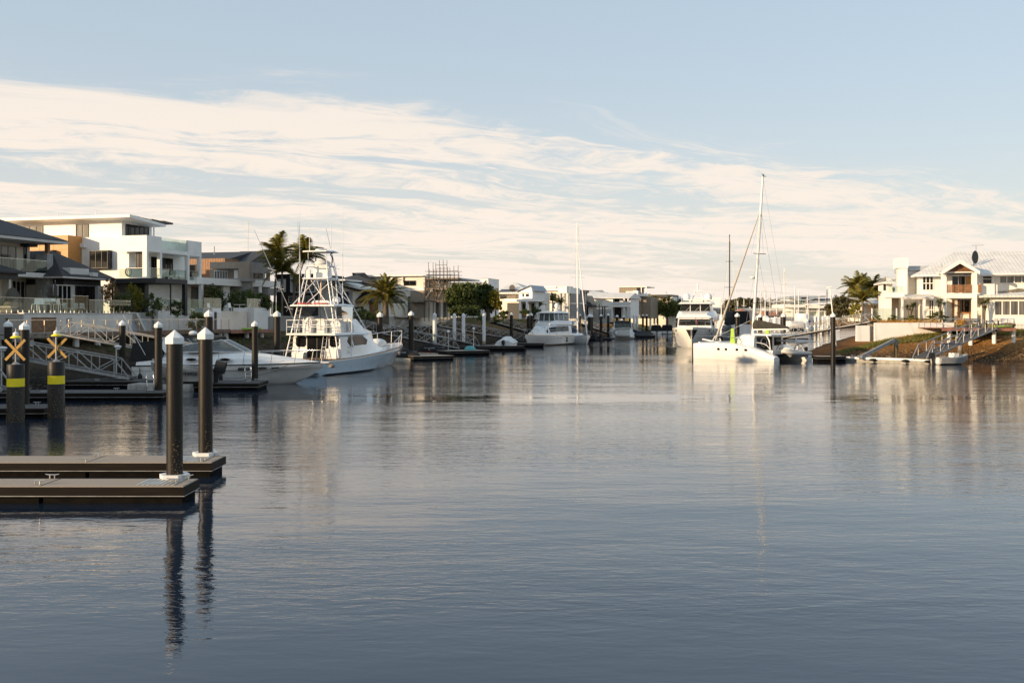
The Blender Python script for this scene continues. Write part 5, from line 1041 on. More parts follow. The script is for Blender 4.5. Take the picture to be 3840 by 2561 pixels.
def fence(label, d, px0, px1, z0, z1, n, spig=True, rail=False, dx=0):
    t, S, o = bank_frame('glass_fence', label, 'glass fence', d, px0, 'terrace glass fences'); Ln = S(px1)
    for i in range(n):
        u0, u1 = Ln * i / n + 0.02, Ln * (i + 1) / n - 0.02; MB().box(0, 0.014, u0, u1, z0 + 0.08, z1).build('glass_panel', clearg, t)
        for u in (u0 + (u1 - u0) * 0.2, u0 + (u1 - u0) * 0.8): MB().box(-0.02, 0.035, u - 0.03, u + 0.03, z0, z0 + 0.2).build('spigot', steel, t)
    if rail: MB().box(-0.015, 0.03, 0, Ln, z1 + 0.002, z1 + 0.03).build('top_rail', steel, t)
fence('frameless glass fence before the wicker chair and doors, far left', 13.3, -10, 272, 4.5, 5.62, 7, rail=True)
fence('taller glass fence panel pair left of the bronze-leaved tree', 13.3, 272, 331, 4.5, 5.9, 2, rail=True)
fence('glass fence before the bronze-leaved tree', 13.3, 333, 490, 4.5, 5.6, 5, rail=True)
fence('glass fence before the charcoal pergola', 13.6, 586, 690, 4.75, 5.9, 4, rail=True)
fence('glass fence right of the charcoal pergola', 13.6, 704, 762, 4.4, 5.9, 3, rail=True)
fence('frosted glass fence over the white terrace block, left part', 12.7, 763, 830, 4.9, 6.1, 2)
fence('glass fence over the white terrace block, right part', 12.7, 925, 1012, 5.1, 6.2, 3)
fence('glass fence right of the white terrace block', 12.7, 1015, 1056, 4.4, 5.9, 2)
fence('glass fence behind the game boat bow with tan reflections', 13.0, 1316, 1400, 4.4, 5.7, 4)
fence('glass pool fence behind the feather palm trunk', 12.0, 1490, 1660, 4.0, 5.3, 8)
fence('glass fence under the fig trees', 12.5, 1778, 1870, 4.2, 5.6, 4, rail=True)
fence('glass fence right of the clipped shrubs', 12.5, 1902, 1958, 4.2, 5.7, 3, rail=True)
fence('glass fence left of the flybridge cruiser bridge', 12.5, 1972, 2040, 4.0, 5.5, 4)
# far terrace walls
for (px0, px1, d, z0, z1, m, l) in ((1435, 1530, 11.5, 2.2, 4.1, white, 'white garden wall below the feather palm'), (1660, 1795, 11.0, 2.0, 4.35, cream, 'pale stained retaining wall left of the fig trees'), (1796, 1900, 11.6, 2.0, 4.2, white, 'white retaining wall with clipped shrubs'), (1900, 2070, 11.9, 2.0, 4.1, white, 'white retaining wall behind the paired piles'), (1530, 1660, 11.3, 2.0, 4.0, ltgrey, 'light grey retaining wall behind the first white pile'), (1320, 1434, 12.2, 2.4, 4.2, greywall, 'grey hedge wall right of the game boat'), (1012, 1320, 12.4, 2.2, 4.2, greywall, 'grey retaining wall behind the game boat')):
    t, S, o = bank_frame('retaining_wall', l, 'wall', d, px0, 'retaining walls'); MB().box(-0.4, 0, 0, S(px1), z0, z1).build('wall_panel', m, t); MB().box(-0.42, 0.03, 0, S(px1), z1 + 0.002, z1 + 0.06).build('coping', ltgrey, t)
# boardwalk with wire railing
def boardwalk(label, d, w, px0, px1, z, m, posts, rails=True, gap=None):
    t, S, o = bank_frame('boardwalk', label, 'deck', d, px0, 'timber boardwalks'); Ln = S(px1); n = max(3, int(w / 0.24))
    for i in range(n): MB().box(-i * w / n - w / n + 0.012, -i * w / n, 0, Ln, z - 0.05, z).build('deck_board', m, t)
    MB().box(0.004, 0.06, 0, Ln, z - 0.32, z + 0.005).build('fascia', m, t); MB().box(-w + 0.3, -0.3, 0.1, Ln - 0.1, z - 0.3, z - 0.055).build('joist_frame', oldtim, t)
    for p in posts:
        u = S(p); wx = o.x + DD.x * u - 0.6 * 0.973; wy = o.y + DD.y * u; g = gz(wx, wy) - 0.4
        MB().lathe([(0.24, g), (0.24, z - 0.3)], 14, (-0.6, u)).build('post', mw, t, smooth=50)
    if rails:
        r = thing('wire_railing', 'steel wire railing along ' + label.split(' beh')[0], 'railing', (o.x, o.y, z), -math.radians(13.36), 'steel wire railings'); hr = 1.0
        MB().bar((-0.1, 0, hr), (-0.1, Ln, hr), 0.05).build('handrail', steel, r); k = max(2, int(Ln / 1.45))
        for i in range(k + 1): MB().bar((-0.1, Ln * i / k, 0), (-0.1, Ln * i / k, hr), 0.05).build('baluster', MAT['bronze_steel'], r)
        b = MB()
        for j in range(1, 9): b.bar((-0.1, 0, hr * j / 9), (-0.1, Ln, hr * j / 9), 0.007)
        b.build('wires', steel, r)
mat('bronze_steel', (0.55, 0.42, 0.32), 0.3, 0.8, var=0.1)
boardwalk('grey timber boardwalk at far left behind the markers', 10.2, 2.4, 37, 233, 2.97, oldtim, (60, 140, 222))
boardwalk('long timber boardwalk below the white terraces', 9.6, 2.4, 262, 862, 2.97, decktim, (310, 390, 520, 640, 750, 845))
boardwalk('brown timber boardwalk right of the tall pile', 9.9, 3.0, 864, 1030, 2.85, redeck, (868, 945, 1000), rails=False)
# charcoal pergola
h = HF('pergola', 'charcoal pergola with dark cut-out screen on the white house terrace', 703, 97.5, 15, 4.5, 'pergola', None)
ya, yb = h.Yl(584, 0), 0; xl = h.X(414, ya); zt, zb = h.Z(1050, 0, 0), h.Z(1067, 0, 0)
h.box('roof_frame', charcoal, xl, 0, ya, yb, zb, zt); h.box('post', charcoal, -0.35, -0.002, -0.4, -0.002, 4.3, zb); h.box('post', charcoal, h.X(640, ya / 2) - 0.1, h.X(640, ya / 2), ya / 2, ya / 2 + 0.12, 4.3, zb)
h.box('screen_wall', charcoal, xl * 0.62, xl * 0.42, ya + 1.2, ya + 1.4, 4.3, zb); h.box('back_screen', charcoal, -4.5, -4.35, ya, yb, 4.3, zb); h.box('post', charcoal, xl + 0.1, xl + 0.25, ya, ya + 0.15, 4.3, zb)
# unseen houses on the near left bank, added to shade the piles and markers
for i, (x, y, a) in enumerate(((-60, 44, 10), (-63, 22, 10))):
    h = HF('unseen_neighbour_house', 'unseen two-storey house added for shade on the near left bank, %s along from the grey-roofed house' % ('first second third fourth fifth'.split()[i]), 0, 50, a, 4.3); h.ox, h.oy = x, y; h.t.location = (x, y, 0); WM[h.t.name] = Matrix.Translation((x, y, 0)) @ Matrix.Rotation(-h.th, 4, 'Z')
    h.box('wall', cream, -8, 8, -8, 8, 4.2, 10.0); b = MB(); b.hip(-9, 9, -9, 9, 10.0, 13.2, 'y', t=0.3); h.part('roof', roofd, b); h.win('s', 8, -5, -1, 7.4, 9.4, 3); h.win('s', 8, 1, 6, 7.4, 9.4, 3); h.win('s', 8, -5, 5, 4.5, 6.8, 6)
# ---------------------------------------------------------------- boats: local x forward, y to port, z up from the waterline
def hull_secs(st):
    # stations: x, half beam at sheer, half beam at waterline, keel z, sheer z
    secs = []
    for (x, bs, bw, zk, zs) in st:
        zc = 0.12 if zk < 0 else zk + (zs - zk) * 0.15; ym = bw + (bs - bw) * 0.42; zm = zc + (zs - zc) * 0.5
        half = [(bs, zs), (bs * 0.97 + ym * 0.03, zc + (zs - zc) * 0.85), (ym, zm), (bw, zc), (bw * 0.55, (zc + zk * 1.4) / 2.4), (0.0, zk)]
        secs.append([(x, y, z) for y, z in half] + [(x, -y, z) for y, z in half[::-1][1:]])
    return secs
def densify(st, n):
    v = [Vector(s[:3]) for s in st]; w_ = [Vector((s[3], s[4], 0)) for s in st]
    a = catmull(v, n); b = catmull(w_, n); return [(p.x, max(p.y, 0.02), max(p.z, 0.01), q.x, q.y) for p, q in zip(a, b)]
def hull(t, st, m, name='hull', n=4, deckmat=None):
    s = densify(st, n); b = MB(); b.loft(hull_secs(s)); o = b.build(name, m, t, smooth=35); return o
def strake(t, st, dz0, dz1, off, m, name, n=4, both=True):
    s = densify(st, n); b = MB()
    for sg in (1, -1):
        secs = [[(x, sg * (bs + off), zs + dz0), (x, sg * (bs + off), zs + dz1), (x, sg * (bs - 0.06), zs + dz1), (x, sg * (bs - 0.06), zs + dz0)] for x, bs, bw, zk, zs in s]; b.loft(secs)
    return b.build(name, m, t)
def house_loft(t, name, st, m, smooth=35, r=0.18):
    # stations: x, half width bottom, half width top, z bottom, z top
    b = MB(); secs = []
    for (x, wb, wt, z0, z1) in st:
        h = z1 - z0; half = [(wb, z0), (wb * 0.6 + wt * 0.4, z0 + h * 0.5), (wt, z1 - min(r, h * 0.4)), (wt - min(r, wt * 0.4), z1)]
        secs.append([(x, y, z) for y, z in half] + [(x, -y, z) for y, z in half[::-1]])
    b.loft(secs); return b.build(name, m, t, smooth=smooth)
def sidepatch(t, name, pts, yf, m, th=0.03, sides=(1, -1)):
    out = []
    for sg in sides:
        b = MB(); b.ext([(x, sg * (yf(x, z) if callable(yf) else yf), z) for x, z in pts], (0, sg * th, 0)); out.append(b.build(name, m, t))
    return out
def rail_line(t, pts, r=0.018, m=None, name='bow_rail', posts=None, drop=0.5, n=5):
    p = catmull(pts, n); MB().tube(p, r, 6).build(name, m or steel, t, smooth=60)
    if posts:
        for i in range(0, len(p), posts): q = p[i]; MB().tube([q, (q.x - 0.12, q.y * 0.97, q.z - drop)], r * 0.9, 6).build('stanchion', m or steel, t, smooth=60)
def outboard(t, x, y, z, s=1.0, m=None, tilt=0.0):
    c, d = math.cos(tilt), math.sin(tilt); R = lambda u, v, w_: (x + (u * c - w_ * d) * s, y + v * s, z + (u * d + w_ * c) * s)
    b = MB(); b.loft([[R(-0.08 + dx, dy * k, h) for dx, dy in ((-0.26, -0.13), (-0.26, 0.13), (0.16, 0.15), (0.16, -0.15))] for h, k in ((0.0, 0.8), (0.12, 1.0), (0.38, 1.0), (0.52, 0.7))]); o = b.build('outboard_motor', m or black, t, smooth=50)
    b = MB(); b.loft([[R(-0.05 + dx, dy, h) for dx, dy in ((-0.10, -0.06), (-0.10, 0.06), (0.10, 0.06), (0.10, -0.06))] for h in (0.0, -0.75)]); b.loft([[R(-0.22, -0.02, -0.55), R(-0.22, 0.02, -0.55), R(0.12, 0.02, -0.55), R(0.12, -0.02, -0.55)], [R(-0.16, -0.015, -0.95), R(-0.16, 0.015, -0.95), R(0.02, 0.015, -0.95), R(0.02, -0.015, -0.95)]]); b.tube([R(-0.35, 0, -0.68), R(0.12, 0, -0.68)], [0.02 * s, 0.06 * s], 8); b.build('motor_leg', m or black, o, smooth=40)
    b = MB(); P0 = Vector(R(-0.38, 0, -0.68))
    for k in range(3): a = k * 2.09; b.ext([P0, P0 + Vector((0.02, math.cos(a) * 0.16 * s, math.sin(a) * 0.16 * s)), P0 + Vector((-0.03, math.cos(a + 0.7) * 0.14 * s, math.sin(a + 0.7) * 0.14 * s))], (0.012, 0, 0))
    b.build('propeller', steel, o)
def fender(t, x, y, z, m=None, h=0.55, r=0.13): MB().lathe([(0.02, z + h + 0.35), (0.03, z + h), (r, z + h - 0.15), (r, z + 0.12), (0.03, z)], 12, (x, y)).build('fender', m or rubber, t, smooth=50)
def text(t, s, size, M_, m, name='lettering', ex=0.004, shear=0.0):
    c = bpy.data.curves.new('lettering', 'FONT'); c.body = s; c.size = size; c.extrude = ex; c.align_x = 'CENTER'; c.align_y = 'CENTER'; c.shear = shear; c.resolution_u = 3
    o = bpy.data.objects.new('lettering_src', c); COL.objects.link(o); bpy.context.view_layer.update()
    me = bpy.data.meshes.new_from_object(o.evaluated_get(bpy.context.evaluated_depsgraph_get())); bpy.data.objects.remove(o); bpy.data.curves.remove(c)
    me.transform(M_); me.materials.clear(); me.materials.append(m); me.name = name; ob = bpy.data.objects.new(name, me); COL.objects.link(ob); ob.parent = t; return ob
def on_stbd(x, y, z, lean=0.0): # text frame on the starboard side (facing -y): reads along +x
    return Matrix.Translation((x, y, z)) @ Matrix.Rotation(math.pi / 2 + lean, 4, 'X')
def on_port(x, y, z, lean=0.0): return Matrix.Translation((x, y, z)) @ Matrix.Rotation(math.pi, 4, 'Z') @ Matrix.Rotation(math.pi / 2 + lean, 4, 'X')

# --- white cruiser, bow to the right
def cruiser():
    t = thing('motor_cruiser', 'white sports cruiser with black stern canopy, bow to the right, beside the game boat', 'boat', (-23.6, 63.4, 0), math.radians(-3), 'moored boats')
    ST = [(0, 1.45, 1.40, -0.25, 1.12), (3, 1.72, 1.60, -0.35, 1.18), (6, 1.78, 1.50, -0.4, 1.20), (8.2, 1.55, 1.05, -0.35, 1.24), (9.6, 1.15, 0.45, -0.12, 1.27), (10.8, 0.62, 0.10, 0.42, 1.30), (11.7, 0.10, 0.03, 1.02, 1.32)]
    hull(t, ST, gelwarm); strake(t, ST, -0.02, 0.05, 0.03, rubber, 'rub_rail'); strake(t, [(a, b, c, d, e - 0.30) for a, b, c, d, e in ST], 0, 0.02, 0.0, greywall, 'pinstripe')
    house_loft(t, 'deck_moulding', [(0.2, 1.30, 1.15, 1.17, 1.55), (2.2, 1.60, 1.35, 1.17, 1.98), (5.4, 1.65, 1.35, 1.2, 2.03), (7.4, 1.45, 1.05, 1.24, 1.92), (9.3, 1.05, 0.6, 1.27, 1.68), (10.9, 0.5, 0.22, 1.30, 1.45), (11.6, 0.08, 0.04, 1.31, 1.34)], gelcoat, r=0.35)
    # windscreen
    b = MB(); fr = MB(); bot = [(3.2, -1.36, 2.0), (5.0, -1.33, 2.03), (6.9, -0.7, 2.0), (7.2, 0, 2.0), (6.9, 0.7, 2.0), (5.0, 1.33, 2.03), (3.2, 1.36, 2.0)]; top = [(3.0, -1.2, 2.35), (4.6, -1.15, 2.68), (5.5, -0.6, 2.72), (5.7, 0, 2.74), (5.5, 0.6, 2.72), (4.6, 1.15, 2.68), (3.0, 1.2, 2.35)]
    for i in range(6):
        o = MB(); o.add([bot[i], bot[i + 1], top[i + 1], top[i]], [(0, 1, 2, 3)]); o.build('windscreen_pane', MAT['windscreen'], t); fr.tube([bot[i], top[i]], 0.03, 6)
    fr.tube(top, 0.035, 6); fr.tube(bot, 0.035, 6); fr.build('windscreen_frame', steel, t, smooth=60)
    # radar arch
    b = MB()
    for sg in (1, -1): b.loft([[(2.1, sg * 1.38, 1.95), (3.2, sg * 1.38, 1.95), (3.2, sg * 1.28, 1.95), (2.1, sg * 1.28, 1.95)], [(1.5, sg * 1.2, 2.75), (2.0, sg * 1.2, 2.75), (2.0, sg * 1.1, 2.75), (1.5, sg * 1.1, 2.75)]])
    b.box(1.45, 2.05, -1.2, 1.2, 2.72, 2.86); b.build('radar_arch', gelcoat, t)
    b = MB(); b.lathe([(0.26, 3.06), (0.28, 3.16), (0.18, 3.28), (0.02, 3.32)], 16, (3.35, 0)); b.build('radome', gelcoat, t, smooth=50)
    b = MB(); b.loft([[(3.0, -1.15, 2.85), (3.0, 1.15, 2.85), (3.0, 1.0, 3.02), (3.0, -1.0, 3.02)], [(4.2, -1.15, 2.9), (4.2, 1.15, 2.9), (4.2, 0.95, 3.1), (4.2, -0.95, 3.1)], [(5.2, -0.9, 2.8), (5.2, 0.9, 2.8), (5.2, 0.8, 2.92), (5.2, -0.8, 2.92)]]); b.build('bimini', canvasb, t, smooth=40)
    fr = MB()
    for sg in (1, -1): fr.tube([(4.3, sg * 1.2, 2.05), (3.4, sg * 1.12, 2.86)], 0.02, 6); fr.tube([(3.3, sg * 1.2, 2.1), (4.6, sg * 1.05, 2.86)], 0.02, 6)
    fr.build('bimini_frame', steel, t)
    for sg in (1, -1):
        c = MB(); c.add([(3.0, sg * 1.22, 2.36), (4.6, sg * 1.18, 2.66), (5.1, sg * 0.9, 2.82), (3.0, sg * 1.14, 2.86)], [(0, 1, 2, 3)]); c.build('clear_curtain', vinyl, t)
    b = MB(); b.loft([[(-0.3, -1.2, 1.38), (-0.3, 1.2, 1.38), (-0.1, 1.05, 2.55), (-0.1, -1.05, 2.55)], [(1.9, -1.42, 1.5), (1.9, 1.42, 1.5), (1.9, 1.2, 2.78), (1.9, -1.2, 2.78)]]); b.build('stern_canopy', canvasb, t, smooth=20)
    MB().box(-1.0, 0.05, -1.3, 1.3, 0.25, 0.42).build('swim_platform', gelcoat, t)
    for sg in (1, -1):
        rail_line(t, [(5.6, sg * 1.62, 1.95), (7.6, sg * 1.5, 2.0), (9.6, sg * 1.1, 2.06), (11.0, sg * 0.6, 2.08), (11.75, sg * 0.18, 2.1)], posts=4, drop=0.72)
    for x in (3.9, 6.0): 
        b = MB(); b.ext([(x + 0.42 * math.cos(a * 0.524), -1.745, 1.56 + 0.12 * math.sin(a * 0.524)) for a in range(12)], (0, 0.25, 0)); o = b.build('cabin_light', gelcoat, t); b = MB(); b.ext([(x + 0.33 * math.cos(a * 0.524), -1.75, 1.56 + 0.085 * math.sin(a * 0.524)) for a in range(12)], (0, -0.01, 0)); b.build('cabin_light_glass', glassd, o)
    for x, yy in ((8.3, 1.46), (9.05, 1.22)):
        b = MB(); b.ext([(x + 0.27 * math.cos(a * 0.524), -yy + 0.08 * math.cos(a * 0.524), 1.03 + 0.075 * math.sin(a * 0.524)) for a in range(12)], (0, -0.1, 0)); b.build('porthole', glassd, t)
    text(t, '666Q', 0.30, on_stbd(7.15, -1.76, 0.98, -0.12), black, 'registration', ex=0.06, shear=0.25)
    b = MB(); b.box(-0.4, 0.4, -0.005, 0.0, -0.012, 0.012)
    fender(t, 5.8, -1.93, 0.2); fender(t, 0.6, -1.62, 0.15); fender(t, 5.0, -1.93, 0.05, h=0.4)
    MB().tube(catmull([(9.9, -1.0, 1.28), (8.6, -1.5, 0.75), (7.2, -1.75, 0.48), (6.2, -2.2, 0.45)], 5), 0.03, 6).build('mooring_line', greywall, t, smooth=60)
    MB().box(10.9, 12.1, -0.2, 0.2, 1.30, 1.37).build('bow_pulpit', gelcoat, t); b = MB(); b.tube([(11.9, 0, 1.3), (12.3, 0, 1.2), (12.35, 0, 1.05)], 0.07, 8); b.ell((12.25, 0, 1.08), (0.22, 0.2, 0.1)); b.build('anchor', oldtim, t, smooth=50)
    MB().tube([(0.8, -1.25, 1.8), (-0.6, -1.3, 4.3)], 0.02, 5).build('whip_aerial', whitetube, t)
mat('windscreen', (0.10, 0.115, 0.11), 0.08, var=0.2, spec=0.8)
cruiser()

# --- game fishing boat with tower
def gameboat():
    t = thing('game_fishing_boat', 'pale blue hulled game fishing boat with tall white tube tower', 'boat', (-15.38, 71.74, 0), math.radians(72), 'moored boats')
    ST = [(0, 2.40, 2.25, -0.4, 1.08), (3, 2.5, 2.35, -0.6, 1.12), (7, 2.55, 2.2, -0.8, 1.28), (11, 2.35, 1.45, -0.8, 1.52), (14, 1.75, 0.6, -0.4, 1.70), (16.2, 0.85, 0.12, 0.35, 1.82), (17.7, 0.08, 0.02, 1.62, 1.90)]
    hull(t, ST, hullblue); strake(t, ST, -0.09, -0.02, 0.03, gelcoat, 'rub_rail'); strake(t, ST, -0.02, 0.05, 0.0, teak, 'covering_board')
    sd = densify(ST, 4); b = MB(); b.v = []; 
    secs = [[(x, bs * 0.93, zs + 0.035), (x, -bs * 0.93, zs + 0.035)] for x, bs, bw, zk, zs in sd if x > 2.8]; b.loft([[p[0], p[1], (p[1][0], p[1][1], p[1][2] - 0.03), (p[0][0], p[0][1], p[0][2] - 0.03)] for p in secs]); b.build('foredeck', gelcoat, t)
    MB().box(0.15, 2.6, -2.15, 2.15, 1.085, 1.12).build('cockpit_sole', teak, t)
    bs_, ex = 2.6, 0.5
    MB().box(0.02, 0.2, -2.2, 2.2, 1.10, 1.16).build('transom_cap', teak, t); MB().box(-0.03, -0.002, -0.2, 1.0, 0.2, 0.95).build('transom_door', hullblue, t); MB().box(-0.35, -0.01, -1.6, 1.6, 0.18, 0.24).build('swim_step', hullblue, t)
    house_loft(t, 'cabin', [(2.6, 2.02, 1.95, 1.1, 2.88), (6.5, 2.0, 1.85, 1.25, 2.95), (8.8, 1.85, 1.35, 1.4, 2.75), (10.6, 1.5, 0.9, 1.5, 2.1), (12.4, 0.9, 0.4, 1.62, 1.72)], gelcoat, r=0.2)
    # aft bulkhead: door and windows
    o = MB().box(2.52, 2.597, -0.95, 0.75, 1.12, 2.80).build('saloon_door', glassd, t); MB().box(2.50, 2.519, -0.12, -0.07, 1.14, 2.78).build('door_stile', black, o)
    for y0, y1, z0 in ((0.88, 1.72, 1.95), (-1.85, -1.1, 1.95)):
        b = MB(); r = 0.14; b.ext([(2.6, y0 + r, z0), (2.6, y1 - r, z0), (2.6, y1, z0 + r), (2.6, y1, 2.75 - r), (2.6, y1 - r, 2.75), (2.6, y0 + r, 2.75), (2.6, y0, 2.75 - r), (2.6, y0, z0 + r)], (-0.03, 0, 0)); b.build('aft_window', glassd, t)
    MB().box(2.1, 2.6, -1.9, -1.05, 1.12, 1.85).build('bait_locker', gelcoat, t); MB().box(2.1, 2.6, 0.85, 1.8, 1.12, 1.55).build('bait_locker', gelcoat, t)
    lad = MB(); 
    for dy in (-0.0, 0.32): lad.tube([(1.7, -1.15 + dy, 1.15), (2.2, -1.15 + dy, 2.95)], 0.025, 6)
    for k in range(6): lad.tube([(1.75 + k * 0.08, -1.15, 1.35 + k * 0.3), (1.75 + k * 0.08, -0.83, 1.35 + k * 0.3)], 0.02, 6)
    lad.build('bridge_ladder', steel, t, smooth=60)
    yf = lambda x, z: 2.015 - (x - 2.6) * 0.012 - (z - 1.3) * 0.05
    sidepatch(t, 'side_window', [(3.7, 2.35), (4.1, 2.72), (6.3, 2.76), (7.2, 2.4), (7.0, 2.06), (4.2, 1.98)], lambda x, z: yf(x, z) - 0.012, glassd, 0.03)
    for k in range(7): sidepatch(t, 'vent_slot', [(3.6 + k * 0.02, 1.45 + k * 0.08), (4.9, 1.50 + k * 0.08), (4.9, 1.53 + k * 0.08), (3.6 + k * 0.02, 1.48 + k * 0.08)], lambda x, z: yf(x, z) - 0.02, greywall, 0.035)
    # flybridge
    house_loft(t, 'flybridge_deck', [(1.7, 2.05, 2.0, 2.84, 2.98), (4.0, 2.1, 2.02, 2.85, 3.02), (7.2, 1.95, 1.8, 2.86, 3.05)], gelcoat, r=0.05)
    house_loft(t, 'flybridge_cowl', [(4.9, 1.98, 1.75, 3.0, 4.05), (6.4, 1.85, 1.5, 3.0, 4.05), (7.6, 1.65, 1.1, 2.95, 3.6), (8.8, 1.3, 0.6, 2.8, 3.05)], gelcoat, r=0.2)
    b = MB(); b.loft([[(7.6, -1.5, 2.7), (7.6, 1.5, 2.7), (7.6, 1.3, 3.35), (7.6, -1.3, 3.35)], [(9.4, -1.35, 2.3), (9.4, 1.35, 2.3), (9.4, 1.2, 3.0), (9.4, -1.2, 3.0)], [(11.0, -0.3, 2.75), (11.0, 0.3, 2.75), (11.0, 0.2, 2.95), (11.0, -0.2, 2.95)]]); b.build('bridge_brow', gelcoat, t, smooth=40)
    for i, (x0, y0, w_) in enumerate(((3.2, 1.1, 0.8), (3.4, 0.1, 0.7), (3.8, -0.9, 0.9))):
        b = MB(); b.loft([[(x0, y0 - w_ / 2, 3.0), (x0 + 1, y0 - w_ / 2, 3.0), (x0 + 1, y0 + w_ / 2, 3.0), (x0, y0 + w_ / 2, 3.0)], [(x0, y0 - w_ / 2, 3.7), (x0 + 1, y0 - w_ / 2, 3.75), (x0 + 1, y0 + w_ / 2, 3.75), (x0, y0 + w_ / 2, 3.7)], [(x0 + 0.2, y0 - w_ / 5, 4.15 - i * 0.1), (x0 + 0.6, y0 - w_ / 5, 4.2 - i * 0.1), (x0 + 0.6, y0 + w_ / 5, 4.2 - i * 0.1), (x0 + 0.2, y0 + w_ / 5, 4.15 - i * 0.1)]]); b.build('covered_helm_chair', canvas, t, smooth=50)
    house_loft(t, 'hardtop', [(1.9, 1.85, 1.8, 4.98, 5.10), (3.6, 1.95, 1.9, 5.02, 5.16), (5.6, 1.6, 1.5, 4.98, 5.10)], gelcoat, r=0.04)
    for sg in (1, -1):
        for (x0, x1, y0, y1) in ((4.9, 3.6, 1.9, 1.9), (6.3, 5.4, 1.6, 1.55)):
            pass
        b = MB(); b.add([(4.9, sg * 1.80, 4.05), (3.0, sg * 1.92, 4.0), (3.0, sg * 1.88, 4.98), (5.4, sg * 1.58, 4.98)], [(0, 1, 2, 3)]); b.build('clear_curtain', vinyl, t)
    b = MB(); b.add([(4.9, -1.80, 4.05), (6.7, -1.2, 4.0), (5.5, -1.4, 4.98), (5.4, -1.58, 4.98)], [(0, 1, 2, 3)]); b.add([(6.7, -1.2, 4.0), (6.7, 1.2, 4.0), (5.5, 1.4, 4.98), (5.5, -1.4, 4.98)], [(0, 1, 2, 3)]); b.build('clear_curtain', vinyl, t)
    for y in (1.0, -0.4): b = MB(); b.tube(catmull([(2.6 + 0.5 * math.cos(a), y + 0.5 * math.sin(a) * 1.0, 5.19) for a in [k * 0.785 for k in range(9)]], 2), 0.05, 6); b.build('life_ring', red, t, smooth=60)
    house_loft(t, 'hardtop_pod', [(3.2, 0.8, 0.7, 5.14, 5.42), (4.8, 0.6, 0.5, 5.14, 5.36)], gelcoat, r=0.1); MB().lathe([(0.3, 5.3), (0.32, 5.55), (0.22, 5.7), (0.02, 5.74)], 14, (4.6, -0.6)).build('radome', gelcoat, t, smooth=50)
    # rails
    for z in (3.45, 3.95): 
        for pts in ([(1.75, 2.0, z), (1.7, 0, z), (1.75, -2.0, z), (3.4, -2.05, z)], [(1.75, 2.0, z), (3.4, 2.05, z)]): MB().tube(pts, 0.022, 6).build('bridge_rail', whitetube, t, smooth=60)
    for y in (-2.0, -1.3, -0.65, 0, 0.65, 1.3, 2.0): MB().tube([(1.72, y, 2.95), (1.72, y, 3.98)], 0.02, 6).build('rail_post', whitetube, t, smooth=60)
    for y in (-0.9, 0.1, 0.9): b = MB(); b.tube([(1.66, y, 3.2), (1.6, y, 4.1)], 0.03, 6); o = b.build('rod_holder', steel, t); MB().tube([(1.6, y, 4.0), (1.35, y, 6.2 + y * 0.3)], [0.018, 0.008], 5).build('fishing_rod', black, o)
    for sg in (1, -1): rail_line(t, [(11.8, sg * 2.1, 2.1), (14, sg * 1.65, 2.6), (16.2, sg * 0.8, 2.85), (17.6, sg * 0.15, 2.95)], r=0.025, m=whitetube, posts=4, drop=0.95)
    MB().tube([(17.6, -0.15, 2.95), (17.65, 0, 2.95), (17.6, 0.15, 2.95)], 0.025, 6).build('bow_rail', whitetube, t); b = MB(); b.ell((13.2, 0.1, 1.95), (0.9, 0.75, 0.42)); b.build('covered_raft', canvas, t, smooth=60)
    # tower
    W = MAT['white_tube']; legs = MB()
    for sg in (1, -1):
        a0, a1, a2 = Vector((1.9, sg * 2.2, 1.2)), Vector((2.5, sg * 0.98, 7.05)), Vector((2.7, sg * 0.80, 8.0)); f0, f1, f2 = Vector((7.6, sg * 1.55, 3.3)), Vector((4.2, sg * 0.85, 7.05)), Vector((3.9, sg * 0.7, 8.0))
        MB().tube([a0, a1, a2], 0.05, 8).build('tower_leg', W, t, smooth=60); MB().tube([f0, f1, f2], 0.045, 8).build('tower_leg', W, t, smooth=60)
        b0, b1 = Vector((2.6, sg * 2.1, 1.3)), Vector((3.0, sg * 0.98, 7.05)); MB().tube([b0, b1], 0.04, 8).build('tower_leg', W, t, smooth=60)
        lad = MB()
        for k in range(1, 17): u = k / 17; lad.tube([a0.lerp(a1, u), b0.lerp(b1, u)], 0.018, 5)
        lad.build('tower_rungs', W, t)
        MB().tube([(2.4, sg * 1.9, 5.1), (4.0, sg * 0.85, 7.0)], 0.035, 6).build('tower_brace', W, t); MB().tube([(5.4, sg * 1.5, 5.1), (3.0, sg * 0.98, 6.6)], 0.035, 6).build('tower_brace', W, t)
    MB().tube([(2.15, 1.7, 3.6), (2.15, -1.7, 3.6)], 0.03, 6).build('tower_brace', W, t)
    MB().tube([(2.6, 0.9, 5.15), (3.4, -0.9, 6.95)], 0.035, 6).build('tower_brace', W, t); MB().tube([(2.6, -0.9, 5.15), (3.4, 0.9, 6.95)], 0.035, 6).build('tower_brace', W, t)
    MB().tube([(3.3, 0, 5.1), (3.3, 0, 7.0)], 0.06, 8).build('tower_mast', MAT['bronze_steel'], t, smooth=60)
    ring = [(2.4, 1.05, 7.05), (4.4, 1.0, 7.05), (4.4, -1.0, 7.05), (2.4, -1.05, 7.05), (2.4, 1.05, 7.05)]; MB().tube(ring, 0.05, 8).build('tower_ring', W, t); MB().pz([(2.5, 1.0), (4.35, 0.95), (4.35, -0.95), (2.5, -1.0)], 7.04, 7.08).build('tower_floor', gelcoat, t)
    ring = [(2.65, 0.85, 8.0), (4.0, 0.75, 8.0), (4.0, -0.75, 8.0), (2.65, -0.85, 8.0), (2.65, 0.85, 8.0)]; MB().tube(ring, 0.06, 8).build('tower_belly_rail', W, t)
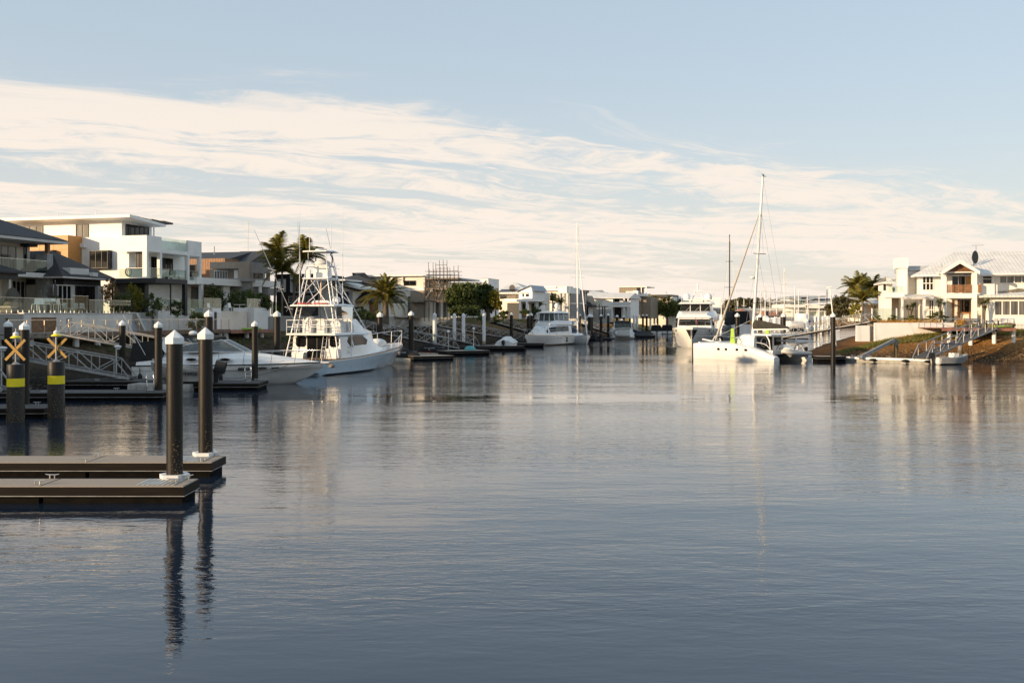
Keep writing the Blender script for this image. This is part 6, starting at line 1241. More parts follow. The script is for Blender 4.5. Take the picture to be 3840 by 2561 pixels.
    house_loft(t, 'tower_console', [(3.3, 0.65, 0.65, 7.08, 8.0), (3.9, 0.6, 0.5, 7.2, 8.1)], gelcoat, r=0.1); b = MB(); b.ell((3.5, 0, 8.22), (0.65, 0.62, 0.26)); b.build('console_cover', canvas, t, smooth=60)
    for y in (0.75, -0.75): b = MB(); b.box(2.55, 2.75, y - 0.2, y + 0.2, 7.1, 7.7); b.build('tower_locker', gelwarm, t)
    for sg in (1, -1): MB().tube(catmull([(3.6, sg * 0.72, 8.0), (3.75, sg * 0.7, 8.6), (3.4, sg * 0.75, 8.9), (3.6, sg * 0.95, 9.05)], 4), 0.05, 6).build('top_bracket', black, t, smooth=60); MB().tube([(2.75, sg * 0.8, 8.0), (2.7, sg * 0.75, 9.05)], 0.03, 6).build('top_bracket', W, t)
    house_loft(t, 'sun_top', [(2.3, 1.0, 0.98, 9.03, 9.12), (3.4, 1.08, 1.04, 9.06, 9.16), (4.4, 0.9, 0.88, 9.03, 9.10)], gelcoat, r=0.03); b = MB(); b.ell((3.2, 0.1, 9.22), (0.35, 0.3, 0.1)); b.build('gps_dome', gelcoat, t, smooth=60)
    for (x, y, z0, z1) in ((2.3, 1.25, 5.1, 12.1), (2.8, 0.7, 9.1, 11.4), (3.2, -0.9, 9.1, 11.4), (3.4, -1.75, 5.1, 12.2)): MB().tube([(x, y, z0), (x, y, z1)], [0.03, 0.014], 6).build('whip_aerial', W, t)
    # outriggers
    for sg, tip in ((1, (3.0, 5.6, 10.9)), (-1, (4.8, 0.4, 11.0))):
        base = Vector((4.6, sg * 2.05, 1.9)); e = Vector(tip); MB().tube([base, base.lerp(e, 0.55), e], [0.045, 0.035, 0.014], 6).build('outrigger', steel, t)
        for u in (0.33, 0.5, 0.66):
            c = base.lerp(e, u); s_ = MB(); s_.tube([c + Vector((0.35, 0, 0.25)), c - Vector((0.35, 0, 0.25))], 0.014, 4); s_.tube([c + Vector((0, 0.35, 0.1)), c - Vector((0, 0.35, 0.1))], 0.014, 4); s_.build('outrigger_spreader', W, t)
        MB().tube([(4.2, sg * 2.1, 1.2), (4.3, sg * 2.05, 4.1)], 0.035, 6).build('outrigger_post', W, t)
    e = Vector((2.2, 1.35, 11.3)); MB().tube([(2.3, 1.1, 7.2), e], [0.03, 0.012], 5).build('outrigger', steel, t)
gameboat()

# --- open aluminium runabout on its drive-on dock
def tinny():
    t = thing('aluminium_runabout', 'open aluminium runabout TF4950 with black outboard behind the near piles', 'boat', (xpx(803, 57.3), 57.3, 0.40), math.radians(175), 'moored boats')
    ST = [(0, 0.80, 0.70, 0.02, 0.78), (1.2, 0.85, 0.74, 0.0, 0.82), (2.4, 0.80, 0.55, 0.02, 0.92), (3.2, 0.50, 0.20, 0.22, 1.05), (3.75, 0.05, 0.02, 0.8, 1.18)]
    s = densify(ST, 4); b = MB(); outer = hull_secs([(x, bs, bw, zk - 0.001, zs) for x, bs, bw, zk, zs in s]); b.loft(outer, closed=False, cap=False); tr = outer[0]; b.add(tr, [tuple(range(len(tr)))]); b.build('hull', MAT['pressed_alu'], t, smooth=30)
    strake(t, ST, -0.02, 0.04, 0.02, alu, 'gunwale')
    for k in range(4): strake(t, [(x, bs - 0.06 - k * 0.025, bw, zk, zs - 0.14 - k * 0.12) for x, bs, bw, zk, zs in ST[:-1]], 0, 0.018, 0.03, alud, 'pressed_rib')
    MB().box(0.3, 3.0, -0.6, 0.6, 0.28, 0.32).build('floor', darkdeck, t); MB().box(1.3, 1.7, -0.75, 0.75, 0.55, 0.62).build('thwart', alu, t); MB().box(0.02, 0.5, -0.72, 0.72, 0.55, 0.62).build('stern_seat', alu, t)
    c = MB(); c.box(1.5, 1.9, -0.25, 0.25, 0.62, 1.0); c.build('seat_frame', alu, t); b = MB(); b.tube([(1.0, 0.75, 0.85), (1.0, 0.75, 1.08), (1.5, 0.75, 1.08), (1.5, 0.75, 0.85)], 0.025, 6); b.build('grab_rail', alu, t)
    text(t, 'TF4950', 0.30, on_port(1.1, 0.875, 0.55, 0.0), black, 'registration', ex=0.02)
    outboard(t, -0.12, 0, 0.62, 1.35, tilt=0.25); rail_line(t, [(2.9, 0.55, 1.25), (3.6, 0.15, 1.35), (3.6, -0.15, 1.35), (2.9, -0.55, 1.25)], r=0.016, m=alu, posts=5, drop=0.3)
    d = thing('drive_on_dock', 'pale grey floating cube dock under the aluminium runabout', 'floating dock', (xpx(640, 57.3), 57.3, 0), math.radians(-5), 'drive-on docks')
    for i in range(7):
        for j in range(3): b = MB(); b.loft([[(-1.85 + i * 0.52 + a * s_, -0.75 + j * 0.5 + c_ * s_, z) for a, c_ in ((-0.25, -0.24), (0.25, -0.24), (0.25, 0.24), (-0.25, 0.24))] for z, s_ in ((-0.1, 0.9), (0.02, 1), (0.32, 1), (0.38, 0.88))]); b.build('float_cube', floatg, d, smooth=30)
mat('pressed_alu', (0.40, 0.39, 0.37), 0.5, 0.35, var=0.08, scale=2)
tinny()

# --- covered jet skis on float docks
def jetski(px, py, head, label, dl):
    p = wat(px, py, 0.0); d = thing('drive_on_dock', dl, 'floating dock', (p.x, p.y, 0), head, 'drive-on docks')
    for y in (-0.45, 0.45): MB().loft([[(-1.6, y - 0.36, -0.1), (-1.6, y + 0.36, -0.1), (-1.6, y + 0.3, 0.2), (-1.6, y - 0.3, 0.2)], [(1.5, y - 0.36, -0.1), (1.5, y + 0.36, -0.1), (1.5, y + 0.3, 0.24), (1.5, y - 0.3, 0.24)], [(1.95, y - 0.25, -0.05), (1.95, y + 0.25, -0.05), (1.95, y + 0.2, 0.08), (1.95, y - 0.2, 0.08)]]).build('float_half', MAT['sand_float'], d, smooth=40)
    t = thing('jet_ski', label, 'jet ski', (p.x, p.y, 0.22), head, 'covered jet skis'); secs = []
    for x, w_, z in ((-1.5, 0.42, 0.42), (-1.2, 0.52, 0.58), (-0.5, 0.55, 0.72), (0.0, 0.56, 0.98), (0.35, 0.55, 1.12), (0.7, 0.52, 1.0), (1.1, 0.42, 0.72), (1.5, 0.22, 0.52), (1.65, 0.06, 0.42)):
        secs.append([(x, y * w_, z0) for y, z0 in ((1, 0.12), (1.0, 0.3), (0.7, z * 0.72), (0.22, z), (-0.22, z), (-0.7, z * 0.72), (-1.0, 0.3), (-1, 0.12))])
    MB().loft(secs).build('fitted_cover', canvasb, t, smooth=40); MB().loft([[(x, w_, z) for w_, z in ((b_, 0.12), (-b_, 0.12), (-b_ * 0.5, 0.0), (b_ * 0.5, 0.0))] for x, b_ in ((-1.45, 0.4), (0.5, 0.5), (1.3, 0.3), (1.6, 0.08))]).build('hull', red if px > 1560 else greywall, t)
    st = MB(); st.tube(catmull([(-1.2, -0.40, 0.60), (-0.3, -0.42, 0.66), (0.2, -0.38, 0.90), (0.8, -0.38, 0.80), (1.3, -0.26, 0.56)], 4), 0.03, 5); st.build('grey_piping', greywall, t)
    for sg, fr in ((-1, on_stbd), (1, on_port)):
        text(t, 'WAVERUNNER', 0.19, fr(0.25, sg * 0.565, 0.52, sg * 0.32), capwhite, 'cover_lettering', shear=0.25); text(t, 'FX', 0.17, fr(0.25, sg * 0.60, 0.34, sg * 0.2), capwhite, 'cover_lettering', shear=0.25)
mat('sand_float', (0.44, 0.40, 0.32), 0.7, var=0.1)
jetski(1515, 1350, math.radians(165), 'jet ski under black fitted cover nearest the game boat bow', 'beige float dock under the nearer jet ski')
jetski(1625, 1330, math.radians(162), 'jet ski under black cover with red hull, further from the game boat', 'beige float dock under the farther jet ski')
c = MB(); secs = []
for x, w_, z in ((-0.75, 0.25, 0.25), (-0.45, 0.5, 0.42), (0.3, 0.5, 0.52), (0.7, 0.35, 0.32), (0.85, 0.15, 0.2)): secs.append([(x, y * w_, zz_ * z) for y, zz_ in ((1, 0), (0.95, 0.5), (0.5, 1), (-0.5, 1), (-0.95, 0.5), (-1, 0))])
c.loft(secs); o = tag(c.build('covered_tender', tealc, smooth=50), 'teal-covered small craft on the pontoon by the white piles', 'cover'); o.location = (xpx(1762, 110.3), 110.3, 0.51); o.rotation_euler = (0, 0, 0.4); o.scale = (0.75, 0.9, 0.95)

# --- generic planing hull boats
def runabout(loc, head, label, L_=5.2, W_=1.15, cover=None, motor=True, hm=None, canopy=None):
    t = thing('runabout', label, 'boat', loc, head, 'moored boats'); k = L_ / 5.2; w_ = W_
    ST = [(0, w_, w_ * 0.92, -0.15, 0.75), (2 * k, w_ * 1.04, w_ * 0.92, -0.2, 0.82), (3.6 * k, w_ * 0.85, w_ * 0.5, -0.15, 0.95), (4.6 * k, w_ * 0.4, 0.1, 0.3, 1.05), (5.2 * k, 0.05, 0.02, 0.85, 1.12)]
    hull(t, ST, hm or gelwarm); strake(t, ST, -0.05, 0.02, 0.02, rubber, 'rub_rail')
    if cover is not None: house_loft(t, 'boat_cover', [(0.02, w_ * 0.98, w_ * 0.7, 0.72, 1.15), (1.2 * k, w_, w_ * 0.5, 0.76, 1.55), (2.4 * k, w_ * 0.98, w_ * 0.5, 0.82, 1.65), (3.6 * k, w_ * 0.8, w_ * 0.35, 0.92, 1.3), (4.9 * k, 0.2, 0.08, 1.05, 1.12)], cover, r=0.25)
    if canopy is not None: house_loft(t, 'canopy', [(0.2, w_ * 0.95, w_ * 0.85, 0.78, 2.1), (1.6 * k, w_ * 0.98, w_ * 0.85, 0.8, 2.25), (2.6 * k, w_ * 0.9, w_ * 0.5, 0.85, 1.9)], canopy, r=0.2); MB().box(-0.03, 0.0, -w_ * 0.8, w_ * 0.8, 0.2, 0.7).build('transom_panel', gelcoat, t)
    if motor: outboard(t, -0.25, 0, 0.65, 1.15, tilt=0.12)
    return t
p = wat(1890, 1311); runabout((p.x, p.y, 0), math.radians(76), 'runabout under a white cover with grey outboard, left of the flybridge cruiser', 5.0, 1.2, cover=canvas)
d = thing('drive_on_dock', 'grey float cubes right of the white-covered runabout', 'floating dock', (xpx(1943, 128), 128, 0), 0.1, 'drive-on docks')
for i in range(9): MB().box(-0.65 + i * 0.15, -0.53 + i * 0.15, -0.7, 0.7, -0.1, 0.42).build('float_cube', floatg, d)
p = wat(2463, 1254); runabout((p.x, p.y, 0), math.radians(88), 'outboard boat with black canopy, left one of two beside the far jetty', 5.5, 1.3, canopy=canvasb)
p = wat(2503, 1253); runabout((p.x, p.y, 0), math.radians(85), 'outboard boat with black cover, right one of two beside the big motor yacht', 5.5, 1.4, canopy=canvasb, hm=greywall)
p = wat(2248, 1276); t = runabout((p.x, p.y, 0), math.radians(120), 'dark grey inflatable with console between the sloop and the express cruiser', 4.4, 1.0, hm=charcoal); house_loft(t, 'console', [(1.2, 0.35, 0.3, 0.8, 1.5), (2.0, 0.3, 0.2, 0.8, 1.3)], charcoal)
pontoon('dark jetty under the far jet skis right of the express cruiser', xpx(2385, 205), xpx(2450, 205), 203, 206, 0.1, z=0.4, dmat=darkdeck)
pontoon('dark pontoon carrying the grey inflatable', xpx(2205, 180), xpx(2292, 180), 179.5, 182, 0.1, z=0.35, dmat=darkdeck)
for (px, Y, m, l) in ((2400, 206, bluec, 'small jet ski with blue deck on the far jetty'), (2425, 207, black, 'small black jet ski on the far jetty')):
    t = thing('jet_ski', l, 'jet ski', (xpx(px, Y), Y, 0.41), 0.3, 'far jet skis'); house_loft(t, 'hull', [(-1.4, 0.4, 0.35, 0.0, 0.35), (0.4, 0.5, 0.3, 0.0, 0.6), (1.5, 0.1, 0.05, 0.2, 0.4)], charcoal); house_loft(t, 'seat', [(-1.2, 0.22, 0.18, 0.35, 0.75), (0.2, 0.2, 0.15, 0.5, 0.85)], m); MB().tube([(0.4, -0.4, 1.0), (0.55, 0, 0.95), (0.4, 0.4, 1.0)], 0.04, 6).build('handlebar', black, t)

# --- flybridge motor boats
def glass_band(t, st, m, name='window_band', off=0.015, front=True):
    # st: x, half width bottom, half width top, z0, z1 ; ring of dark glass just proud of a house loft
    b = MB()
    for sg in (1, -1): b.loft([[(x, sg * (wb + off), z0), (x, sg * (wt + off), z1), (x, sg * (wt - 0.02), z1), (x, sg * (wb - 0.02), z0)] for x, wb, wt, z0, z1 in st])
    b.build(name, m, t)
    if front:
        x, wb, wt, z0, z1 = st[-1]; x2 = x - (z1 - z0) * 0.25; n = 3
        for i in range(n):
            a0, a1 = -1 + 2 * i / n + 0.02, -1 + 2 * (i + 1) / n - 0.02; q = MB(); q.ext([(x + off, wb * a0, z0), (x + off, wb * a1, z0), (x + off - (z1 - z0) * 0.3, wt * a1, z1), (x + off - (z1 - z0) * 0.3, wt * a0, z1)], (0.03, 0, 0)); q.build('windscreen_pane', m, t)
def flybridge():
    t = thing('flybridge_cruiser', 'white flybridge cruiser with glazed upper bridge, bow toward the left', 'boat', (xpx(2112, 153.5), 153.5, 0), math.radians(-117), 'moored boats')
    ST = [(0, 1.95, 1.85, -0.3, 1.35), (4, 2.1, 1.95, -0.4, 1.4), (8, 2.05, 1.6, -0.5, 1.52), (10.6, 1.5, 0.75, -0.4, 1.6), (12.2, 0.75, 0.18, 0.2, 1.66), (13.2, 0.08, 0.02, 1.3, 1.7)]
    hull(t, ST, gelwarm); strake(t, ST, -0.05, 0.02, 0.03, steel, 'rub_rail'); strake(t, [(a, c * 1.0, c, d, 0.2) for a, b, c, d, e in ST[:-2]], -0.1, 0.02, 0.03, black, 'boot_stripe')
    house_loft(t, 'saloon', [(0.8, 1.8, 1.7, 1.38, 3.0), (6.5, 1.85, 1.6, 1.5, 3.05), (8.2, 1.6, 1.15, 1.55, 2.75), (10.0, 1.1, 0.6, 1.6, 1.95), (11.4, 0.5, 0.2, 1.64, 1.72)], gelcoat, r=0.2)
    glass_band(t, [(2.0, 1.82, 1.74, 2.05, 2.8), (6.6, 1.84, 1.66, 2.05, 2.75), (8.0, 1.62, 1.32, 2.0, 2.6)], tintgl); 
    house_loft(t, 'bridge_cowl', [(0.6, 1.75, 1.7, 3.0, 3.6), (5.5, 1.75, 1.6, 3.02, 3.75), (7.2, 1.45, 1.1, 2.95, 3.35)], gelcoat, r=0.15)
    house_loft(t, 'bridge_windows', [(1.6, 1.6, 1.45, 3.6, 4.72), (5.2, 1.6, 1.4, 3.7, 4.72), (6.0, 1.35, 1.15, 3.66, 4.70)], MAT['windscreen'], r=0.05)
    fr = MB()
    for (x, wb, wt, x2) in ((1.6, 1.62, 1.47, 1.6), (3.4, 1.62, 1.45, 3.4), (5.2, 1.62, 1.42, 5.1)):
        for sg in (1, -1): fr.tube([(x, sg * wb, 3.62), (x2, sg * wt, 4.74)], 0.06, 6)
    for y in (-1.3, -0.45, 0.45, 1.3): fr.tube([(6.05, y, 3.64), (5.95, y * 0.88, 4.74)], 0.05, 6)
    fr.build('bridge_mullions', gelcoat, t)
    house_loft(t, 'bridge_roof', [(0.8, 1.55, 1.5, 4.72, 4.86), (3.5, 1.7, 1.62, 4.74, 5.06), (6.4, 1.45, 1.3, 4.72, 4.88)], gelcoat, r=0.08)
    MB().lathe([(0.5, 5.0), (0.35, 5.3), (0.6, 5.32), (0.6, 5.4), (0.3, 5.45)], 14, (2.4, 0)).build('radar_mast', gelcoat, t, smooth=40); MB().ell((2.4, 0, 5.85), (0.36, 0.36, 0.45)).build('satellite_dome', gelcoat, t, smooth=60); MB().tube([(1.8, 0.9, 5.0), (1.3, 1.2, 7.2)], 0.025, 5).build('whip_aerial', whitetube, t)
    for sg in (1, -1): rail_line(t, [(6.6, sg * 1.95, 2.2), (9.5, sg * 1.75, 2.3), (11.6, sg * 1.05, 2.35), (13.1, sg * 0.15, 2.4)], posts=4, drop=0.72)
    house_loft(t, 'covered_tender', [(8.8, 0.6, 0.4, 1.85, 2.3), (9.8, 0.75, 0.15, 1.75, 2.75), (11.2, 0.55, 0.2, 1.66, 2.1)], canvas); 
    for y in (0.9, 1.3): fender(t, 8.6, y, 1.75, h=0.6)
    for x, z in ((3.2, 1.0), (3.2, 0.62)): sidepatch(t, 'hull_port', [(x - 0.25, z - 0.13), (x + 0.25, z - 0.13), (x + 0.25, z + 0.13), (x - 0.25, z + 0.13)], 2.04, tintgl, 0.04)
    for x in (7.6, 5.4): sidepatch(t, 'hull_port', [(x - 0.3, 1.05), (x, 0.98), (x + 0.3, 1.1), (x, 1.18)], 2.0 if x < 6 else 1.86, tintgl, 0.06)
    text(t, 'F2', 0.42, on_port(6.4, 2.05, 1.12, 0.12), black, 'hull_lettering', shear=0.3); MB().tube([(13.0, 0, 1.5), (13.25, 0, 1.2), (13.1, 0.12, 1.0)], 0.06, 6).build('anchor', steel, t)
flybridge()
def bigyacht():
    t = thing('motor_yacht', 'large white two-deck motor yacht, bow toward the camera, black anchor pocket', 'boat', (28.7, 152, 0), math.radians(-103.6), 'moored boats')
    ST = [(0, 3.0, 2.9, -0.8, 2.0), (8, 3.15, 2.9, -0.9, 2.2), (14, 3.05, 2.1, -0.9, 2.5), (18, 2.4, 1.1, -0.7, 2.65), (20.3, 1.3, 0.35, 0.1, 2.75), (21.6, 0.15, 0.03, 1.7, 2.8)]
    hull(t, ST, gelwarm); strake(t, ST, -0.08, 0.06, 0.04, gelcoat, 'rub_rail'); strake(t, [(a, c, c, d, 0.35) for a, b, c, d, e in ST[:-2]], -0.08, 0.0, 0.06, rubber, 'boot_stripe')
    b = MB()
    for sg in (1, -1): b.ext([(21.58, 0.0, 2.5), (20.98, 0.72 * sg, 2.5), (21.12, 0.1 * sg, 1.3), (21.2, 0.0, 1.3)], (0.08, 0.05 * sg, 0))
    b.build('anchor_pocket', black, t); MB().tube([(21.6, 0, 2.4), (21.55, 0, 1.7)], 0.12, 8).build('anchor', steel, t, smooth=60)
    house_loft(t, 'main_deckhouse', [(1, 2.6, 2.5, 2.1, 4.1), (10, 2.6, 2.45, 2.2, 4.15), (14.0, 2.45, 2.3, 2.4, 4.05), (14.4, 2.3, 2.1, 2.5, 4.0)], gelcoat, r=0.15); glass_band(t, [(3, 2.6, 2.52, 3.05, 3.8), (11, 2.6, 2.48, 3.05, 3.85), (14.0, 2.46, 2.34, 3.05, 3.85)], tintgl, front=False); MB().loft([[(14.36, -2.2, 3.0), (14.36, 2.2, 3.0), (14.44, 2.2, 3.0), (14.44, -2.2, 3.0)], [(14.30, -2.1, 3.86), (14.30, 2.1, 3.86), (14.44, 2.1, 3.86), (14.44, -2.1, 3.86)]]).build('windscreen_pane', tintgl, t)
    house_loft(t, 'bridge_front', [(2, 2.75, 2.55, 4.1, 5.1), (10, 2.8, 2.5, 4.1, 5.15), (13.6, 2.6, 2.1, 4.0, 4.95), (14.6, 2.3, 1.9, 4.05, 4.5)], gelcoat, r=0.25)
    house_loft(t, 'bridge_glazing', [(5, 2.2, 2.05, 5.0, 6.0), (11.2, 2.25, 2.0, 5.0, 6.0), (12.6, 2.05, 1.9, 4.95, 6.0)], tintgl, r=0.03); house_loft(t, 'bridge_roof', [(3, 2.3, 2.2, 6.0, 6.15), (9, 2.6, 2.4, 6.02, 6.35), (13.4, 2.3, 2.1, 6.0, 6.18)], gelcoat, r=0.1)
    for y in (-0.7, 0.7): MB().tube([(12.66, y, 5.0), (12.55, y * 0.98, 6.0)], 0.06, 6).build('mullion', gelcoat, t)
    for y in (-1.3, 0.0, 1.3): MB().tube([(12.75, y, 5.05), (12.66, y + 0.5, 5.5)], 0.03, 5).build('wiper', alu, t)
    m = MB()
    for sg in (1, -1): m.tube([(6.5, sg * 0.9, 6.3), (6.2, sg * 0.35, 8.0)], 0.09, 6)
    m.box(6.0, 6.6, -0.6, 0.6, 7.9, 8.05); m.tube([(6.2, 0, 8), (6.2, 0, 9.0)], 0.12, 6); m.box(6, 8, -2, 2, 6.6, 6.72); m.build('mast_arch', gelcoat, t)
    for y in (1.55, -1.55): MB().ell((7, y, 7.05), (0.55, 0.55, 0.6)).build('satellite_dome', gelcoat, t, smooth=60)
    for x, y, z in ((5, 2.2, 9.2), (5, -2.4, 9.2), (7, 1.9, 8.8)): MB().tube([(x, y, 6.1), (x, y, z)], 0.03, 5).build('whip_aerial', whitetube, t)
    for sg in (1, -1): rail_line(t, [(14, sg * 2.95, 3.4), (18, sg * 2.3, 3.5), (20.3, sg * 1.25, 3.6), (21.6, sg * 0.1, 3.65)], r=0.03, posts=4, drop=0.8); 
    for x, z, r in ((17.9, 1.9, 0.2), (18.6, 2.35, 0.14), (16.8, 2.3, 0.14)): sidepatch(t, 'hull_port', [(x + r * 1.4 * math.cos(a), z + r * math.sin(a)) for a in [k * 0.785 for k in range(8)]], lambda x_, z_: 2.2 if x > 18.2 else (2.45 if x > 17.5 else 2.6), tintgl, 0.1)
    MB().tube([(14.4, 0.2, 3.0), (15.2, 0.2, 4.2)], 0.03, 5).build('flagstaff', steel, t); MB().ext([(15.2, 0.2, 4.2), (14.8, 0.2, 3.6), (14.7, 0.35, 3.3), (15.0, 0.2, 3.95)], (0, 0.03, 0)).build('ensign', red, t)
bigyacht()
def express():
    t = thing('express_cruiser', 'white express cruiser seen from astern with an upright dinghy on its transom', 'boat', (xpx(2338, 189), 189, 0), math.radians(93), 'moored boats')
    ST = [(0, 2.1, 2.0, -0.3, 1.25), (4, 2.2, 2.0, -0.4, 1.35), (8, 1.6, 0.9, -0.3, 1.5), (10.5, 0.1, 0.02, 0.9, 1.6)]
    hull(t, ST, gelcoat); strake(t, ST, -0.05, 0.03, 0.03, rubber, 'rub_rail'); MB().box(-1.3, 0.0, -1.9, 1.9, 0.3, 0.5).build('swim_platform', gelcoat, t)
    house_loft(t, 'deckhouse', [(0.5, 1.9, 1.7, 1.25, 2.0), (5, 1.9, 1.5, 1.35, 2.2), (8, 1.2, 0.6, 1.5, 1.7)], gelcoat); house_loft(t, 'windscreen', [(1.5, 1.6, 1.4, 2.0, 3.1), (4.2, 1.6, 1.3, 2.1, 3.1), (5.4, 1.3, 1.0, 2.1, 2.9)], MAT['windscreen'], r=0.1); house_loft(t, 'hardtop', [(1.0, 1.5, 1.4, 3.1, 3.3), (3, 1.55, 1.4, 3.15, 3.4), (4.6, 1.3, 1.2, 3.05, 3.2)], canvasb, r=0.1)
    for sg in (1, -1): MB().tube([(0.3, sg * 1.8, 1.5), (0.9, sg * 1.6, 3.2)], 0.07, 6).build('arch_leg', gelcoat, t)
    MB().ell((2, 0, 3.55), (0.35, 0.35, 0.18)).build('radome', gelcoat, t, smooth=60)
    d = thing('tender', 'grey inflatable tender stood on edge across the express cruiser transom', 'dinghy', (xpx(2338, 187), 187.2, 0.5), 0, 'tenders')
    b = MB(); b.tube(catmull([(1.2, 0, 0.15), (-1.2, 0, 0.15), (-1.75, 0, 0.75), (-1.2, 0, 1.35), (1.2, 0, 1.45)], 5), 0.24, 10); b.build('tube', floatg, d, smooth=60); b = MB(); b.loft([[(1.15, -0.2, 0.25), (1.15, -0.2, 1.3), (1.15, 0.1, 1.3), (1.15, 0.1, 0.25)], [(-1.1, -0.3, 0.25), (-1.1, -0.3, 1.25), (-1.1, 0.1, 1.25), (-1.1, 0.1, 0.25)]]); b.build('hull_floor', ltgrey, d, smooth=40)
express()
def stay(t, a, b, r=0.012, m=None): MB().tube([a, b], r, 4).build('stay', m or alud, t)
def sloop():
    t = thing('sailing_sloop', 'white sailing sloop with furled jib beside the flybridge cruiser', 'boat', (xpx(2131, 162), 162, 0), math.radians(-78), 'moored boats')
    ST = [(0, 1.3, 1.0, -0.1, 1.05), (3.5, 1.75, 1.55, -0.5, 1.05), (7, 1.6, 1.25, -0.5, 1.15), (9.6, 0.8, 0.35, -0.2, 1.35), (11, 0.08, 0.02, 0.7, 1.5)]
    hull(t, ST, gelcoat); strake(t, ST, -0.12, -0.06, 0.01, bluec, 'blue_stripe'); house_loft(t, 'coachroof', [(2.2, 1.1, 1.0, 1.05, 1.65), (6, 1.0, 0.8, 1.1, 1.6), (7.6, 0.6, 0.3, 1.15, 1.3)], gelcoat); sidepatch(t, 'cabin_window', [(3, 1.3), (6, 1.3), (5.8, 1.5), (3, 1.52)], 1.06, tintgl, 0.03)
    house_loft(t, 'sprayhood', [(2.0, 1.0, 0.8, 1.6, 2.3), (3.2, 0.95, 0.6, 1.6, 2.2), (3.8, 0.8, 0.4, 1.6, 1.75)], bluec); h = 19.0
    MB().tube([(5.6, 0, 1.5), (5.5, 0, 10), (5.4, 0, h)], [0.13, 0.12, 0.08], 8).build('mast', whitetube, t, smooth=60); MB().tube([(5.4, 0, 2.9), (1.6, 0, 2.9)], 0.09, 8).build('boom', whitetube, t, smooth=60); MB().tube(catmull([(5.3, 0, 3.15), (3.5, 0, 3.2), (1.8, 0, 3.05)], 4), [0.22] * 4 + [0.2] * 4 + [0.12], 8).build('sail_bag', MAT['pale_blue_sail'], t, smooth=60)
    MB().tube([(10.7, 0, 1.6), (8.2, 0, 8.5), (5.7, 0, 15.8)], [0.10, 0.09, 0.04], 8).build('furled_jib', whitetube, t, smooth=60)
    for z, w_ in ((10.4, 1.1), (6.3, 1.4)): MB().tube([(5.5, -w_, z), (5.5, w_, z)], 0.04, 6).build('spreader', whitetube, t)
    for sg in (1, -1): stay(t, (5.4, sg * 1.6, 1.2), (5.5, sg * 1.4, 6.3)); stay(t, (5.5, sg * 1.4, 6.3), (5.5, sg * 1.1, 10.4)); stay(t, (5.5, sg * 1.1, 10.4), (5.4, 0, h)); stay(t, (0.2, sg * 0.9, 1.2), (5.4, 0, h)); rail_line(t, [(8, sg * 1.4, 1.8), (10, sg * 0.7, 1.95), (10.9, sg * 0.1, 2.0)], posts=4, drop=0.6)
    for i, x in enumerate((5.1, 4.6, 4.1)): stay(t, (x, 0.9, 1.2), (5.45, 0.2, 6 - i), 0.02, MAT['tan_rope'])
mat('pale_blue_sail', (0.55, 0.62, 0.68), 0.8, var=0.05); mat('tan_rope', (0.45, 0.33, 0.18), 0.8)
sloop()
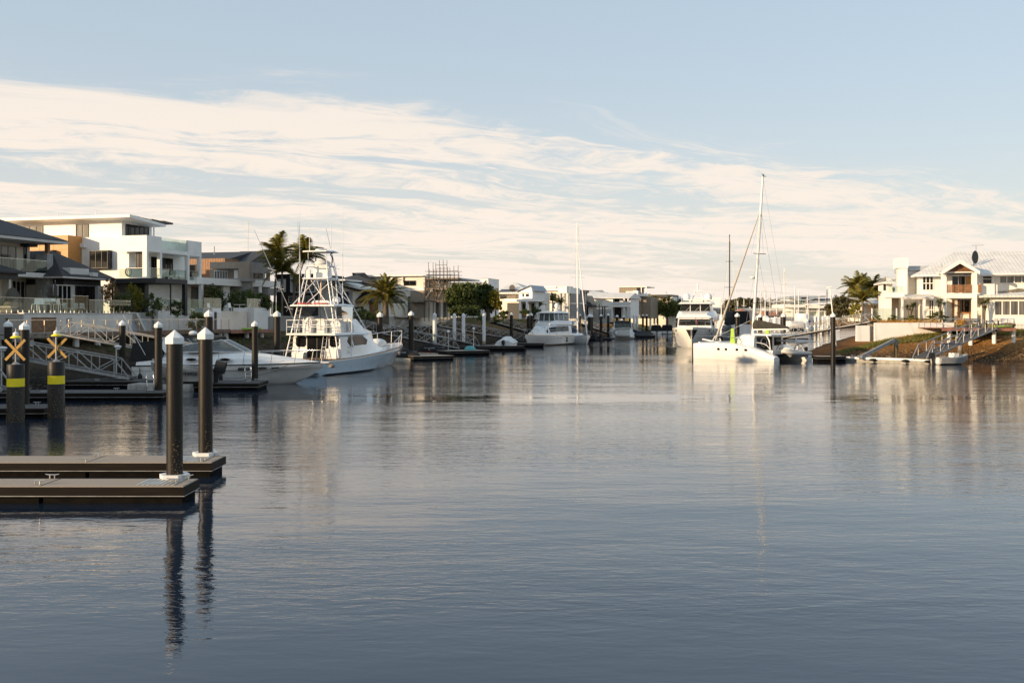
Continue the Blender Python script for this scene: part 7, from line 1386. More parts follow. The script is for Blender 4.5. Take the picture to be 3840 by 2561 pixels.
def catamaran():
    O = Vector((24.8, 93.3, 0)); h = math.radians(125); t = thing('sailing_catamaran', 'white sailing catamaran with tall mast and lime daggerboards, right of centre', 'boat', O, h, 'moored boats'); SP = -4.75
    for yc, nm in ((0, 'near_hull'), (SP, 'far_hull')):
        b = MB(); secs = []
        for x, bs, bw, zs in ((0, 0.42, 0.40, 0.42), (0.15, 0.45, 0.42, 0.52), (1.3, 0.62, 0.52, 0.92), (3.0, 0.75, 0.58, 1.38), (5.0, 0.80, 0.58, 1.62), (7.0, 0.76, 0.50, 1.66), (9.0, 0.55, 0.30, 1.58), (10.3, 0.22, 0.10, 1.52), (10.75, 0.05, 0.03, 1.48)):
            half = [(bs * 0.55, zs), (bs * 0.9, zs - 0.14), (bs, zs * 0.6), (bw, 0.15), (bw * 0.6, -0.3)]; secs.append([(x, yc + y, z) for y, z in half] + [(x, yc - y, z) for y, z in half[::-1]])
        o = b.loft(secs).build('hull', gelcoat, t, smooth=45)
        MB().box(0.3, 10.6, yc - 0.6, yc + 0.6, 0.06, 0.12) 
        for x in (3.1, 4.2, 5.6, 6.6):
            for sg in (1, -1):
                w_ = 0.80 if x > 4.5 else 0.775; q = MB(); q.ext([(x + 0.18 * math.cos(a * 0.524), yc + sg * (w_ - 0.03), 1.02 + 0.12 * math.sin(a * 0.524)) for a in range(12)], (0, sg * 0.045, 0)); q.build('porthole', glassd, o)
    # lime daggerboards
    for yc, x, z in ((0.05, 5.4, 3.05), (SP - 0.05, 5.2, 3.2)): MB().loft([[(x - 0.35, yc - 0.04, 1.2), (x + 0.35, yc - 0.04, 1.2), (x + 0.35, yc + 0.04, 1.2), (x - 0.35, yc + 0.04, 1.2)], [(x - 0.15, yc - 0.03, z), (x + 0.2, yc - 0.03, z), (x + 0.2, yc + 0.03, z), (x - 0.15, yc + 0.03, z)]]).build('daggerboard', lime, t)
    house_loft0 = MB(); secs = []; c = SP / 2
    for x, w_, z0, z1 in ((1.6, 2.0, 0.75, 0.95), (2.0, 2.0, 0.75, 1.1)): pass
    MB().box(0.9, 7.6, SP + 0.5, -0.5, 0.62, 1.0).build('bridge_deck', gelcoat, t)
    secs = []
    for x, wb, wt, z0, z1 in ((3.0, 2.2, 2.05, 0.98, 2.42), (4.6, 2.2, 1.95, 1.0, 2.5), (6.0, 2.1, 1.5, 1.0, 2.15), (7.3, 1.7, 0.8, 1.0, 1.5), (7.9, 1.2, 0.5, 1.0, 1.1)):
        secs.append([(x, c + wb, z0), (x, c + wt, z1 - 0.2), (x, c + wt - 0.25, z1), (x, c - wt + 0.25, z1), (x, c - wt, z1 - 0.2), (x, c - wb, z0)])
    MB().loft(secs).build('cabin', gelcoat, t, smooth=40); MB().loft([[(1.0, c + 2.0, 2.40), (1.0, c - 2.0, 2.40), (1.0, c - 1.9, 2.5), (1.0, c + 1.9, 2.5)], [(3.2, c + 2.1, 2.40), (3.2, c - 2.1, 2.40), (3.2, c - 1.9, 2.56), (3.2, c + 1.9, 2.56)]]).build('cockpit_roof', gelcoat, t)
    for sg in (1, -1): b = MB(); b.ext([(6.4, c + sg * 1.93, 1.3), (5.2, c + sg * 2.13, 1.25), (4.5, c + sg * 2.13, 1.7), (5.0, c + sg * 2.03, 2.15), (5.6, c + sg * 1.83, 2.05)], (0, sg * 0.04, 0)); b.build('cabin_window', ltgrey, t)
    MB().box(2.94, 2.995, c - 0.5, c + 1.7, 1.02, 2.25).build('cabin_door', glassd, t); MB().box(2.94, 2.995, c - 1.8, c - 0.8, 1.4, 2.2).build('aft_window', glassd, t)
    for sg in (1, -1): MB().tube(catmull([(1.1, c + sg * 1.95, 1.0), (1.2, c + sg * 2.0, 1.9), (1.6, c + sg * 1.95, 2.42)], 4), 0.06, 8).build('roof_post', gelcoat, t, smooth=60)
    MB().tube(catmull([(2.4 + 0.0 * k, c + 1.9, 1.55) for k in range(2)], 2), 0.01, 4)
    b = MB(); b.tube([(2.2, c + 1.6 + 0.42 * math.cos(k * 0.4488), 1.75 + 0.42 * math.sin(k * 0.4488)) for k in range(15)], 0.025, 6); b.build('steering_wheel', steel, t, smooth=60)
    # mast and rig
    mx = 5.0; H_ = 17.9; mt = Vector((3.7, c, H_)); mb = Vector((mx, c, 2.3)); MB().tube([mb, mb.lerp(mt, 0.75), mt], [0.14, 0.125, 0.09], 10).build('mast', whitetube, t, smooth=60)
    fs0, fs1 = Vector((10.0, c, 1.75)), mb.lerp(mt, 0.80); MB().tube([fs0, fs0.lerp(fs1, 0.5), fs1], [0.11, 0.09, 0.03], 8).build('furled_headsail', MAT['tan_sail'], t, smooth=60)
    bm = Vector((0.6, c, 3.05)); b0 = Vector((4.85, c, 2.95)); MB().tube([b0, bm], 0.1, 8).build('boom', whitetube, t, smooth=60)
    b = MB(); secs = []
    for u, z in ((0, 0.95), (0.25, 0.85), (0.55, 0.6), (0.85, 0.38), (1, 0.2)): q = b0.lerp(bm, u); secs.append([(q.x, q.y + 0.16, q.z + 0.05), (q.x, q.y + 0.22, q.z + z * 0.4), (q.x, q.y + 0.04, q.z + z), (q.x, q.y - 0.04, q.z + z), (q.x, q.y - 0.22, q.z + z * 0.4), (q.x, q.y - 0.16, q.z + 0.05)])
    b.loft(secs).build('sail_cover', canvasg, t, smooth=40)
    for u, w_ in ((0.52, 0.75), (0.21, 0.85)): q = mb.lerp(mt, u); MB().tube([(q.x - 0.2, c - w_ * 1.2, q.z), q, (q.x - 0.2, c + w_ * 1.2, q.z)], 0.035, 6).build('spreader', black, t)
    q = mb.lerp(mt, 0.37); MB().lathe([(0.02, q.z - 0.06), (0.28, q.z - 0.03), (0.28, q.z + 0.1), (0.02, q.z + 0.16)], 14, (q.x + 0.5, c)).build('radome', gelcoat, t, smooth=50); MB().bar((q.x, c, q.z - 0.1), (q.x + 0.5, c, q.z - 0.06), 0.08).build('radar_bracket', black, t)
    for sg in (1, -1):
        ch = Vector((3.2, c + sg * 2.5, 1.3)); s1 = mb.lerp(mt, 0.80); stay(t, ch, s1, 0.016); s2 = mb.lerp(mt, 0.52); stay(t, (4.2, c + sg * 2.4, 1.4), s2, 0.012); stay(t, (4.4, c + sg * 0.9, mb.lerp(mt, 0.52).z), mb.lerp(mt, 0.78), 0.012)
    stay(t, bm, mt, 0.012); MB().tube([(3.5, c - 0.25, H_ + 0.05), (3.5, c + 0.2, H_ + 0.05), (3.6, c + 0.25, H_ + 0.3)], 0.03, 5).build('masthead_gear', black, t); MB().lathe([(0.06, H_), (0.06, H_ + 0.3)], 8, (3.75, c - 0.15)).build('masthead_light', oldtim, t)
    for a, b_ in (((9.6, c + 0.1, 2.2), (5.2, c + 0.2, 3.8)),): stay(t, a, b_, 0.015, MAT['pale_blue_sail'])
    # fore crossbeam, bowsprit, rails
    MB().tube([(10.0, 0, 1.55), (10.0, SP, 1.55)], 0.11, 8).build('cross_beam', whitetube, t, smooth=60); MB().tube([(7.8, c, 1.3), (11.8, c, 1.85)], 0.09, 8).build('bowsprit', gelcoat, t, smooth=60)
    b = MB(); b.tube([(10.0, c + 0.5, 1.6), fs0 + Vector((0, 0, 0.5))], 0.05, 6); b.tube([(10.0, c - 0.5, 1.6), fs0 + Vector((0, 0, 0.5))], 0.05, 6); b.build('striker', whitetube, t)
    for yc in (0.35, SP - 0.35): rail_line(t, [(4.0, yc, 2.1), (7.0, yc, 2.3), (10.2, yc * 0.98, 2.25)], r=0.014, posts=4, drop=0.65)
    for yc in (0, SP): MB().tube(catmull([(0.15, yc + 0.3, 0.5), (0.9, yc + 0.3, 1.5), (2.2, yc + 0.25, 1.75)], 4), 0.035, 6).build('stern_rail', whitetube, t, smooth=60)
    # solar panels and davits
    for k in range(2): MB().loft([[(-0.9 + k * 0.9, c - 2.2, 1.75 + k * 0.1), (-0.15 + k * 0.9, c - 2.2, 1.85 + k * 0.1), (-0.15 + k * 0.9, c - 2.2, 1.89 + k * 0.1), (-0.9 + k * 0.9, c - 2.2, 1.79 + k * 0.1)], [(-0.9 + k * 0.9, c + 1.6, 1.75 + k * 0.1), (-0.15 + k * 0.9, c + 1.6, 1.85 + k * 0.1), (-0.15 + k * 0.9, c + 1.6, 1.89 + k * 0.1), (-0.9 + k * 0.9, c + 1.6, 1.79 + k * 0.1)]]).build('solar_panel', solar, t)
    for y in (-1.3, 1.3): MB().tube(catmull([(1.0, c + y, 0.95), (0.6, c + y, 1.5), (-0.6, c + y, 1.72)], 4), 0.045, 6).build('davit', steel, t, smooth=60)
    fw = Matrix.Translation(O) @ Matrix.Rotation(h, 4, 'Z'); p = fw @ Vector((-0.35, c, 0.62)); d = thing('inflatable_dinghy', 'grey inflatable dinghy slung across the catamaran stern', 'dinghy', p, h - math.pi / 2, 'tenders')
    b = MB(); b.tube(catmull([(1.5, 0.45, 0.1), (-1.0, 0.48, 0.18), (-1.75, 0.0, 0.36), (-1.0, -0.48, 0.18), (1.5, -0.45, 0.1)], 6), 0.2, 10); b.build('tube', MAT['pale_grey_tube'], d, smooth=60); MB().loft([[(1.3, 0.4, 0.0), (1.3, -0.4, 0.0), (1.3, 0, -0.28)], [(-0.9, 0.4, 0.05), (-0.9, -0.4, 0.05), (-0.9, 0, -0.25)], [(-1.6, 0.1, 0.3), (-1.6, -0.1, 0.3), (-1.6, 0, 0.2)]]).build('hull_floor', gelwarm, d); outboard(d, 1.55, 0, 0.35, 0.7, tilt=0.2)
mat('tan_sail', (0.50, 0.45, 0.38), 0.8, var=0.15, scale=6, stretch=(1, 1, 3)); mat('pale_grey_tube', (0.55, 0.54, 0.51), 0.5, var=0.05)
catamaran()
# --- right bank tinny with navy bimini
p = wat(3470, 1355, 0.0); t = thing('aluminium_runabout', 'small aluminium boat with navy bimini at the right pontoon', 'boat', (37.3, 87.6, 0), math.radians(15), 'moored boats')
ST = [(0, 0.78, 0.72, -0.1, 0.6), (1.4, 0.82, 0.72, -0.12, 0.62), (2.5, 0.6, 0.35, -0.05, 0.72), (3.3, 0.05, 0.02, 0.5, 0.85)]
hull(t, ST, MAT['pressed_alu']); strake(t, ST, -0.02, 0.05, 0.02, alu, 'gunwale'); MB().box(-0.05, -0.004, -0.5, 0.5, 0.1, 0.62).build('transom_board', gelcoat, t); outboard(t, -0.25, 0, 0.55, 1.0, tilt=0.1)
b = MB(); b.loft([[(0.3, y, 1.75 + 0.12 * math.cos(y)) for y in (-0.8, -0.4, 0, 0.4, 0.8)] + [(0.3, y, 1.70 + 0.12 * math.cos(y)) for y in (0.8, 0, -0.8)], [(2.2, y, 1.72 + 0.12 * math.cos(y)) for y in (-0.8, -0.4, 0, 0.4, 0.8)] + [(2.2, y, 1.67 + 0.12 * math.cos(y)) for y in (0.8, 0, -0.8)]]); b.build('bimini', bluec, t)
for x in (0.4, 2.1):
    for sg in (1, -1): MB().tube([(1.25, sg * 0.8, 0.65), (x, sg * 0.78, 1.76)], 0.018, 6).build('bimini_pole', steel, t)
MB().box(1.6, 2.1, -0.35, 0.35, 0.6, 1.0).build('seat_box', lime if False else capwhite, t)
# --- marina beyond the right bank
def far_yacht(px, top, Y, label, m=None, hullm=None):
    x = xpx(px, Y); t = thing('moored_yacht', label, 'boat', (x, Y, 0), math.radians(random.choice((80, 100, 260))), 'marina yachts')
    ST = [(-5, 1.2, 1.0, -0.1, 1.1), (-1.5, 1.7, 1.5, -0.4, 1.1), (2.5, 1.5, 1.1, -0.4, 1.2), (5.5, 0.08, 0.02, 0.7, 1.5)]; hull(t, ST, hullm or gelcoat); house_loft(t, 'coachroof', [(-2.5, 1, 0.9, 1.1, 1.7), (2.2, 0.7, 0.4, 1.15, 1.5)], gelcoat)
    zt = zpx(top, Y); MB().tube([(0.3, 0, 1.4), (0.3, 0, zt)], [0.16, 0.10], 6).build('mast', m or whitetube, t); MB().tube([(0.2, 0, 2.6), (-4, 0, 2.6)], 0.14, 6).build('boom', canvasb if px % 2 else bluec, t)
    for f, w_ in ((0.45, 1.1), (0.72, 0.8)): MB().tube([(0.3, -w_, 1.4 + (zt - 1.4) * f), (0.3, w_, 1.4 + (zt - 1.4) * f)], 0.05, 4).build('spreader', m or whitetube, t)
    for a in ((5.3, 0, 1.5), (-4.9, 0, 1.2), (0.2, 1.6, 1.2), (0.2, -1.6, 1.2)): stay(t, a, (0.3, 0, zt), 0.02)
for i, (px, tp, Y, l) in enumerate(((2738, 880, 205, 'dark-masted yacht behind the catamaran forestay'), (2855, 1092, 300, 'yacht with short pale mast just right of the catamaran mast'), (2869, 1064, 290, 'yacht with mast between the catamaran mast and shroud'), (2889, 1096, 310, 'yacht left of the long brick building'), (2912, 1108, 320, 'short-masted yacht before the long brick building'), (2943, 1004, 270, 'tall-masted yacht at the left end of the marina building'), (2981, 1073, 290, 'yacht before the curved marina roof, thick pale mast'), (2994, 1089, 310, 'thin-masted yacht before the curved marina roof'), (3030, 1097, 300, 'yacht before the middle of the marina building'), (3072, 1110, 320, 'yacht before the right half of the marina building'), (3103, 1086, 280, 'dark-masted yacht left of the right bank trees'), (2790, 1120, 330, 'distant yacht before the far trees'), (2768, 1128, 330, 'distant yacht before the brick clubhouse'), (2705, 1118, 240, 'yacht right behind the big motor yacht stern'))):
    far_yacht(px, tp, Y, l, m=charcoal if 'dark' in l else None)
def far_motor(px, Y, label, head, hm, top, cm=None, L_=9):
    t = thing('moored_cruiser', label, 'boat', (xpx(px, Y), Y, 0), math.radians(head), 'marina motor boats'); k = L_ / 9
    ST = [(-4.5 * k, 1.6, 1.5, -0.2, 1.2), (0, 1.7, 1.4, -0.3, 1.3), (3 * k, 1.1, 0.5, -0.2, 1.5), (4.8 * k, 0.08, 0.02, 0.9, 1.6)]; hull(t, ST, hm); house_loft(t, 'deckhouse', [(-3.5 * k, 1.45, 1.35, 1.2, top * 0.62), (1.2 * k, 1.35, 1.0, 1.3, top * 0.62), (2.8 * k, 0.8, 0.4, 1.45, 1.7)], gelcoat); glass_band(t, [(-3 * k, 1.47, 1.40, top * 0.40, top * 0.58), (1.0 * k, 1.38, 1.15, top * 0.42, top * 0.58)], tintgl)
    house_loft(t, 'upper_canopy', [(-3.2 * k, 1.3, 1.2, top * 0.62, top), (0.2, 1.25, 1.0, top * 0.62, top), (1.0 * k, 1.0, 0.7, top * 0.62, top * 0.8)], cm or gelcoat)
far_motor(3011, 235, 'white flybridge boat before the marina building', 265, gelcoat, 5.0, L_=11); far_motor(2958, 190, 'canvas-covered boat behind the long right gangway', 200, gelwarm, 3.4, canvas, 7); far_motor(2995, 205, 'small boat under a pale cover beside the long right gangway', 250, gelcoat, 3.0, canvas, 6); far_motor(2748, 148, 'cruiser with tall black canopy right of the big motor yacht', 95, gelwarm, 5.0, canvasb, 11); far_motor(2715, 165, 'white cruiser stern peeping out right of the big motor yacht', 80, gelcoat, 3.6, None, 9)
far_motor(3045, 260, 'blue-covered small boat among the white piles at right', 280, gelcoat, 3.2, bluec, 7); far_motor(2865, 230, 'white cruiser between the catamaran mast and boom end', 270, gelcoat, 4.4, None, 9); far_motor(2905, 250, 'dark-canopied cruiser above the catamaran boom', 275, gelcoat, 4.4, canvasb, 9)
# ---------------------------------------------------------------- vegetation
rnd = random.Random(11)
def leaf(b, c, s, d=None, narrow=0.55):
    a = Vector((rnd.gauss(0, 1), rnd.gauss(0, 1), rnd.gauss(0, 1))).normalized(); u = Vector((rnd.gauss(0, 1), rnd.gauss(0, 1), rnd.gauss(0, 1)))
    v = a.cross(u).normalized(); c = Vector(c); o = len(b.v)
    b.v += [tuple(c - a * s), tuple(c + v * s * narrow), tuple(c + a * s), tuple(c - v * s * narrow)]; b.f.append((o, o + 1, o + 2, o + 3))
def blob(b, c, r, n, s, shell=0.55):
    # leaves gathered in sub-clumps spread through an uneven volume
    k = max(4, n // 40); cl = []
    for i in range(k):
        d = Vector((rnd.gauss(0, 1), rnd.gauss(0, 1), rnd.gauss(0, 1))).normalized(); q = shell + (1 - shell) * rnd.random(); cl.append((Vector((c[0] + d.x * r[0] * q, c[1] + d.y * r[1] * q, c[2] + d.z * r[2] * q)), rnd.uniform(0.16, 0.34)))
    for i in range(n):
        p, q = cl[i % k]; d = Vector((rnd.gauss(0, 1), rnd.gauss(0, 1), rnd.gauss(0, 1))) * 0.6
        leaf(b, p + Vector((d.x * r[0], d.y * r[1], d.z * r[2] * 0.9)) * q, s * rnd.uniform(0.6, 1.3))
def tree(name, label, x, y, base, blobs, m, s, trunk=0.15, group=None, cat='tree', tm=None):
    t = thing(name, label, cat, (x, y, base), 0, group); top = max(bb[0][2] for bb in blobs); b = MB()
    fork = Vector((0, 0, min(bb[0][2] - bb[1][2] for bb in blobs) + 0.3)); fork.z = max(fork.z, 0.3)
    b.tube([(0, 0, -0.4), (0.03, 0.02, fork.z * 0.5), fork], [trunk * 1.25, trunk, trunk * 0.85], 8); b.build('trunk', tm or bark, t, smooth=50)
    lm = MB()
    for c, r, n in blobs:
        c = Vector(c); lm.tube([fork - Vector((0, 0, 0.1)), fork.lerp(c, 0.55) + Vector((0, 0, 0.1)), c + Vector((0, 0, r[2] * 0.3))], [trunk * 0.6, trunk * 0.35, trunk * 0.12], 6)
        for k in range(3): d = Vector((rnd.uniform(-1, 1) * r[0], rnd.uniform(-1, 1) * r[1], rnd.uniform(-0.2, 0.9) * r[2])) * 0.8; lm.tube([fork.lerp(c, 0.6), c + d], [trunk * 0.25, trunk * 0.06], 5)
    lm.build('limbs', tm or bark, t, smooth=50); f = MB()
    for c, r, n in blobs: blob(f, c, r, n, s)
    f.build('crown', m, t); return t
def shrub(label, px, py0, py1, Y, w, m, n=500, s=0.12, dy=None, base=None, cat='shrub', name='shrub', group='garden shrubs'):
    x = xpx(px, Y); z0 = zpx(py1, Y) if base is None else base; z1 = zpx(py0, Y); hh = (z1 - z0) / 2
    return tree(name, label, x, Y, z0, [((0, 0, hh), (w / 2, (dy or w) / 2, hh), n)], m, s, 0.05, group, cat)
def px_tree(name, label, px, Y, base, blobs, m, s, **k):
    # blobs given as column, row, half width, half height (photo pixels), count
    x = xpx(px, Y); out = []
    for cx, cy, rw, rh, n in blobs: out.append(((xpx(cx, Y) - x, rnd.uniform(-0.5, 0.5), zpx(cy, Y) - base), (rw * Y / F, rw * Y / F * 0.9, rh * Y / F), n))
    return tree(name, label, x, Y, base, out, m, s, **k)
def frond_mesh(L_, droop, lw, n=22, up=0.5, dense=1.0):
    b = MB(); pts = []
    for i in range(n + 1):
        u = i / n; pts.append(Vector((L_ * (u - 0.12 * u * u * droop), 0, L_ * (up * u - droop * 0.9 * u * u))))
    b.tube(pts, [0.028 * (1 - 0.75 * i / n) * max(L_, 1.2) / 2 for i in range(n + 1)], 4)
    for i in range(1, n + 1):
        for k in range(2):
            u = (i + k * 0.5) / n
            if u > 1: continue
            j = min(int(u * n), n - 1); p = pts[j].lerp(pts[j + 1], u * n - j); w_ = lw * (math.sin(math.pi * min(0.12 + u * 0.86, 1)) ** 0.6)
            for sg in (1, -1):
                tip = p + Vector((w_ * 0.55, sg * w_, -w_ * rnd.uniform(0.25, 0.7))); q = Vector((0.034 * L_ / 2 + 0.012, 0, 0)); o = len(b.v); b.v += [tuple(p - q), tuple(p + q), tuple(tip)]; b.f.append((o, o + 1, o + 2))
    return b
FR = {}
def palm(name, label, px, Y, base, crown_py, L_, n, droop, lw, group, trunk_r=0.14, up=(0.1, 1.2), m=None, px_top=None, skirt=0, tm=None):
    x = xpx(px, Y); zc = zpx(crown_py, Y) - base; t = thing(name, label, 'palm', (x, Y, base), 0, group); dx = (xpx(px_top, Y) - x) if px_top else 0
    MB().tube([(0, 0, -0.4), (dx * 0.3, 0, zc * 0.5), (dx, 0, zc)], [trunk_r * 1.25, trunk_r, trunk_r * 0.8], 10).build('trunk', tm or palmbark, t, smooth=50)
    MB().ell((dx, 0, zc), (trunk_r * 1.4, trunk_r * 1.4, trunk_r * 3), 8, 6).build('crownshaft', leafmd if skirt == 0 else palmbark, t, smooth=50)
    if name not in FR: FR[name] = [frond_mesh(L_, d_, lw, up=u_).mesh('frond') for d_, u_ in ((droop, up[0] * 0.5 + up[1] * 0.5), (droop * 1.25, up[0]), (droop * 0.8, up[1]), (droop * 1.1, (up[0] + up[1]) / 2))]; [me.materials.append(m or palmlf) for me in FR[name]]
    for i in range(n):
        o = bpy.data.objects.new('frond', FR[name][i % 4]); COL.objects.link(o); o.parent = t; o.location = (dx, 0, zc + rnd.uniform(-0.05, 0.2)); s = rnd.uniform(0.8, 1.08); o.scale = (s, s, s)
        o.rotation_euler = (rnd.uniform(-0.25, 0.25), -rnd.uniform(-0.35, 0.75) if i % 3 else -rnd.uniform(0.5, 1.1), i * 2.399 + rnd.uniform(-0.2, 0.2))
    return t
G = 4.3
tree('bronze_tree', 'bronze-leaved small tree beside the charcoal pergola', xpx(415, 91.5), 91.5, G, [((0, 0, 2.0), (0.75, 0.7, 1.15), 900), ((-0.2, 0.2, 3.0), (0.5, 0.5, 0.6), 350), ((0.35, 0, 1.1), (0.5, 0.5, 0.8), 350)], leafrd, 0.10, 0.06, 'terrace plants')
shrub('yellow-green bush under the charcoal pergola', 500, 1066, 1160, 93, 1.7, leafyl, 1400, 0.10, base=G, group='terrace plants'); shrub('dark green bush between the bronze tree and the yellow bush', 463, 1092, 1165, 91, 1.3, leafdk, 900, 0.11, base=G, group='terrace plants')
shrub('dark shrub behind the pergola screen', 570, 1100, 1180, 92, 1.8, leafdk, 900, 0.12, base=G, group='terrace plants'); shrub('dark shrub under the glass fence right of the pergola legs', 655, 1130, 1185, 96, 2.0, leafdk, 700, 0.12, base=G, group='terrace plants')
for p, y0, y1, w_, l in ((800, 1078, 1165, 2.4, 'dark leafy plant behind the left pavilion columns'), (892, 1078, 1165, 2.6, 'dark leafy plant behind the middle pavilion opening'), (935, 1085, 1165, 2.4, 'dark leafy plant left of the right pavilion columns'), (985, 1100, 1170, 1.6, 'dark low plant just outside the pavilion corner')): shrub(l, p, y0, y1, 112, w_, leafdk, 1300, 0.15, base=4.6, group='pavilion plants')
for k in range(5): pass
t = shrub('spiky green shrub at the boardwalk below the pergola', 738, 1170, 1240, 96, 1.5, leafmd, 1100, 0.13, base=2.7, group='terrace plants')
shrub('small potted plant on the terrace before the folding doors', 207, 1108, 1125, 84, 0.55, leafmd, 220, 0.07, group='terrace plants'); shrub('broad-leaved plant at the left edge below the boardwalk', 8, 1183, 1225, 74, 1.0, leafmd, 160, 0.26, group='terrace plants')
palm('king_palm', 'tall feather palm left of the game boat tower, yellow-lit', 1028, 117, 4.2, 968, 2.9, 24, 0.85, 0.85, 'king palms', 0.13, (0.35, 1.1), px_top=1040); palm('king_palm', 'feather palm just behind the game boat tower', 1090, 121, 4.2, 978, 2.9, 24, 0.85, 0.85, 'king palms', 0.13, (0.3, 1.0), px_top=1140); palm('king_palm', 'shorter feather palm between the two tall ones', 1058, 116, 4.2, 1018, 2.6, 18, 0.85, 0.8, 'king palms', 0.11, (0.4, 1.1))
palm('date_palm', 'stout arching date palm right of the game boat', 1446, 111, 3.6, 1118, 3.1, 62, 0.95, 0.42, 'date palms', 0.34, (0.25, 0.95), skirt=1)
hd = tree('clipped_hedge', 'bright clipped hedge behind the game boat bow', xpx(1370, 101), 101, 3.9, [((-1.0 + 0.5 * i, 0.9 - 0.4 * i, 0.45), (0.5, 0.5, 0.45), 420) for i in range(6)], leafmd, 0.09, 0.04, None, 'hedge')
px_tree('fig_tree', 'dark dense fig tree right of the scaffolding', 1735, 141, 4.0, [(1725, 1112, 42, 46, 3600), (1702, 1122, 32, 40, 2000), (1755, 1098, 34, 36, 2600), (1740, 1140, 40, 28, 2000)], leafdk, 0.23, trunk=0.25, group='fig trees'); px_tree('fig_tree', 'dark fig tree with visible trunk above the glass fence', 1830, 143, 4.0, [(1800, 1105, 38, 46, 3400), (1835, 1118, 32, 44, 2600), (1785, 1125, 34, 40, 2200)], leafdk, 0.23, trunk=0.3, group='fig trees'); px_tree('fig_tree', 'yellowish edge tree right of the dark fig trees', 1858, 142, 4.0, [(1857, 1124, 22, 34, 1800), (1868, 1138, 14, 24, 700)], leafyl, 0.17, trunk=0.12, group='fig trees')
shrub('dark undergrowth left below the fig trees', 1715, 1150, 1186, 138, 2.6, leafdk, 1300, 0.18, group='clipped shrubs'); shrub('dark undergrowth right below the fig trees', 1775, 1150, 1186, 140, 2.8, leafdk, 1300, 0.18, group='clipped shrubs')
for p, y0, y1, w_, Y, l in ((1886, 1163, 1198, 1.3, 139, 'tall rounded shrub right of the fig trees'), (1806, 1183, 1205, 1.2, 136, 'round clipped shrub on the white retaining wall, left'), (1862, 1182, 1206, 1.2, 137, 'round clipped shrub on the white retaining wall, right'), (1965, 1160, 1180, 1.6, 150, 'low dark planting left of the flybridge cruiser'), (2010, 1150, 1182, 1.6, 160, 'loose grey-green planting behind the paired piles'), (1352, 1150, 1185, 1.8, 118, 'dark climbing shrub above the clipped hedge')): shrub(l, p, y0, y1, Y, w_, leafdk, 600, 0.14, group='clipped shrubs')
for p, y, Y, l in ((2072, 1128, 198, 'small dark palm before the flat white house'), (2100, 1138, 196, 'small yellow palm right of the flybridge cruiser radar dome'), (2020, 1150, 188, 'small yellow palm left of the flybridge cruiser bridge')): palm('garden_palm', l, p, Y, 3.6, y, 1.7, 12, 0.8, 0.5, 'garden palms', 0.1, (0.4, 1.1), m=palmlf)
px_tree('garden_tree', 'dense green tree left of the big motor yacht', 2502, 252, 2.2, [(2500, 1148, 34, 36, 1800), (2515, 1165, 24, 26, 700), (2488, 1160, 20, 20, 500)], leafmd, 0.28, trunk=0.25, group='far garden trees'); px_tree('garden_tree', 'dark round tree just left of the big motor yacht bridge', 2538, 256, 2.2, [(2538, 1152, 24, 28, 1500), (2528, 1168, 26, 20, 900)], leafdk, 0.28, trunk=0.2, group='far garden trees'); px_tree('garden_tree', 'green bushy tree between the ribbed house and the dense green tree', 2466, 254, 2.2, [(2466, 1152, 22, 22, 1100), (2455, 1165, 20, 14, 500)], leafmd, 0.28, trunk=0.2, group='far garden trees'); px_tree('garden_tree', 'pale leafy tree before the ribbed brown house', 2440, 262, 3.0, [(2440, 1138, 30, 28, 1300), (2415, 1152, 22, 18, 600), (2455, 1125, 16, 16, 400)], leafyl, 0.28, trunk=0.2, group='far garden trees'); px_tree('garden_tree', 'dark tree under the grey block roofs', 2545, 272, 3.0, [(2545, 1148, 26, 22, 1000), (2565, 1160, 20, 20, 500)], leafdk, 0.28, trunk=0.2, group='far garden trees'); shrub('low green hedge left of the ribbed brown house', 2405, 1143, 1165, 262, 3.5, leafmd, 700, 0.22, group='far garden shrubs')
# far wood behind the marina: trees one can tell apart
for i, (p, top, w_) in enumerate(((2728, 1126, 16), (2752, 1124, 18), (2777, 1117, 20), (2800, 1112, 22), (2826, 1120, 20), (2846, 1118, 16), (2874, 1136, 16), (2902, 1134, 14), (2922, 1137, 14), (2700, 1140, 16))):
    px_tree('gum_tree', 'hazy olive gum tree behind the marina, %s from the left' % ('second third fourth fifth sixth seventh eighth ninth tenth first'.split()[i]), p, 470, 3.0, [(p, top + 16, w_, 15, 700), (p + rnd.uniform(-8, 8), top + 30, w_ * 0.9, 16, 500), (p + rnd.uniform(-6, 6), top + 45, w_, 16, 400)], leafol, 0.55, trunk=0.5, group='gum trees behind the marina')
for i, p in enumerate((2860, 2890, 2912)): palm('far_palm', 'small distant palm before the gum trees, %s of three' % ('left middle right'.split()[i]), p, 440, 3.0, 1142, 3.5, 12, 0.8, 0.9, 'far palms', 0.25, (0.4, 1.0), m=leafol)
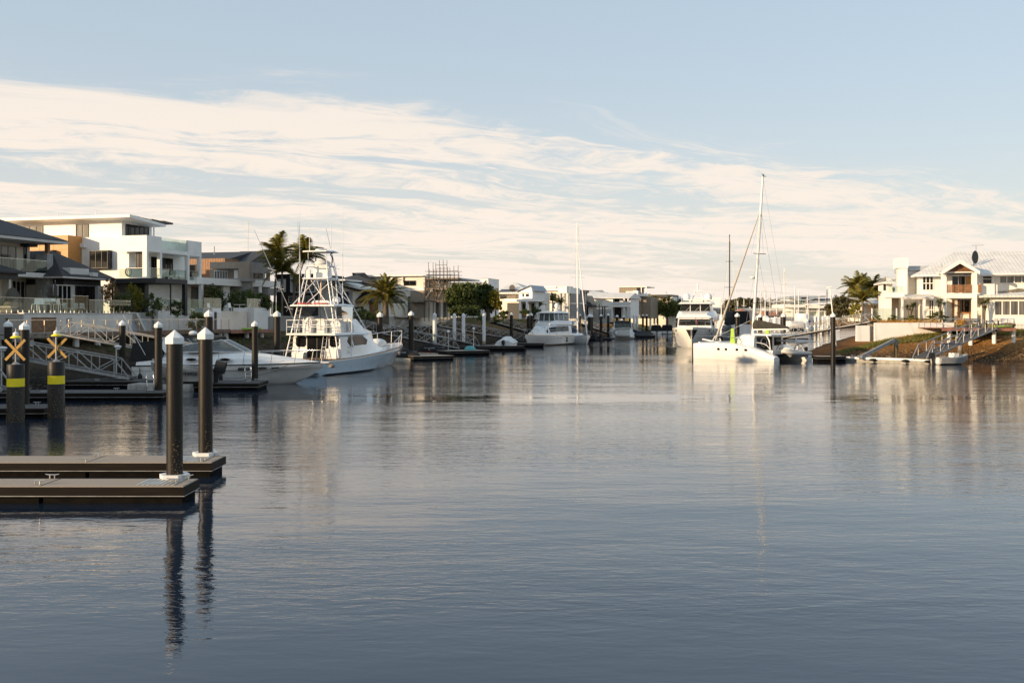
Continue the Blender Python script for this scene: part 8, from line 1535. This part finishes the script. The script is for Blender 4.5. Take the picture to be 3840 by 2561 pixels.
# right bank
px_tree('olive_tree', 'broad olive-green tree at the left end of the right bank', 3150, 126, 3.3, [(3150, 1140, 34, 30, 2200), (3120, 1160, 26, 20, 1100), (3170, 1160, 24, 28, 1000), (3140, 1172, 36, 16, 900)], leafol, 0.15, trunk=0.2, group='right bank trees')
palm('tall_palm', 'tall palm above the olive tree, left of the low cottage', 3212, 136, 3.5, 1085, 2.5, 26, 0.85, 0.7, 'right bank palms', 0.12, (0.3, 1.1)); palm('tall_palm', 'second palm behind the right bank, leaning right', 3240, 140, 3.5, 1088, 2.5, 26, 0.9, 0.7, 'right bank palms', 0.12, (0.3, 1.1)); palm('tall_palm', 'bushy palm nearest the white tower house', 3270, 138, 3.5, 1095, 2.6, 28, 0.9, 0.75, 'right bank palms', 0.12, (0.3, 1.1)); palm('tall_palm', 'low palm between the cottage and the olive tree', 3235, 126, 3.4, 1128, 2.0, 16, 0.85, 0.5, 'right bank palms', 0.12, (0.3, 1.1))
px_tree('olive_tree', 'dark bushy trees behind the low cottage', 3215, 134, 3.4, [(3205, 1128, 30, 30, 1200), (3245, 1130, 30, 26, 1000), (3270, 1120, 24, 24, 800)], leafmd, 0.16, trunk=0.15, group='right bank trees')
shrub('bright yellow-green shrub below the palms on the right bank', 3205, 1135, 1192, 118, 1.5, leafyl, 900, 0.12, group='right bank shrubs'); shrub('yellow flowering plant spilling over the white terrace edge', 3292, 1092, 1112, 115.4, 1.0, leafyl, 420, 0.09, group='right bank shrubs'); shrub('potted shrub on the white tower house terrace', 3350, 1074, 1092, 117, 0.6, leafdk, 220, 0.08, group='right bank shrubs')
for i, (p, y0, Y, l) in enumerate(((3412, 1132, 108.8, 'dragon tree under the villa verandah'), (3527, 1118, 109.5, 'dragon tree left of the porch column'), (3690, 1120, 108.0, 'dragon tree right of the porch column'), (3512, 1170, 107.5, 'low dragon tree at the villa corner'))):
    x = xpx(p, Y); t = thing('dragon_tree', l, 'tree', (x, Y, 3.5), 0, 'dragon trees'); zt = zpx(y0, Y) - 3.5; tr = MB(); f = MB()
    for k in range(5):
        e = Vector((rnd.uniform(-0.55, 0.55), rnd.uniform(-0.4, 0.4), zt * rnd.uniform(0.6, 0.95))); tr.tube([(rnd.uniform(-0.08, 0.08), 0, -0.2), (e.x * 0.4, e.y * 0.4, e.z * 0.55), e], [0.06, 0.05, 0.04], 6)
        for j in range(60):
            d = Vector((rnd.gauss(0, 1), rnd.gauss(0, 1), rnd.gauss(0.4, 0.8))).normalized() * rnd.uniform(0.3, 0.55); s_ = d.cross(Vector((0.3, 0.5, 0.8))).normalized() * 0.03; o = len(f.v); f.v += [tuple(e - s_), tuple(e + s_), tuple(e + d + Vector((0, 0, -0.1)))]; f.f.append((o, o + 1, o + 2))
    tr.build('stems', palmbark, t, smooth=50); f.build('crown', leafdk, t)
for i, (p, w_, l) in enumerate(((3290, 0.9, 'low green shrub at the glass pool fence'), (3345, 1.0, 'low green shrub behind the glass pool fence'), (3435, 2.6, 'clipped green hedge under the verandah'), (3495, 1.6, 'low green shrub at the villa window'), (3540, 1.2, 'low green shrub at the porch foot'))): shrub(l, p, 1183, 1203, 108.3, w_, leafmd, 500, 0.09, dy=0.8, group='villa shrubs')
def strip_plants(name, label, cat, x0, x1, Y0, Y1, z, h_, n, s, m, kind=None):
    b = MB()
    for i in range(n): leaf(b, (rnd.uniform(x0, x1), rnd.uniform(Y0, Y1), z + h_ * rnd.random() ** 1.4 * (0.6 + 0.4 * math.sin(rnd.uniform(x0, x1) * 3))), s * rnd.uniform(0.6, 1.2))
    o = b.build(name, m); 
    if kind: o['kind'] = kind; o['label'] = label
    else: tag(o, label, cat)
strip_plants('flower_bed', 'long orange flower bed along the white garden wall', 'flowers', xpx(3288, 105.5), xpx(3532, 105.5), 105.2, 106.6, 3.52, 0.42, 3400, 0.07, flowory); strip_plants('flower_bed', 'orange flower clump behind the red deck railing', 'flowers', xpx(3592, 104), xpx(3625, 104), 103.6, 104.6, 3.4, 0.75, 700, 0.07, flowory); strip_plants('flower_bed', 'small orange flower clump at the right end of the red deck', 'flowers', xpx(3762, 104), xpx(3800, 104), 103.6, 104.6, 3.4, 0.6, 500, 0.07, flowory); strip_plants('flower_bed', 'orange flower clump at the top of the long right gangway', 'flowers', xpx(3262, 106), xpx(3280, 106), 105.5, 106.8, 3.3, 0.7, 400, 0.08, flowory)
def tufts(name, label, pts, m, h_, k=9):
    b = MB()
    for x, y in pts:
        z = gz(x, y)
        for j in range(k):
            a = rnd.uniform(0, 6.28); d = Vector((math.cos(a), math.sin(a), 0)) * rnd.uniform(0.05, 0.25); q = rnd.uniform(0.6, 1.2) * h_; o = len(b.v); p = Vector((x, y, z - 0.03)) + d * 0.4; s_ = Vector((-d.y, d.x, 0)).normalized() * 0.025
            b.v += [tuple(p - s_), tuple(p + s_), tuple(p + d + Vector((0, 0, q)))]; b.f.append((o, o + 1, o + 2))
    o = b.build(name, m); o['kind'] = 'stuff'; o['label'] = label
def gpts(n, fx):
    out = []
    while len(out) < n: out.append(fx())
    return out
tufts('grass', 'grass strip below the white garden wall on the right bank', gpts(1500, lambda: (rnd.uniform(34, 58), rnd.uniform(102.2, 104.6))), grassm, 0.32)
tufts('grass', 'sparse grass on the left bank', gpts(900, lambda: ((lambda Y, d: tuple(shore(Y, d)))(rnd.uniform(75, 150), rnd.uniform(7.5, 10)))), leafdk, 0.3)
tufts('grass', 'tall yellow grass slope before the long white house', gpts(900, lambda: (rnd.uniform(xpx(2285, 216), xpx(2365, 216)), rnd.uniform(212, 222))), grassm, 1.1); tufts('grass', 'lawn slope below the far cream garden wall', gpts(1400, lambda: (rnd.uniform(xpx(2360, 250), xpx(2540, 250)), rnd.uniform(243, 257))), grassm, 0.5)
def rubble(pts, m, label, k_=1.0):
    b = MB(); base = [(1, 0, -0.3), (-0.5, 0.9, -0.3), (-0.5, -0.9, -0.3), (0.1, 0.05, 0.8), (0.7, 0.7, 0.1), (-0.9, 0.1, 0.2), (0.5, -0.8, 0.15)]; fs = [(0, 4, 3), (4, 1, 3), (1, 5, 3), (5, 2, 3), (2, 6, 3), (6, 0, 3), (0, 1, 4), (1, 2, 5), (2, 0, 6)]
    P = np.array([(p[0], p[1]) for p in pts]); Z = ground_z(P); D = np.maximum(sdist(P, RIGHT), sdist(P, LEFT)); O = []
    for (x, y, k), z, d in zip(pts, Z, D):
        if d < 0.1 or d > 11: continue
        s = k_ * rnd.uniform(0.05, 0.17) * (1.3 if rnd.random() < 0.08 else 1); a = rnd.uniform(0, 6.28); c, q = math.cos(a), math.sin(a); o = len(b.v)
        b.v += [(x + (u * c - v * q) * s, y + (u * q + v * c) * s * 0.9, z + w_ * s * 0.7) for u, v, w_ in base]; b.f += [tuple(i + o for i in f) for f in fs]
    o = b.build('bank_rubble', m); o['kind'] = 'stuff'; o['label'] = label
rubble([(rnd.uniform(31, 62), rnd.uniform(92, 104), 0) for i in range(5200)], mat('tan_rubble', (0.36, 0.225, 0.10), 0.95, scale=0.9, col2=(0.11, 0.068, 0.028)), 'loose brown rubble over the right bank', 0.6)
rubble([(*shore(rnd.uniform(58, 150), rnd.uniform(0.1, 10.5)), 1) for i in range(4200)], mat('shade_dark_rubble', (0.075, 0.06, 0.045), 0.95, scale=0.9, col2=(0.015, 0.012, 0.009)), 'loose rubble over the left bank, darkened for its shade')  # shaded copy of the bank rubble, darkness put into the colour
# ---------------------------------------------------------------- terrace furniture and small things
def wicker():
    Y = 80; x = xpx(28, Y); t = thing('wicker_pod_chair', 'large grey wicker pod chair behind the far left glass fence', 'chair', (x, Y, 4.5), math.radians(-20)); b = MB(); secs = []
    for i in range(9):
        a = math.pi * i / 8; secs.append([(1.0 * math.cos(a) * q, 0.5 - 0.8 * (1 - q), 0.15 + 1.95 * math.sin(a) * q) for q in (1.0, 0.85, 0.5, 0.15)])
    b.loft(secs, closed=False, cap=False); b.build('hood', MAT['wicker'], t, smooth=60); MB().pz([(-0.95, -0.5), (0.95, -0.5), (0.95, 0.5), (-0.95, 0.5)], 0.02, 0.42).build('base', MAT['wicker'], t); MB().box(-0.8, 0.8, -0.45, 0.4, 0.42, 0.56).build('cushion', greywall, t)
mat('wicker', (0.10, 0.095, 0.085), 0.8, var=0.3, scale=30, bump=0.01, bscale=60); wicker()
Y = 83; t = thing('folded_parasol', 'folded charcoal parasol beside the stone pillar', 'parasol', (xpx(207, Y), Y, 4.5), 0); MB().tube([(0, 0, 0), (0, 0, 2.75)], 0.03, 8).build('pole', alud, t, smooth=60); MB().lathe([(0.05, 1.0), (0.17, 1.15), (0.16, 1.6), (0.08, 2.4), (0.02, 2.7)], 10).build('canopy', charcoal, t, smooth=40); MB().box(-0.3, 0.3, -0.3, 0.3, 0, 0.1).build('base', greywall, t)
def chair(x, y, z, rz, label, m, tall=False, group='terrace chairs'):
    t = thing('bar_stool' if tall else 'patio_chair', label, 'chair', (x, y, z), rz, group); h = 0.75 if tall else 0.42
    for sx in (-1, 1):
        for sy in (-1, 1): MB().bar((sx * 0.24, sy * 0.24, 0), (sx * 0.19, sy * 0.19, h), 0.035).build('leg', m, t)
    MB().box(-0.22, 0.22, -0.22, 0.22, h, h + 0.04).build('seat', m, t); MB().loft([[(-0.22, 0.2, h + 0.04), (0.22, 0.2, h + 0.04), (0.22, 0.23, h + 0.04), (-0.22, 0.23, h + 0.04)], [(-0.2, 0.28, h + 0.5), (0.2, 0.28, h + 0.5), (0.2, 0.31, h + 0.5), (-0.2, 0.31, h + 0.5)]]).build('backrest', m, t)
for i, (p, Y) in enumerate(((133, 80.5), (155, 81.5), (180, 82), (205, 82.5), (226, 83))): chair(xpx(p, Y), Y, 4.45, 0.3 * i, 'pale bar stool at the terrace bar table, %s from the left' % ('first second third fourth fifth'.split()[i]), white, True, 'bar stools')
Y = 82.3; t = thing('bar_table', 'pale bar table among the stools behind the glass fence', 'table', (xpx(180, Y), Y, 4.45), 0.4)
MB().box(-0.9, 0.9, -0.35, 0.35, 1.0, 1.05).build('top', white, t)
for sx in (-0.8, 0.8): MB().box(sx - 0.03, sx + 0.03, -0.3, 0.3, 0, 1.0).build('trestle', white, t)
for p, Y, l in ((248, 83, 'grey patio chair right of the bar table'), (288, 84, 'grey sling chair behind the taller glass panel'), (312, 85, 'grey sling chair left of the bronze tree')): chair(xpx(p, Y), Y, 4.45, 0.8, l, alud)
Y = 84; t = thing('low_table', 'low white table between the grey patio chairs', 'table', (xpx(266, Y), Y, 4.45), 0.2); MB().box(-0.45, 0.45, -0.3, 0.3, 0.4, 0.44).build('top', white, t)
for sx in (-0.4, 0.4):
    for sy in (-0.25, 0.25): MB().box(sx - 0.025, sx + 0.025, sy - 0.025, sy + 0.025, 0, 0.4).build('leg', white, t)
Y = 106; t = thing('round_table', 'white iron round table on the white block terrace', 'table', (xpx(899, Y), Y, 4.75), 0); MB().lathe([(0.6, 0.72), (0.6, 0.76)], 20).build('top', white, t); MB().lathe([(0.3, 0), (0.05, 0.06), (0.04, 0.72)], 12).build('pedestal', white, t)
for p, l in ((868, 'white iron chair left of the round table'), (928, 'white iron chair right of the round table'), (789, 'white iron chair behind the frosted glass')): chair(xpx(p, Y), Y, 4.75, 1.2 if p < 900 else -1.2, l, white)
def kayak(p, py, Y, L_, rz, m, label):
    b = MB(); secs = []
    for u in (-1, -0.8, -0.4, 0, 0.4, 0.8, 1): w_ = 0.34 * (1 - abs(u) ** 2.2) + 0.03; secs.append([(u * L_ / 2, y * w_, z * 0.3 * (1 - 0.3 * abs(u)) + 0.1 * u * u) for y, z in ((1, 0.6), (0.8, 1), (-0.8, 1), (-1, 0.6), (-0.6, 0.05), (0.6, 0.05))])
    b.loft(secs); o = tag(b.build('kayak', m, smooth=50), label, 'kayak', 'kayaks'); o.location = (xpx(p, Y), Y, zpx(py, Y)); o.rotation_euler = (0, 0, rz); return o
kayak(943, 1240, 102, 2.4, 0.9, lime, 'lime green kayak on the brown boardwalk'); kayak(3762, 1231, 99.5, 2.2, 0.3, lime, 'lime and yellow kayak on the red deck')
Y = 100.5; t = thing('picnic_table', 'dark picnic table on the red timber deck', 'table', (xpx(3722, Y), Y, zpx(1230, 99)), 0); MB().box(-1.0, 1.0, -0.4, 0.4, 0.7, 0.76).build('top', alud, t)
for s in (-0.6, 0.6): MB().bar((s, 0, 0), (s, 0, 0.7), 0.1).build('leg', charcoal, t)
for i, (p, Y) in enumerate(((3650, 102), (3785, 101.5))):
    t = thing('deck_bench', '%s on the red timber deck' % ('dark bench with plants' if i == 0 else 'white slatted bench'), 'bench', (xpx(p, Y), Y, zpx(1230, 99)), 0, 'deck benches'); m = charcoal if i == 0 else white
    for k in range(3): MB().box(-0.8, 0.8, -0.25 + k * 0.17, -0.11 + k * 0.17, 0.42, 0.46).build('slat', m, t)
    for s in (-0.65, 0.65): MB().box(s - 0.05, s + 0.05, -0.22, 0.24, 0, 0.415).build('leg', m, t)
    for k in range(3): MB().box(-0.8, 0.8, 0.27, 0.3, 0.52 + k * 0.14, 0.62 + k * 0.14).build('back_slat', m, t)
t = thing('picket_fence', 'white picket fence at the right picture edge above the bank', 'fence', (xpx(3812, 99), 99, 3.0), math.radians(-10))
for k in range(26): MB().box(k * 0.12, k * 0.12 + 0.07, 0, 0.03, 0.0, 0.85).build('picket', white, t)
for z in (0.15, 0.7): MB().box(0, 3.2, 0.032, 0.06, z, z + 0.07).build('rail', white, t)
Y = 118; t = thing('light_pole', 'leaning white light pole left of the right bank pile', 'light pole', (xpx(3136, Y), Y, gz(xpx(3136, Y), Y)), 0); z1 = zpx(1078, Y) - gz(xpx(3136, Y), Y); dx = xpx(3112, Y) - xpx(3136, Y); MB().tube([(0, 0, -0.3), (dx, 0, z1)], [0.09, 0.06], 8).build('pole', white, t, smooth=60); MB().loft([[(dx - 0.35, -0.12, z1 - 0.06), (dx - 0.35, 0.12, z1 - 0.06), (dx - 0.35, 0.1, z1 + 0.06), (dx - 0.35, -0.1, z1 + 0.06)], [(dx + 0.15, -0.12, z1 + 0.02), (dx + 0.15, 0.12, z1 + 0.02), (dx + 0.15, 0.1, z1 + 0.14), (dx + 0.15, -0.1, z1 + 0.14)]]).build('lamp_head', white, t)
t = thing('basketball_hoop', 'basketball hoop before the long white house', 'basketball hoop', (xpx(2246, 220), 220, 3.5), -0.3); MB().tube([(0, 0.4, 0), (0, 0.3, zpx(1140, 220) - 3.5)], 0.08, 8).build('pole', charcoal, t); z = zpx(1142, 220) - 3.5; MB().box(-0.75, 0.75, 0, 0.04, z - 0.2, z + 0.75).build('backboard', clearg, t); MB().tube([(0.23 * math.cos(a * 0.4488), -0.3 + 0.23 * math.sin(a * 0.4488), z) for a in range(15)], 0.03, 5).build('rim', red, t)
